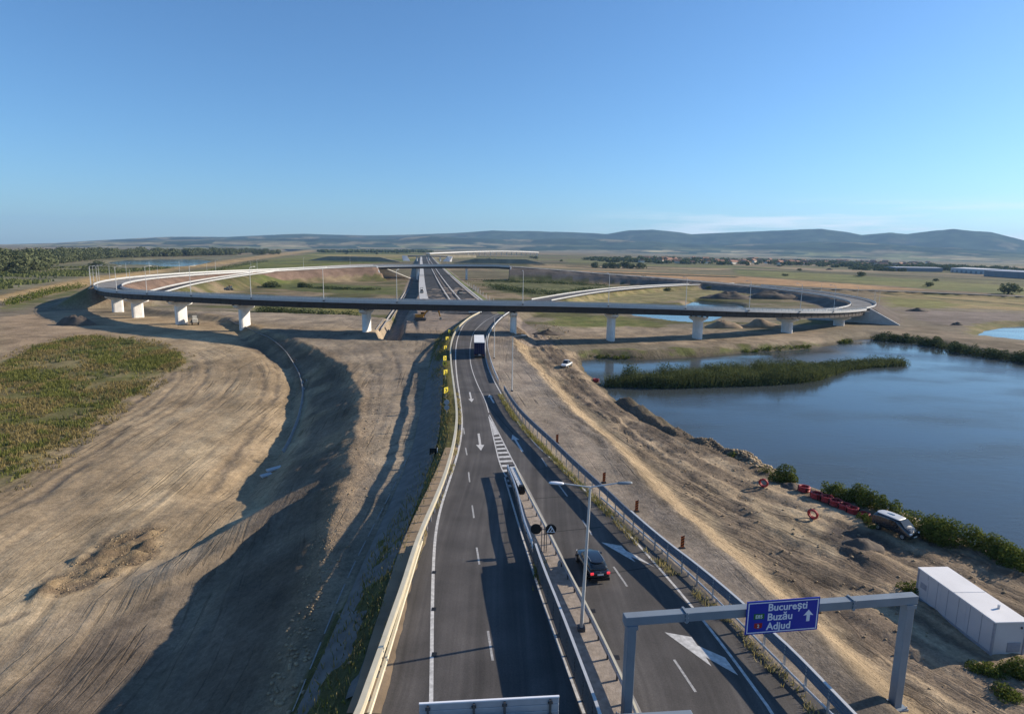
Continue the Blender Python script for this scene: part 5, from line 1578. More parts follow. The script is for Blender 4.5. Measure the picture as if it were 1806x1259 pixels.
MB().box((0, -2.305, .74), (.5, .02, .11)).build('number_plate', M['plate'], car)
MB().tube((0, -2.28, .92), (0, -2.31, .92), .06, n=10).build('emblem', M['rim'], car)

# dark van by the lake
vx, vy, vz = Gt(1577, 940)
a_ = Vector(G(1548, 928, vz)); b_ = Vector(G(1606, 952, vz)); dd = b_ - a_; hd = math.atan2(-dd.x, dd.y)
van = empty('van', (vx, vy, vz + .05), hd, 'dark grey van parked on the track beside the lakeside bushes', 'van')
secloft('body', [(-2.1, .82, .74, .34, 1.1), (-2.0, .88, .80, .28, 1.75), (-.6, .9, .84, .26, 1.84), (.7, .9, .82, .26, 1.80), (1.4, .9, .80, .26, 1.22), (1.85, .88, .74, .28, 1.06), (2.15, .78, .66, .36, .85)], M['vanpaint'], van)
secloft('roof', [(-1.95, .70, .66, 1.70, 1.78), (-.7, .74, .70, 1.76, 1.86), (.55, .72, .66, 1.72, 1.83), (.72, .62, .6, 1.66, 1.76)], M['galv2'], van)
b = MB(); b.quad((-.72, 1.46, 1.22), (.72, 1.46, 1.22), (.64, .80, 1.77), (-.64, .80, 1.77)); b.build('windscreen', M['glass'], van)
for sx in (-1, 1):
    b = MB(); p = [(sx * .905, .95, 1.12), (sx * .86, .42, 1.58), (sx * .87, -.15, 1.60), (sx * .905, -.15, 1.12)]
    b.poly(p if sx < 0 else p[::-1]); b.build('side_window', M['glass'], van)
    o = MB().box((sx * .58, 1.98, .78), (.34, .22, .2)).build('headlight', M['headlight'], van); bevel(o, .05)
    MB().box((sx * .62, -2.08, .95), (.2, .08, .4)).build('tail_light', M['signred'], van)
    MB().box((sx * 1.0, .75, 1.15), (.2, .1, .2)).build('mirror', M['black'], van)
    for y in (-1.25, 1.35): wheel(van, sx * .80, y, .31, .22)
MB().box((0, 2.06, .45), (1.5, .14, .25)).build('bumper', M['black'], van)
MB().box((0, 2.14, .46), (.5, .02, .11)).build('number_plate', M['plate'], van)

# white pickup by the channel
px_, py_, pz_ = Gt(999, 647)
pk = empty('pickup', (px_, py_, pz_ + .03), 2.75, 'white pickup truck parked on churned ground at the lake corner', 'pickup')
secloft('body', [(-2.5, .82, .80, .5, .95), (-2.4, .88, .86, .4, 1.05), (-.6, .9, .88, .38, 1.06), (1.2, .9, .86, .38, 1.04), (2.2, .86, .78, .42, .98), (2.55, .74, .68, .5, .8)], M['carwhite'], pk)
secloft('windows', [(-.75, .78, .62, 1.0, 1.5), (-.5, .82, .66, 1.0, 1.72), (.5, .82, .66, 1.0, 1.72), (1.35, .76, .62, 1.0, 1.1)], M['glass'], pk)
secloft('roof', [(-.55, .66, .62, 1.68, 1.74), (0, .7, .64, 1.7, 1.80), (.5, .66, .62, 1.68, 1.74)], M['carwhite'], pk)
MB().box((0, -1.6, 1.07), (1.5, 1.6, .06)).build('load_bed', M['black'], pk)
for sx in (-1, 1):
    for y in (-1.5, 1.55): wheel(pk, sx * .82, y, .38, .25)
    MB().box((sx * .6, 2.48, .8), (.3, .1, .16)).build('headlight', M['headlight'], pk)

# lorry with dark blue box trailer
c0 = Vector(G(845.5, 633)); dq = Vector(G(853, 601)) - Vector(G(859.5, 640))
tdir = (Vector(G(848, 600)) - Vector(G(846.5, 628))); hd = math.atan2(-tdir.x, tdir.y) + .02
tk = empty('lorry', (c0.x, c0.y, .05), hd, 'articulated lorry with dark blue box trailer and white roof seen from behind', 'lorry')
o = MB().box((0, 6.8, 2.45), (2.5, 13.5, 2.75)).build('trailer_box', M['truckblue'], tk); bevel(o, .05)
o = MB().box((0, 6.8, 3.87), (2.55, 13.6, .10)).build('trailer_roof', M['truckroof'], tk)
for sx in (-1, 1):
    o = MB().box((sx * .63, .02, 2.42), (1.20, .06, 2.6)).build('rear_door', M['truckblue'], tk); bevel(o, .02)
    for k in (.25, .8): MB().tube((sx * k, -.035, 1.15), (sx * k, -.035, 3.7), .025, n=6).build('door_bar', M['dkpost'], tk)
    MB().box((sx * 1.0, .0, .82), (.4, .08, .14)).build('tail_light', M['signred'], tk)
    MB().box((sx * 1.2, 5.5, .85), (.04, 6.5, .5)).build('side_guard', M['dkpost'], tk)
    MB().box((sx * .95, .7, .6), (.5, .04, .7)).build('mud_flap', M['black'], tk)
    for y in (1.7, 3.0, 4.3, 11.6): wheel(tk, sx * 1.02, y, .5, .4)
    wheel(tk, sx * 1.0, 14.6, .5, .35)
MB().box((0, .02, .68), (2.4, .14, .28)).build('bumper', M['dkpost'], tk)
MB().box((0, -.03, 1.0), (.52, .02, .13)).build('number_plate', M['plate'], tk)
MB().box((0, 7.5, .98), (1.1, 13.5, .24)).build('chassis', M['black'], tk)
secloft('cab', [(13.7, 1.2, 1.1, .9, 3.4), (14.0, 1.22, 1.14, .6, 3.7), (15.2, 1.22, 1.12, .5, 3.4), (15.8, 1.18, 1.05, .5, 2.5), (15.9, 1.1, 1.0, .6, 1.4)], M['carwhite'], tk)

# excavator and plant
def tracks(root, L, W, h, mtl='dkpost'):
    for sx in (-1, 1):
        b = MB(); r = h / 2; pts = []
        for i in range(9):
            t = -math.pi / 2 + math.pi * i / 8; pts.append((L / 2 - r + r * math.cos(t), r + r * math.sin(t)))
        for i in range(9):
            t = math.pi / 2 + math.pi * i / 8; pts.append((-L / 2 + r + r * math.cos(t), r + r * math.sin(t)))
        x0, x1 = sx * W / 2 - .3, sx * W / 2 + .3
        k = len(b.v)
        for x in (x0, x1):
            for (y, z) in pts: b.v.append((x, y, z))
        n = len(pts)
        for i in range(n): b.f.append((k + i, k + (i + 1) % n, k + n + (i + 1) % n, k + n + i))
        b.f.append(tuple(k + i for i in range(n))); b.f.append(tuple(k + n + i for i in reversed(range(n))))
        b.build('track', M[mtl], root, fix=True)
def box_arm(p, q, w, h0, h1, name, mtl, root):
    """tapered box girder between two points of the y-z plane"""
    p = Vector(p); q = Vector(q); d = (q - p).normalized(); n = Vector((0, -d.z, d.y)); b = MB()
    R0 = [p + n * h0 / 2 + Vector((s * w / 2, 0, 0)) for s in (-1, 1)] + [p - n * h0 / 2 + Vector((s * w / 2, 0, 0)) for s in (1, -1)]
    R1 = [q + n * h1 / 2 + Vector((s * w / 2, 0, 0)) for s in (-1, 1)] + [q - n * h1 / 2 + Vector((s * w / 2, 0, 0)) for s in (1, -1)]
    loft(b, [R0, R1]); return b.build(name, mtl, root, fix=True)
x, y, z = Gt(741, 565)
ex = empty('excavator', (x, y, z), -1.5, 'orange excavator working on the plateau just under the flyover', 'excavator')
tracks(ex, 4.4, 2.5, .9)
o = MB().box((0, -.5, 1.75), (2.6, 3.6, 1.1)).build('house', M['digger'], ex); bevel(o, .1)
o = MB().box((0, -2.0, 1.7), (2.7, .8, 1.2)).build('counterweight', M['diggergrey'], ex); bevel(o, .15)
o = MB().box((-.8, .9, 2.1), (1.0, 1.5, 1.7), taper=.9).build('cab', M['glass'], ex)
MB().box((-.8, .9, 2.98), (1.0, 1.5, .1)).build('cab_roof', M['digger'], ex)
box_arm((.3, 1.0, 1.8), (.3, 4.0, 4.6), .5, .9, .7, 'boom', M['digger'], ex); box_arm((.3, 3.9, 4.6), (.3, 6.6, 4.1), .5, .7, .5, 'boom', M['digger'], ex)
box_arm((.3, 6.5, 4.4), (.3, 7.4, 1.4), .4, .6, .35, 'stick', M['digger'], ex)
b = MB(); b.prism([(0, 0), (1.0, .1), (.9, .9), (.2, 1.0)], (-.5, .5)); o = b.build('bucket', M['diggergrey'], ex, fix=True); o.location = (.3, 7.0, .3); o.rotation_euler = (0, 0, 1.57)
for sx in (-.25, .25): MB().tube((.3 + sx, 1.8, 1.9), (.3 + sx, 3.2, 3.6), .09, n=6).build('ram', M['rim'], ex)

x, y, z = Gt(405, 512)
bz = empty('bulldozer', (x, y, z), 1.1, 'dark small bulldozer left of the round bushes inside the ring', 'bulldozer')
tracks(bz, 3.6, 2.2, 1.0)
o = MB().box((0, .8, 1.5), (1.3, 2.2, .9)).build('engine', M['diggergrey'], bz); bevel(o, .08)
MB().box((0, -.8, 2.0), (1.5, 1.4, 1.5), taper=.85).build('cab', M['glass'], bz); MB().box((0, -.8, 2.8), (1.4, 1.3, .1)).build('cab_roof', M['digger'], bz)
o = MB().box((0, 2.7, .7), (3.2, .25, 1.2)).build('blade', M['diggergrey'], bz)
for sx in (-1, 1): box_arm((sx * 1.3, 0, .6), (sx * 1.3, 2.6, .5), .2, .3, .3, 'push_arm', M['diggergrey'], bz)
x, y, z = Gt(344, 572)
gd = empty('motor_grader', (x, y, z), .5, 'pale construction vehicle standing right of the third pier from the left', 'grader')
o = MB().box((0, -1.6, 1.6), (1.8, 3.0, 1.3)).build('engine', M['machpale'], gd); bevel(o, .1)
o = MB().box((0, .6, 2.2), (1.6, 1.6, 1.9), taper=.9).build('cab', M['machpale'], gd)
MB().box((0, .6, 2.45), (1.64, 1.3, .8)).build('window', M['glass'], gd)
box_arm((0, 1.3, 1.5), (0, 5.0, 1.4), .4, .5, .4, 'frame', M['machpale'], gd)
o = MB().box((0, 2.6, .5), (3.4, .15, .7)).build('blade', M['diggergrey'], gd)
for sx in (-1, 1):
    for yy_ in (-2.4, -.9, 4.6): wheel(gd, sx * 1.0, yy_, .6, .4)
# vehicles on the motorway head
def roller(px, py, rz, lab, cab):
    x, y, z = Gt(px, py)
    r = empty('road_roller', (x, y, z + .1), rz, lab, 'road roller')
    for yy_ in (-1.6, 1.6): MB().tube((-1.0, yy_, .65), (1.0, yy_, .65), .65, n=18).build('drum', M['diggergrey'], r)
    o = MB().box((0, .9, 1.5), (1.5, 2.2, .8)).build('engine', M[cab], r); bevel(o, .1)
    o = MB().box((0, -.9, 1.6), (1.5, 1.4, .9)).build('platform', M['black'], r)
    for sx in (-.6, .6):
        for yy_ in (-1.5, -.2): MB().tube((sx, yy_, 1.9), (sx, yy_, 3.0), .05, n=6).build('roof_post', M['black'], r)
    o = MB().box((0, -.85, 3.05), (1.7, 1.9, .12)).build('canopy', M['black'], r)
    return r
roller(744, 517, .1, 'dark road roller on the pale left shoulder of the motorway head', 'machpale')
roller(811, 519, .4, 'dark road roller at the right end of the motorway head', 'black')
x, y, z = Gt(838, 553.5)
wv = empty('delivery_van', (x, y, z + .05), -1.2, 'white van parked just under the flyover left of the bend', 'van')
secloft('body', [(-2.6, .92, .86, .4, 2.2), (-2.5, .96, .9, .35, 2.35), (.6, .96, .88, .35, 2.35), (1.4, .96, .86, .35, 1.5), (2.3, .9, .8, .4, 1.1), (2.6, .8, .7, .5, .9)], M['carwhite'], wv)
b = MB(); b.quad((-.75, 1.5, 1.5), (.75, 1.5, 1.5), (.7, .75, 2.2), (-.7, .75, 2.2)); b.build('windscreen', M['glass'], wv)
for sx in (-1, 1):
    for yy_ in (-1.6, 1.6): wheel(wv, sx * .86, yy_, .36, .24)

# white prefabricated box by the lake track
z = -3.3
p0 = Vector(G(1615, 1055, z)); p1 = Vector(G(1746, 1158, z)); dd = p1 - p0; L_ = dd.length; hd = math.atan2(-dd.x, dd.y)
ct = empty('site_cabin', ((p0.x + p1.x) / 2 + .0, (p0.y + p1.y) / 2, z), hd, 'long white windowless site cabin standing in weeds at the lower right', 'cabin')
# local: +y from the far end to the near end; +x points away from the road side
sgn = -1 if (Matrix.Rotation(hd, 2) @ Vector((1, 0))).x < 0 else 1
w_ = 2.45; cx0 = sgn * w_ / 2
for k in range(3):
    yk = -L_ / 2 + L_ * (k + .5) / 3
    o = MB().box((cx0 - sgn * w_ / 2, yk, 1.45), (.06, L_ / 3 - .012, 2.6)).build('wall_panel', M['white'], ct)
MB().box((cx0 + sgn * w_ / 2, 0, 1.45), (.06, L_, 2.6)).build('wall_panel', M['white'], ct)
for yy_ in (-L_ / 2 + .03, L_ / 2 - .03): MB().box((cx0, yy_, 1.45), (w_ - .07, .06, 2.6)).build('end_wall', M['white'], ct)
o = MB().box((cx0, 0, 2.80), (w_ + .22, L_ + .22, .10)).build('roof', M['whiteroof'], ct); bevel(o, .02)
for sx in (-1, 1):
    for yy_ in (-L_ / 2, L_ / 2): MB().box((cx0 + sx * w_ / 2, yy_, 1.45), (.14, .14, 2.62)).build('corner_post', M['grille'], ct)
for k in range(1, 7):
    yk = -L_ / 2 + L_ * k / 7
    for sx in (-1, 1): MB().box((cx0 + sx * (w_ / 2 + .036), yk, 1.45), (.018, .035, 2.5)).build('seam', M['grille'], ct)
for sx in (-1, 1): MB().box((cx0 + sx * (w_ / 2 + .05), 0, .26), (.05, L_ - .2, .22)).build('skirt', M['grille'], ct)
MB().box((cx0, 0, 2.865), (w_ + .1, .07, .03)).build('roof_seam', M['whiteroof'], ct)
MB().box((cx0, 0, .08), (w_ - .1, L_ - .1, .16)).build('base', M['dkpost'], ct)
o = MB().box((cx0 + sgn * .45, L_ / 2 + .02, .75), (1.0, .05, .75)).build('grille', M['grille'], ct)
for k in range(5): MB().box((cx0 + sgn * .45, L_ / 2 + .055, .47 + k * .14), (.92, .03, .05)).build('louvre', M['grille'], ct)
MB().box((cx0 - sgn * w_ / 2 - sgn * .04, -L_ / 2 + .75, 1.3), (.03, 1.0, 1.9)).build('door', M['white'], ct)
MB().box((cx0 - sgn * w_ / 2 - sgn * .06, -L_ / 2 + .75, 1.55), (.02, .7, .5)).build('vent', M['grille'], ct)
MB().tube((cx0 + sgn * .4, L_ / 2 - 1.6, 2.85), (cx0 + sgn * .4, L_ / 2 - 1.6, 3.15), .09, n=10).build('roof_vent', M['galv'], ct)
MB().box((cx0 + sgn * .85, L_ / 2 - .02 + .05, 2.3), (.1, .08, .16)).build('lamp', M['dkpost'], ct)

# red pipe coils along the shore
coil_n = 0
def coil(px, py, lab, lying=True, s=1.0, rz=0.0, grp=None):
    x, y, z = Gt(px, py)
    r = empty('pipe_coil', (x, y, z), rz, lab, 'pipe coil', grp)
    n = 3 if lying else 2
    for k in range(n):
        Rr = (.58 - .04 * (k % 2)) * s
        if lying: MB().torus((0, 0, (.14 + k * .2) * s), Rr, .13 * s, n=20, m=7).build('turn', M['redpipe'], r, smooth=True)
        else: MB().torus(((k - .5) * .22 * s, 0, .68 * s), Rr, .13 * s, n=20, m=7, M=Matrix.Rotation(math.pi / 2 - .2, 3, 'Y')).build('turn', M['redpipe'], r, smooth=True)
    for t in (0.4, 2.5, 4.6):
        if lying: MB().box((.58 * s * math.cos(t), .58 * s * math.sin(t), .32 * s), (.36 * s, .06, .66 * s), rz=t).build('strap', M['black'], r)
    return r
coil(1346, 859, 'red pipe coil standing upright apart from the row, farthest up the shore', False, .85, .9)
coil(1418, 866, 'first red pipe coil at the left end of the row by the shrubs', True, 1.0)
for px, py, lab in ((1440, 878, 'red pipe coil second in the row along the bushes'), (1458, 884, 'red pipe coil third in the row along the bushes'), (1474, 891, 'red pipe coil fourth in the row along the bushes'),
                    (1489, 898, 'red pipe coil fifth in the row along the bushes'), (1502, 904, 'red pipe coil at the right end of the row near the van')):
    coil(px, py, lab, True, 1.05, rng.uniform(0, 3))
coil(1433, 915, 'single red pipe coil standing on the sand nearer the road than the row', False, .85, .7)
coil(1524, 912, 'brownish red coil half hidden in weeds beside the dark van', True, .85)
coil(1051, 673, 'far red pipe coil beside the water at the reed island end', True, 1.1, .8)

# ================================================================== HILLS
prof = [(-300, 432), (0, 431), (100, 428.5), (170, 424), (300, 417.5), (400, 418), (480, 414), (540, 412.5), (640, 415.5), (700, 414.5), (780, 412), (830, 409.5), (870, 406.5), (950, 408), (1030, 411), (1070, 413),
        (1110, 406), (1150, 404.5), (1200, 410), (1220, 413.5), (1300, 409), (1380, 406.5), (1450, 403.5), (1490, 409), (1520, 415), (1570, 410), (1600, 413), (1650, 406.5), (1680, 403.5), (1720, 408), (1750, 410), (1806, 424), (1950, 432), (2100, 428), (2400, 436)]
prof2 = [(-300, 436), (0, 434), (170, 429), (260, 424), (400, 422), (560, 421), (700, 421), (760, 416.5), (800, 420), (900, 424), (1000, 421), (1100, 425), (1200, 430), (1260, 433), (1330, 432), (1420, 428), (1500, 425.5), (1560, 428), (1640, 433), (1700, 437), (1806, 446), (2000, 448), (2400, 450)]
def ridge_z(px, py, dist):
    d = ray(px, py); t = dist / math.hypot(d.x, d.y); return math.atan2(d.x, d.y), H + d.z * t
d1_, d2_ = 10500.0, 8300.0
r1 = np.array([ridge_z(a, b_, d1_) for a, b_ in prof]); r2 = np.array([ridge_z(a, b_, d2_) for a, b_ in prof2])
azs = np.radians(np.arange(-64, 64.01, .14)); ds = np.concatenate([np.linspace(5600, 12000, 60), np.linspace(12200, 14200, 8)])
AZ, DS = np.meshgrid(azs, ds)
hx, hy = DS * np.sin(AZ), DS * np.cos(AZ)
h1 = np.interp(AZ, r1[:, 0], r1[:, 1]); h2 = np.interp(AZ, r2[:, 0], r2[:, 1])
n1 = fbm(hx / 900, hy / 900, 101, 5); n2 = fbm(hx / 420, hy / 420, 111, 5)
base = plain(hx, hy)
s1 = np.exp(-((DS - d1_) / np.where(DS < d1_, 1500, 2500)) ** 2); s2 = np.exp(-((DS - d2_) / np.where(DS < d2_, 1100, 1300)) ** 2)
e1 = (h1 - base) * s1 * (1 - .38 * (1 - s1) * (n1 * 2)) * (.97 + .06 * n2)
e2 = (h2 - base) * s2 * (.80 + .4 * n1) * (.95 + .1 * n2)
hz = base + np.maximum(e1, e2) * sstep(5600, 6900, DS) - 2
hcol = np.empty(hx.shape + (3,)); hcol[:] = (.040, .055, .030)
fld = _hash(np.floor((hx + hy * .4) / 500), np.floor(hy / 330), 77)
rel = np.maximum(hz - base, 0)
w = (sstep(95, 25, rel) * sstep(.25, .5, fld + .25 * (n1 - .5)))[..., None]
hcol = hcol * (1 - w) + np.where((fld > .7)[..., None], np.array([.30, .25, .14]), np.array([.17, .17, .08])) * w
hcol *= (.7 + .6 * sstep(.35, .65, fbm(hx / 260, hy / 260, 141, 4)))[..., None]
w = (sstep(.57, .66, n2) * sstep(300, 110, rel) * .85)[..., None]
hcol = hcol * (1 - w) + np.array([.24, .20, .12]) * w
nv, nu = hx.shape
me = bpy.data.meshes.new('hills')
me.vertices.add(nu * nv); me.vertices.foreach_set('co', np.stack([hx, hy, hz], -1).astype(np.float32).ravel())
ii = (np.arange(nv - 1)[:, None] * nu + np.arange(nu - 1)[None, :]).ravel()
q = np.stack([ii, ii + 1, ii + nu + 1, ii + nu], 1).astype(np.int32)
me.loops.add(q.size); me.loops.foreach_set('vertex_index', q.ravel()); me.polygons.add(len(q)); me.polygons.foreach_set('loop_start', np.arange(0, q.size, 4, dtype=np.int32))
a = me.attributes.new('soil', 'FLOAT_COLOR', 'POINT'); a.data.foreach_set('color', np.concatenate([hcol.reshape(-1, 3), np.ones((nu * nv, 1))], 1).astype(np.float32).ravel())
hm = bpy.data.materials.new('hill_cover'); hm.use_nodes = True
nt = hm.node_tree; bs = nt.nodes['Principled BSDF']; bs.inputs['Roughness'].default_value = 1.0; bs.inputs['Specular IOR Level'].default_value = 0
at = nt.nodes.new('ShaderNodeAttribute'); at.attribute_name = 'soil'
tn = nt.nodes.new('ShaderNodeTexNoise'); tn.inputs['Scale'].default_value = .006; tn.inputs['Detail'].default_value = 8
tcn = nt.nodes.new('ShaderNodeTexCoord'); nt.links.new(tcn.outputs['Object'], tn.inputs['Vector'])
mpn = nt.nodes.new('ShaderNodeMapRange'); mpn.inputs['From Min'].default_value = .3; mpn.inputs['From Max'].default_value = .7; mpn.inputs['To Min'].default_value = .6; mpn.inputs['To Max'].default_value = 1.4
nt.links.new(tn.outputs['Fac'], mpn.inputs[0])
vmn = nt.nodes.new('ShaderNodeVectorMath'); vmn.operation = 'SCALE'; nt.links.new(at.outputs['Color'], vmn.inputs[0]); nt.links.new(mpn.outputs[0], vmn.inputs['Scale']); nt.links.new(vmn.outputs[0], bs.inputs['Base Color'])
me.materials.append(hm); me.shade_smooth(); me.update()
if me.polygons[0].normal.z < 0: me.flip_normals()
link('hills', me, None, 'structure')

# haze in the valley air
hb = MB().box((0, 7600, 330), (36000, 18000, 684)).build('haze', None, None, 'stuff')
hmat = bpy.data.materials.new('haze'); hmat.use_nodes = True
nt = hmat.node_tree; nt.nodes.clear()
ho = nt.nodes.new('ShaderNodeOutputMaterial'); pv = nt.nodes.new('ShaderNodeVolumePrincipled')
pv.inputs['Color'].default_value = (.38, .65, 1.0, 1); pv.inputs['Density'].default_value = 4.8e-5; pv.inputs['Anisotropy'].default_value = .12
nt.links.new(pv.outputs[0], ho.inputs['Volume'])
hb.data.materials.append(hmat)

# ================================================================== VEGETATION
def leaf_mesh(name, lumps, n, size, mtl, seed=0, flat_bottom=True, up=.25, shell=.45):
    r = np.random.default_rng(seed)
    vol = np.array([l[3] * l[4] * l[5] for l in lumps]) ** .75; pk = r.choice(len(lumps), n, p=vol / vol.sum())
    L = np.array(lumps)[pk]
    d = r.normal(size=(n, 3)); d /= np.linalg.norm(d, axis=1)[:, None]
    rad = (1 - shell * r.random(n) ** 1.6)
    # ragged outline
    rad *= 1 + .22 * (fbm(d[:, 0] * 3 + pk * 7, d[:, 1] * 3 + d[:, 2] * 3, seed + 5, 3) - .4)
    c = L[:, :3] + d * rad[:, None] * L[:, 3:6]
    if flat_bottom: c[:, 2] = np.abs(c[:, 2])
    nr = d + r.normal(size=(n, 3)) * .7; nr[:, 2] += up; nr /= np.linalg.norm(nr, axis=1)[:, None]
    t = np.cross(nr, r.normal(size=(n, 3))); t /= np.linalg.norm(t, axis=1)[:, None]; b = np.cross(nr, t)
    s = size * (.6 + .8 * r.random(n))[:, None]
    v = np.stack([c - t * s * .5, c + b * s * .32, c + t * s * .6, c - b * s * .32], 1).reshape(-1, 3)
    me = bpy.data.meshes.new(name); me.vertices.add(4 * n); me.vertices.foreach_set('co', v.astype(np.float32).ravel())
    me.loops.add(4 * n); me.loops.foreach_set('vertex_index', np.arange(4 * n, dtype=np.int32)); me.polygons.add(n); me.polygons.foreach_set('loop_start', np.arange(0, 4 * n, 4, dtype=np.int32))
    me.materials.append(mtl); me.update(); return me
def blades(name, xyz, hgt, wid, lean, mtl, seed=0, kind='stuff', parent=None):
    r = np.random.default_rng(seed); n = len(xyz)
    a = r.random(n) * 2 * np.pi; h = hgt * (.55 + .7 * r.random(n)); w = wid * (.6 + .8 * r.random(n))
    tx, ty = np.cos(a), np.sin(a); la = r.random(n) * 2 * np.pi; ll = lean * r.random(n) * h
    tip = xyz + np.stack([np.cos(la) * ll, np.sin(la) * ll, h], 1)
    v = np.stack([xyz - np.stack([tx * w, ty * w, 0 * w + .05], 1), xyz + np.stack([tx * w, ty * w, 0 * w - .05], 1), tip], 1).reshape(-1, 3)
    me = bpy.data.meshes.new(name); me.vertices.add(3 * n); me.vertices.foreach_set('co', v.astype(np.float32).ravel())
    me.loops.add(3 * n); me.loops.foreach_set('vertex_index', np.arange(3 * n, dtype=np.int32)); me.polygons.add(n); me.polygons.foreach_set('loop_start', np.arange(0, 3 * n, 3, dtype=np.int32))
    me.materials.append(mtl); me.update()
    return link(name, me, parent, kind)
def in_poly(poly, n, seed=0, box=None):
    r = np.random.default_rng(seed); P = np.array([p[:2] for p in poly]); lo, hi = P.min(0), P.max(0)
    if box: lo = np.maximum(lo, box[0]); hi = np.minimum(hi, box[1])
    out = np.empty((0, 2))
    while len(out) < n:
        q = lo + (hi - lo) * r.random((n * 2, 2)); out = np.concatenate([out, q[inside(q[:, 0], q[:, 1], poly)]])
    return out[:n]
def on_line(line, n, o0, o1, seed=0, s0=0, s1=1):
    r = np.random.default_rng(seed); P = np.array([p[:2] for p in line]); L = np.concatenate([[0], np.cumsum(np.linalg.norm(np.diff(P, axis=0), axis=1))])
    s = (s0 + (s1 - s0) * r.random(n)) * L[-1]; x = np.interp(s, L, P[:, 0]); y = np.interp(s, L, P[:, 1])
    x2 = np.interp(s + .5, L, P[:, 0]); y2 = np.interp(s + .5, L, P[:, 1]); x1 = np.interp(s - .5, L, P[:, 0]); y1 = np.interp(s - .5, L, P[:, 1])
    t = np.stack([x2 - x1, y2 - y1], 1); t /= np.linalg.norm(t, axis=1)[:, None] + 1e-9
    o = o0 + (o1 - o0) * r.random(n)
    return np.stack([x - t[:, 1] * o, y + t[:, 0] * o], 1)
def lift(p, dz=0.0): return np.column_stack([p, Zs(p[:, 0], p[:, 1]) + dz])

# meadow on the left
mp_ = in_poly(meadow, 30000, 3, ((-190, 55), (-40, 230)))
den = fbm(mp_[:, 0] / 5, mp_[:, 1] / 5, 51, 4)
jit = np.random.default_rng(4)
def tufts(p, k, s): return np.repeat(p, k, 0) + np.random.default_rng(s).normal(size=(len(p) * k, 2)) * .22
pat = fbm(mp_[:, 0] / 9, mp_[:, 1] / 9, 53, 4) + .25 * (np.random.default_rng(6).random(len(mp_)) - .5)
g1 = mp_[(den < .53) & (pat > .40)][:9500]; g2 = mp_[(den >= .53) & (pat > .45)][:6000]
blades('tall_grass', lift(tufts(g1, 4, 1)), .62, .10, .7, M['grassblade'], 1)
blades('green_grass', lift(tufts(g2, 4, 2)), .70, .11, .6, M['grassgreen'], 2)
fringe = on_line(list(meadow) + [meadow[0]], 5200, -3.5, 4.5, 61)
fringe = fringe[(fringe[:, 0] > -190) & (fringe[:, 1] > 55) & (fbm(fringe[:, 0] / 4, fringe[:, 1] / 4, 62, 3) > .5)]
blades('tall_grass', lift(tufts(fringe, 3, 63)), .5, .09, .8, M['grassblade'], 63)
wd_ = in_poly(meadow, 1600, 64, ((-190, 55), (-40, 230))); wd_ = wd_[fbm(wd_[:, 0] / 12, wd_[:, 1] / 12, 65, 3) > .55]
blades('weeds', lift(tufts(wd_, 6, 66)), 1.25, .10, .5, M['reed'], 66)
# verges
vg = on_line(list(reversed(left_bar)), 9000, .6, 4.2, 5); vg = vg[vg[:, 1] < 200]
blades('verge_grass', lift(vg[::2]), .55, .06, .8, M['grassblade'], 3); blades('verge_grass', lift(vg[1::4]), .6, .06, .8, M['grassgreen'], 33)
vg = on_line(list(reversed(left_bar)), 5000, -.9, -.15, 6, .0, .62)
vg = vg[(vg[:, 1] < 110) & (fbm(vg[:, 0] / 2, vg[:, 1] / 3.5, 7, 3) > .44)]
blades('dry_verge_grass', np.column_stack([vg, np.full(len(vg), .06)]), .32, .04, .9, M['grassdry'], 4)
vg = on_line(rb1, 6000, .3, 1.15, 7); vg = vg[fbm(vg[:, 0] / 1.5, vg[:, 1] / 2.5, 8, 3) > .40]; blades('dry_verge_grass', np.column_stack([vg, np.full(len(vg), -.05)]), .42, .045, .9, M['grassdry'], 5)
vg = on_line(rb1, 1200, .3, 1.1, 8, .4, 1.0); blades('verge_grass', np.column_stack([vg, np.full(len(vg), -.05)]), .6, .05, .9, M['grassgreen'], 6)
x, y = G(951, 1012); p = np.random.default_rng(9).normal(size=(260, 2)) * (.25, .9) + (x + .1, y)
blades('weeds', np.column_stack([p, np.full(len(p), .1)]), .55, .04, .8, M['grassgreen'], 7)

# reed island
isl = GG([(1062, 682), (1100, 683), (1200, 685), (1300, 681), (1400, 677), (1440, 672), (1475, 661), (1500, 653), (1540, 649), (1575, 647), (1597, 645), (1594, 641), (1560, 639), (1520, 640), (1480, 644), (1440, 648), (1400, 652), (1300, 660), (1200, 668), (1100, 674)], -5)
ip = in_poly(isl, 26000, 11)
isl_h = lambda x_: 1 - .45 * sstep(70, 86, x_)
hh = (2.2 + 2.8 * fbm(ip[:, 0] / 5, ip[:, 1] / 5, 13, 3)) * isl_h(ip[:, 0])
blades('reed_bed', np.column_stack([ip, np.full(len(ip), -5.1)]), hh * .80, .08, .6, M['reed'], 12)
sp_ = ip[::3]; me = leaf_mesh('reed_clump', [(x, y, -5.0, 1.9, 1.6, (1.5 + 4.6 * float(fbm(np.array([x / 4]), np.array([y / 4]), 14, 3)[0])) * float(isl_h(x))) for x, y in ip[:420]], 90000, .30, M['leafdk'], 14, False, .3, .35)
m_ = np.empty(len(me.vertices) * 3, np.float32); me.vertices.foreach_get('co', m_); m_ = m_.reshape(-1, 3); m_[:, 2] = np.maximum(m_[:, 2], -5.05); me.vertices.foreach_set('co', m_.ravel())
link('reed_bed', me, None, 'stuff')

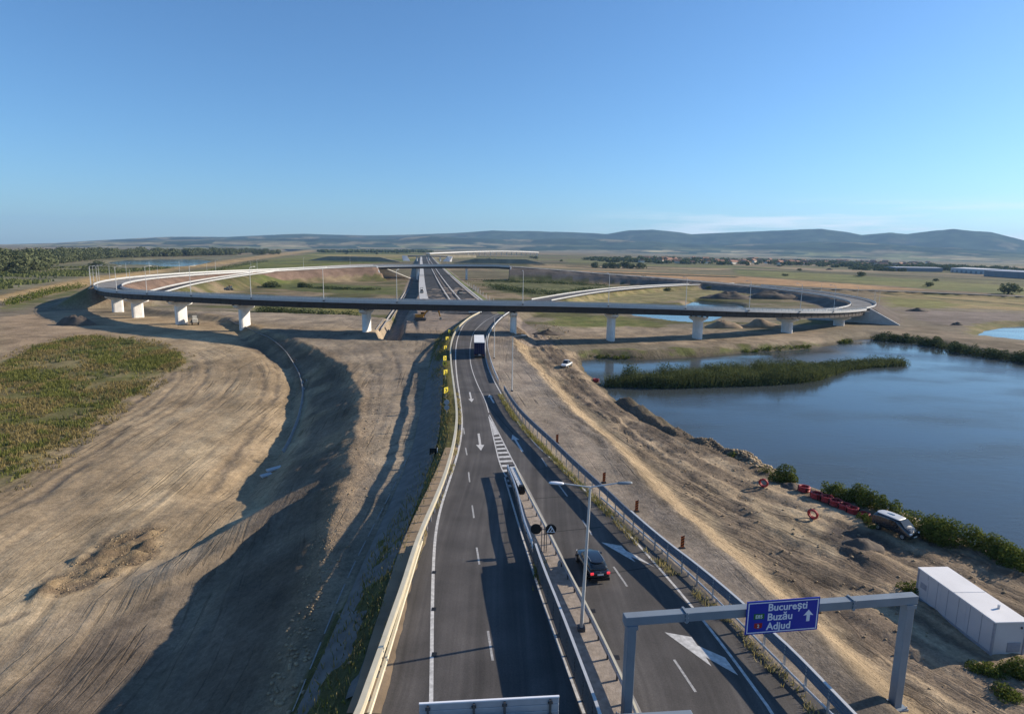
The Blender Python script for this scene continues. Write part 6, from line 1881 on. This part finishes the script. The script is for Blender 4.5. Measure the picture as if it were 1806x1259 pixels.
bushes = {}
def stem_mesh(h, n, seed):
    r = random.Random(seed); b = MB()
    for i in range(n):
        a = r.uniform(0, 6.28); b.tube((0, 0, -.3), (math.cos(a) * h * .35, math.sin(a) * h * .35, h * r.uniform(.55, .9)), .05, .015, 5)
    return b.mesh('stem', M['bark'])
def bush(name, cat, label, x, y, z, lumps, n, size, mtl='leaf', seed=0, group=None):
    r = empty(name, (x, y, z), 0, label, cat, group)
    link('foliage', leaf_mesh('foliage', lumps, n, size, M[mtl], seed), r)
    hm_ = max(l[2] + l[5] for l in lumps)
    link('stem', stem_mesh(hm_, 5, seed), r)
    return r
def bush_px(label, px0, px1, py, hpx, depth, n, size, mtl='leaf', seed=0, name='bush', cat='bush', group=None, k=None):
    x, y, z = Gt((px0 + px1) / 2, py); sc = (y * math.cos(TH) + (H - z) * math.sin(TH)) / F
    w = (px1 - px0) * sc; h = hpx * sc * 1.05
    r = random.Random(seed); k = k or max(3, int(w / (h * .8)) * 3)
    lumps = []
    for i in range(k):
        f = (i + .5) / k - .5; e = 1 - (abs(f) * 1.5) ** 2
        hh = h * r.uniform(.55, 1.0) * max(.5, e)
        lumps.append((f * w * .82 + r.uniform(-.1, .1) * w / k, r.uniform(-.5, .5) * depth, hh * .35, w / k * r.uniform(.9, 1.5) + h * .15, depth * r.uniform(.35, .6) + .2, hh * .65))
    return bush(name, cat, label, x, y, z, lumps, n, size, mtl, seed, group)
def slanted(label, pts, hpx, n, size, seed, mtl='leaf', depth=1.6, name='bush', cat='bush'):
    """a hedge-like bush following the shore: pts are base pixels"""
    W = [Gt(*p) for p in pts]; x0, y0, z0 = W[len(W) // 2]; r = random.Random(seed); lumps = []
    path = resample([(w[0], w[1], w[2]) for w in W], .45 if W[0][1] < 120 else 1.2)
    for i, p in enumerate(path):
        sc = (p[1] * math.cos(TH) + (H - p[2]) * math.sin(TH)) / F
        h = hpx * sc * (r.uniform(.6, 1.1)) * (1 - .5 * abs(i / max(1, len(path) - 1) - .5) ** 2 * 2)
        lumps.append((p[0] - x0 + r.uniform(-.4, .4) * depth, p[1] - y0 + r.uniform(-.4, .4) * depth, p[2] - z0 + h * .35, r.uniform(.45, 1.0) * depth * .6, r.uniform(.45, 1.0) * depth * .6, h * .65))
    o = empty(name, (x0, y0, z0), 0, label, cat)
    me = leaf_mesh('foliage', lumps, n, size, M[mtl], seed, False); link('foliage', me, o); link('stem', stem_mesh(1.4, 6, seed), o)
    return o
bush_px('bushy pointed green shrub on the shore above the row of red coils', 1365, 1400, 849, 34, 1.2, 2600, .22, seed=21, name='shrub', cat='shrub')
bush_px('tiny leafy sapling alone on the dark shore ridge', 1287, 1299, 806, 14, .4, 260, .16, seed=22, name='shrub', cat='shrub')
bush_px('thin grey green sapling left of the pointed shrub', 1340, 1362, 832, 16, .5, 260, .16, seed=23, name='shrub', cat='shrub')
slanted('long green bush on the shore behind the row of red coils', [(1458, 873), (1500, 883), (1545, 896), (1580, 908)], 34, 9000, .2, 24)
slanted('largest green bush on the shore right of the dark van', [(1612, 934), (1650, 945), (1700, 962), (1750, 982), (1790, 998), (1820, 1010)], 50, 16000, .2, 25, depth=2.4)
slanted('low weeds at the foot of the bush behind the dark van', [(1516, 912), (1530, 922), (1542, 932)], 14, 1200, .16, 26, depth=.8)
bush_px('yellow green weeds at the far left end of the white cabin', 1592, 1620, 1046, 26, .9, 1500, .14, seed=27, name='weeds', cat='weeds')
bush_px('tall weeds at the near right end of the white cabin', 1775, 1812, 1188, 46, 1.2, 2600, .15, seed=28, name='weeds', cat='weeds')
bush_px('low weeds in front of the near end of the white cabin', 1712, 1770, 1186, 20, .9, 1800, .13, seed=29, name='weeds', cat='weeds')
bush_px('weed patch at the right edge below the white cabin', 1752, 1800, 1226, 18, .8, 1300, .13, seed=30, name='weeds', cat='weeds')
# far bank of the lake
slanted('dark bush on the far bank at the left end of the dike', [(1548, 599), (1580, 602), (1612, 605)], 17, 3000, .5, 31, 'leafdk', 4)
slanted('dark round bush on the far bank between two gaps', [(1632, 608), (1660, 612)], 17, 2000, .5, 32, 'leafdk', 4)
slanted('long dark hedge of bushes along the dike at the right edge', [(1668, 616), (1700, 623), (1750, 631), (1806, 639), (1840, 645)], 20, 6000, .5, 33, 'leafdk', 4)
slanted('small bush on the far shore under the right end of the flyover', [(1482, 606), (1500, 604)], 9, 900, .35, 34, 'leaf', 2)
slanted('low green bushes on the near bank of the channel below the flyover', [(1310, 622), (1350, 619), (1400, 616), (1430, 613)], 8, 2600, .35, 35, 'leaf', 2)
slanted('low scrub on the bank left of the first reflected pier', [(1040, 632), (1080, 633), (1130, 633)], 8, 1600, .35, 36, 'leaf', 2)
# inside the ring
bush_px('left one of two round bushes inside the ring', 466, 494, 507, 14, 6, 1500, .8, 'leafdk', 37)
bush_px('right one of two round bushes inside the ring', 527, 545, 507, 13, 5, 1200, .8, 'leafdk', 38)
slanted('long dark thicket seen under the flyover left of the trench', [(462, 549), (500, 553), (540, 557), (580, 558), (620, 556)], 13, 5200, .55, 39, 'leafdk', 5, 'thicket', 'thicket')
slanted('green thicket on the right side of the ring beside the motorway', [(868, 506), (900, 512), (950, 518), (1000, 520), (1050, 512)], 9, 5200, .9, 40, 'leafdk', 12, 'thicket', 'thicket')
slanted('strip of scrub along the far embankment right of the motorway', [(850, 496), (920, 498), (1000, 501), (1060, 504)], 5, 3000, .9, 41, 'leafdk', 10, 'thicket', 'thicket')
slanted('strip of scrub inside the ring left of the motorway', [(560, 508), (610, 511), (660, 511)], 5, 2200, .9, 42, 'leafdk', 8, 'thicket', 'thicket')
slanted('green hedge along the foot of the levee at left', [(10, 537), (60, 525), (110, 514), (146, 507)], 13, 4200, .6, 43, 'leaf', 4, 'hedge', 'hedge')
slanted('dark scrub along the foot of the levee beyond the ring', [(352, 487), (400, 474), (440, 466), (470, 462)], 7, 3000, 1.0, 44, 'leafdk', 8, 'hedge', 'hedge')

# far left wood: each front tree is its own thing
tree_m = []
for k in range(6):
    r = random.Random(50 + k); R0 = 1.0
    lumps = [(r.uniform(-.35, .35), r.uniform(-.35, .35), r.uniform(.16, .74), r.uniform(.26, .45), r.uniform(.26, .45), r.uniform(.2, .32)) for _ in range(8)]
    tree_m.append(leaf_mesh('crown', lumps, 620, .13, M['leafgrey'], 60 + k, False, .4, .5))
trunk_me = MB().tube((0, 0, -.05), (0, 0, .55), .045, .02, 6).tube((0, 0, .35), (.2, .1, .6), .02, .01, 5).tube((0, 0, .3), (-.2, -.1, .58), .02, .01, 5).mesh('trunk', M['bark'])
def tree(x, y, z, s, hs, k, label, group, rz=0.0):
    r = empty('tree', (x, y, z), rz, label, 'tree', group); r.scale = (s, s, hs)
    link('crown', tree_m[k], r); link('trunk', trunk_me, r)
    return r
tr_ = random.Random(5)
def grove(line, rows, step, hrange, label, group, back=26):
    path = resample([TP(*p) for p in line], step)
    n = 0
    for row in range(rows):
        for (x, y) in path:
            D_ = math.hypot(x, y); k = 1 + (row * back + tr_.uniform(-8, 8)) / D_
            X_, Y_ = x * k + tr_.uniform(-.4, .4) * step, y * k + tr_.uniform(-.3, .3) * step
            hs = tr_.uniform(*hrange)
            tree(X_, Y_, float(plain(X_, Y_)) - .2, hs * tr_.uniform(.85, 1.2), hs, tr_.randrange(6), label, group, tr_.uniform(0, 6)); n += 1
    return n
n = grove([(-40, 484), (30, 480), (70, 475)], 3, 9, (18, 24), 'grey green tree in the nearest clump at the left edge of the wood', 'trees of the nearest clump at the left edge')
n += grove([(66, 468), (130, 461), (190, 455), (280, 453), (420, 449.5)], 2, 16, (17, 24), 'grey green tree in the long wood behind the left lake', 'trees of the long wood behind the left lake', 34)
n += grove([(380, 449), (440, 446), (470, 445)], 2, 40, (14, 20), 'small distant tree at the right end of the long wood', 'distant trees at the right end of the long wood', 60)
n += grove([(452, 450), (490, 448.5)], 1, 26, (14, 20), 'tree standing by the distant river bend', 'trees by the distant river bend', 60)
n += grove([(1050, 473), (1090, 474), (1130, 474)], 2, 16, (9, 15), 'dark tree in the isolated copse on the fields right of centre', 'trees of the copse on the fields', 26)
print('trees', n)
# reeds / scrub of the wetland
wp = []
for px, py, s in ((172, 470, 1.3), (165, 474, 1.0), (36, 484, 1.2), (150, 479, .8), (10, 479, .8), (85, 470, .7), (240, 475, .6), (200, 478, .6)):
    x, y = TP(px, py); k = tr_.randrange(6); hs = 7 * s
    tree(x, y, float(plain(x, y)) - 1.5, hs * 1.7, hs, k, {172: 'dark willow standing alone at the left end of the lake', 36: 'round dark bush alone in the marsh at far left'}.get(px, 'low dark bush scattered in the marsh left of the ring'), 'bushes scattered in the marsh' if px not in (172, 36) else None)
mp2 = in_poly(TPs([(-60, 512), (-60, 476), (60, 474), (190, 470), (330, 473), (300, 474), (150, 488), (0, 512)]), 9000, 71)
den = fbm(mp2[:, 0] / 40, mp2[:, 1] / 25, 72, 3)
mp2 = mp2[den > .48]
blades('marsh_reeds', np.column_stack([mp2, plain(mp2[:, 0], mp2[:, 1])]), 2.2, .9, .6, M['reed'], 73)

for i, (px, py, s_) in enumerate(((862, 461, 1.0), (872, 461, .8), (938, 456, .9), (946, 457, 1.1), (990, 461, .7), (1215, 466, .8), (1225, 466, .8), (1290, 468, .6), (1375, 471, .7), (1410, 478, .6), (1385, 487, .5), (1515, 488, 1.0), (1640, 506, .6),
                                  (1779, 519, 1.1), (1712, 476, .9), (1760, 474, 1.0), (1650, 496, .5), (700, 447, .9), (665, 449, .8), (640, 446, 1.0), (610, 449, .8), (1135, 492, .5), (1160, 513, .5), (1180, 514, .6), (1250, 511, .5), (1330, 510, .5))):
    x, y = TP(px, py); hs = 9 * s_ * min(1.0, math.hypot(x, y) / 700)
    tree(x, y, float(plain(x, y)) - .3, hs * 1.5, hs, i % 6, 'low dark bush standing alone on the open fields', 'lone bushes on the open fields', i * 1.3)
# ================================================================== VILLAGE, SHEDS, HEAPS
hw = MB().box((0, 0, 1.6), (8, 10, 3.2)).mesh('wall', M['wall'])
hr = MB(); hr.prism([(-4.6, 3.2), (4.6, 3.2), (0, 6.0)], (-5.5, 5.5)); hr = hr.mesh('roof', M['roof'])
vr_ = random.Random(8)
for i in range(150):
    px = vr_.uniform(1130, 1640); py = 459 + (px - 1130) / 510 * 8 + vr_.uniform(-3.5, 4.5)
    x, y = TP(px, py); o = empty('house', (x, y, float(plain(x, y)) - .2), vr_.uniform(0, 3.1), 'tiny pale house with brown roof among the trees of the distant village', 'house', 'houses of the distant village')
    s = vr_.uniform(1.1, 2.1); o.scale = (s, s, s)
    link('wall', hw, o); link('roof', hr, o)
def canopy(poly, n, hmax, rad, seed, name='distant_trees'):
    P = in_poly(poly, n, seed); r = np.random.default_rng(seed); z = plain(P[:, 0], P[:, 1]); h = hmax * (.5 + .6 * r.random(n))
    me = leaf_mesh(name, [(a_, b_, c_ + hh * .55, rad * q_, rad * q_, hh * .5) for (a_, b_), c_, hh, q_ in zip(P, z, h, .6 + .8 * r.random(n))], n * 40, rad * .75, M['leafdk'], seed, False, .4, .6)
    return link(name, me, None, 'stuff')
canopy(TPs([(1010, 457), (1130, 456), (1300, 459), (1460, 462), (1640, 468), (1660, 475), (1560, 474), (1400, 470), (1250, 467), (1050, 463)]), 520, 9, 9, 81)
canopy(TPs([(560, 443.5), (760, 443), (760, 446), (700, 446.5), (560, 446)]), 160, 9, 14, 82)
canopy(TPs([(1640, 470), (1830, 478), (1830, 484), (1640, 477)]), 120, 9, 9, 83)
canopy(TPs([(1500, 473), (1600, 477), (1600, 480), (1500, 476)]), 40, 6, 7, 84)
def shed(px0, px1, py, hpx, dep, lab, m1, m2):
    x0, y0 = TP(px0, py[0]); x1, y1 = TP(px1, py[1]); L_ = math.hypot(x1 - x0, y1 - y0); h = hpx * (y0 + y1) / 2 / F
    r = empty('warehouse', ((x0 + x1) / 2, (y0 + y1) / 2, float(plain(x0, y0)) - .3), math.atan2(y1 - y0, x1 - x0), lab, 'warehouse')
    MB().box((0, dep / 2, h / 2), (L_, dep, h)).build('wall', M[m1], r)
    b = MB(); b.v = []; 
    b.prism([(0, h), (dep / 2, h * 1.16), (dep, h)], (-L_ / 2, L_ / 2)); o = b.build('roof', M[m2], r); o.rotation_euler = (0, 0, math.pi / 2); o.location = (0, 0, .02); o.scale = (1, 1, 1)
    for v in o.data.vertices: v.co = Vector((v.co.x, v.co.y, v.co.z))
    nb = max(3, int(L_ / 18))
    for i in range(nb): MB().box((-L_ / 2 + L_ * (i + .5) / nb, -.15, h * .3), (L_ / nb * .4, .3, h * .5)).build('gate', M['shedblue'], r)
    return r
shed(1578, 1662, (478.5, 480), 7, 45, 'low grey warehouse left of the pale one in the distance', 'shedblue', 'shed')
shed(1676, 1735, (480, 484), 8, 50, 'pale warehouse with white roof in the distance at right', 'shed', 'whiteroof')
shed(1735, 1830, (487, 493), 11, 50, 'long dark blue warehouse at the right edge in the distance', 'shedblue', 'shed')
def heap(px0, px1, py, hpx, lab, mtl, seed, asp=.6):
    x, y, z = Gt((px0 + px1) / 2, py); sc = (y * math.cos(TH) + (H - z) * math.sin(TH)) / F
    rx = (px1 - px0) * sc / 2; ry = max(1.5, rx * asp); h = hpx * sc * 1.1; b = MB(); nr, na = 9, 28; b.v.append((0, 0, h * .85))
    for i in range(1, nr + 1):
        for j in range(na):
            t = 2 * math.pi * j / na; f = i / nr; k = 1 + .3 * (float(fbm(np.array([math.cos(t) * 1.5 + seed]), np.array([math.sin(t) * 1.5]), seed, 3)[0]) - .5)
            zz = h * (1 - f ** 1.5) * (.35 + 1.0 * float(fbm(np.array([f * rx * math.cos(t) / (rx * .3)]), np.array([f * ry * math.sin(t) / (ry * .4) + seed]), seed + 1, 4)[0]))
            b.v.append((f * rx * k * math.cos(t), f * ry * k * math.sin(t), zz if i < nr else -1.2))
    for j in range(na): b.f.append((0, 1 + j, 1 + (j + 1) % na))
    for i in range(nr - 1):
        for j in range(na): b.f.append((1 + i * na + j, 1 + (i + 1) * na + j, 1 + (i + 1) * na + (j + 1) % na, 1 + i * na + (j + 1) % na))
    o = b.build('soil_heap', M[mtl], None, smooth=True); o.location = (x, y, z - .1); tag(o, lab, 'soil heap'); return o
heap(98, 172, 573, 20, 'dark earth heap in the flyover shadow at far left', 'darksoil', 1)
heap(1232, 1330, 527, 13, 'dark spoil heap behind the flyover left of the blue pond', 'darksoil', 2, .35)
heap(1310, 1420, 527, 14, 'long dark spoil heap behind the flyover right of the blue pond', 'darksoil', 3, .3)
heap(1240, 1312, 578, 16, 'pale earth heap beyond the flyover at the pond edge', 'sandsoil', 4, .5)
heap(1300, 1385, 577, 15, 'brown ribbed earth heap under the right part of the flyover', 'sandsoil', 5, .4)
heap(1478, 1562, 962, 16, 'dark freshly dumped earth heap beside the dark van', 'darksoil', 6, .55)
heap(1380, 1412, 858, 8, 'small dark earth heap next to the upright red coil', 'darksoil', 7, .6)
heap(1595, 1640, 549, 7, 'low dark heap in the field right of the flyover end', 'darksoil', 8, .4)
heap(1676, 1700, 573, 6, 'small dark heap by the second pond', 'darksoil', 9, .5)
heap(1455, 1470, 476, 3, 'dark stack on the far green field', 'darksoil', 10, .3)
heap(935, 1000, 590, 9, 'churned brown rubble right of the middle pier', 'darksoil', 11, .5)

# loose clods of earth, far too many to count
ico = np.array([(0, 0, 1), (.89, 0, .45), (.28, .85, .45), (-.72, .53, .45), (-.72, -.53, .45), (.28, -.85, .45), (.72, .53, -.45), (-.28, .85, -.45), (-.89, 0, -.45), (-.28, -.85, -.45), (.72, -.53, -.45), (0, 0, -1)])
icf = np.array([(0, 1, 2), (0, 2, 3), (0, 3, 4), (0, 4, 5), (0, 5, 1), (1, 6, 2), (2, 7, 3), (3, 8, 4), (4, 9, 5), (5, 10, 1), (6, 7, 2), (7, 8, 3), (8, 9, 4), (9, 10, 5), (10, 6, 1), (11, 7, 6), (11, 8, 7), (11, 9, 8), (11, 10, 9), (11, 6, 10)])
def clods(name, p, smin, smax, mtl, seed):
    r = np.random.default_rng(seed); n = len(p); s = smin * (smax / smin) ** (r.random(n) ** 2.2)
    z = Zs(p[:, 0], p[:, 1]); a = r.random(n) * 6.28; ca, sa = np.cos(a), np.sin(a)
    base = ico[None] * (1 + .35 * (r.random((n, 12, 3)) - .5)); base = base * s[:, None, None] * np.array([1, .8, .45])
    v = np.stack([base[..., 0] * ca[:, None] - base[..., 1] * sa[:, None] + p[:, :1], base[..., 0] * sa[:, None] + base[..., 1] * ca[:, None] + p[:, 1:2], base[..., 2] + (z + s * .25)[:, None]], -1).reshape(-1, 3)
    f = (icf[None] + (np.arange(n) * 12)[:, None, None]).reshape(-1, 3).astype(np.int32)
    me = bpy.data.meshes.new(name); me.vertices.add(len(v)); me.vertices.foreach_set('co', v.astype(np.float32).ravel()); me.loops.add(f.size); me.loops.foreach_set('vertex_index', f.ravel())
    me.polygons.add(len(f)); me.polygons.foreach_set('loop_start', np.arange(0, f.size, 3, dtype=np.int32)); me.materials.append(mtl); me.update()
    return link(name, me, None, 'stuff')
cr = [(x, y) for x, y in ramp_crest[4:]]
clods('soil_clods', np.concatenate([on_line(cr, 900, -1.6, 1.0, 91, .25, 1.0), on_line(cr, 300, .5, 4.0, 92, .2, 1.0)]), .03, .22, M['clod'], 91)
clods('soil_clods', in_poly(GL([(50, 1055), (110, 1005), (190, 950), (270, 930), (295, 935), (285, 975), (200, 1020), (120, 1050)]), 500, 93), .03, .16, M['clod'], 93)
sr = [p for p in strip_r]
clods('soil_clods', on_line(list(reversed(sr)), 5200, -5.0, .3, 94, .0, .8), .035, .22, M['sandsoil'], 94)
clods('soil_clods', in_poly(work_poly, 3600, 95), .03, .20, M['clod'], 95)
clods('soil_clods', np.concatenate([on_line(bund, 900, -1.5, 2.5, 96), in_poly(GG([(940, 572), (975, 566), (1004, 585), (985, 605), (1010, 630), (985, 632), (955, 606)], -3), 420, 97)]), .06, .42, M['clod'], 96)

# fence along the right side of the motorway
fr_ = empty('boundary_fence', (0, 0, 0), 0, 'row of thin posts with dark panels along the right side of the motorway', 'fence')
for i in range(14):
    yv = 258 + i * 16; xm_ = float(np.interp(yv, [p[1] for p in mwp], [p[0] for p in mwp])) + 20.5
    MB().tube((xm_, yv, -3.4), (xm_, yv, 2.6), .12, .09, 6).build('post', M['galv2'], fr_)
    if i in (8, 9, 10): MB().box((xm_, yv + 8, .8), (.25, 13, 3.2)).build('panel', M['dkpost'], fr_)

# thin cloud streaks low over the hills
tcw = wn.nodes.new('ShaderNodeTexCoord'); mpw = wn.nodes.new('ShaderNodeMapping'); mpw.inputs['Scale'].default_value = (3.0, 3.0, 38.0)
nw = wn.nodes.new('ShaderNodeTexNoise'); nw.inputs['Scale'].default_value = 1.6; nw.inputs['Detail'].default_value = 6; nw.inputs['Roughness'].default_value = .55
wn.links.new(tcw.outputs['Generated'], mpw.inputs[0]); wn.links.new(mpw.outputs[0], nw.inputs['Vector'])
sepw = wn.nodes.new('ShaderNodeSeparateXYZ'); wn.links.new(tcw.outputs['Generated'], sepw.inputs[0])
r1w = wn.nodes.new('ShaderNodeMapRange'); r1w.inputs['From Min'].default_value = .48; r1w.inputs['From Max'].default_value = .62; r1w.inputs['To Max'].default_value = .8
wn.links.new(nw.outputs['Fac'], r1w.inputs[0])
bandw = wn.nodes.new('ShaderNodeMapRange'); bandw.interpolation_type = 'SMOOTHSTEP'; bandw.inputs['From Min'].default_value = .085; bandw.inputs['From Max'].default_value = .035
wn.links.new(sepw.outputs['Z'], bandw.inputs[0])
azw = wn.nodes.new('ShaderNodeMapRange'); azw.interpolation_type = 'SMOOTHSTEP'; azw.inputs['From Min'].default_value = .05; azw.inputs['From Max'].default_value = .4
wn.links.new(sepw.outputs['X'], azw.inputs[0])
mul0 = wn.nodes.new('ShaderNodeMath'); mul0.operation = 'MULTIPLY'; wn.links.new(azw.outputs[0], mul0.inputs[0]); wn.links.new(r1w.outputs[0], mul0.inputs[1])
mulw = wn.nodes.new('ShaderNodeMath'); mulw.operation = 'MULTIPLY'; wn.links.new(mul0.outputs[0], mulw.inputs[0]); wn.links.new(bandw.outputs[0], mulw.inputs[1])
mixw = wn.nodes.new('ShaderNodeMix'); mixw.data_type = 'RGBA'; mixw.inputs[7].default_value = (7.0, 7.2, 7.6, 1)
wn.links.new(mulw.outputs[0], mixw.inputs[0]); wn.links.new(w_tint.outputs[0], mixw.inputs[6]); wn.links.new(mixw.outputs[2], w_bg.inputs['Color'])
scene.cycles.volume_bounces = 0
scene.cycles.max_bounces = 6
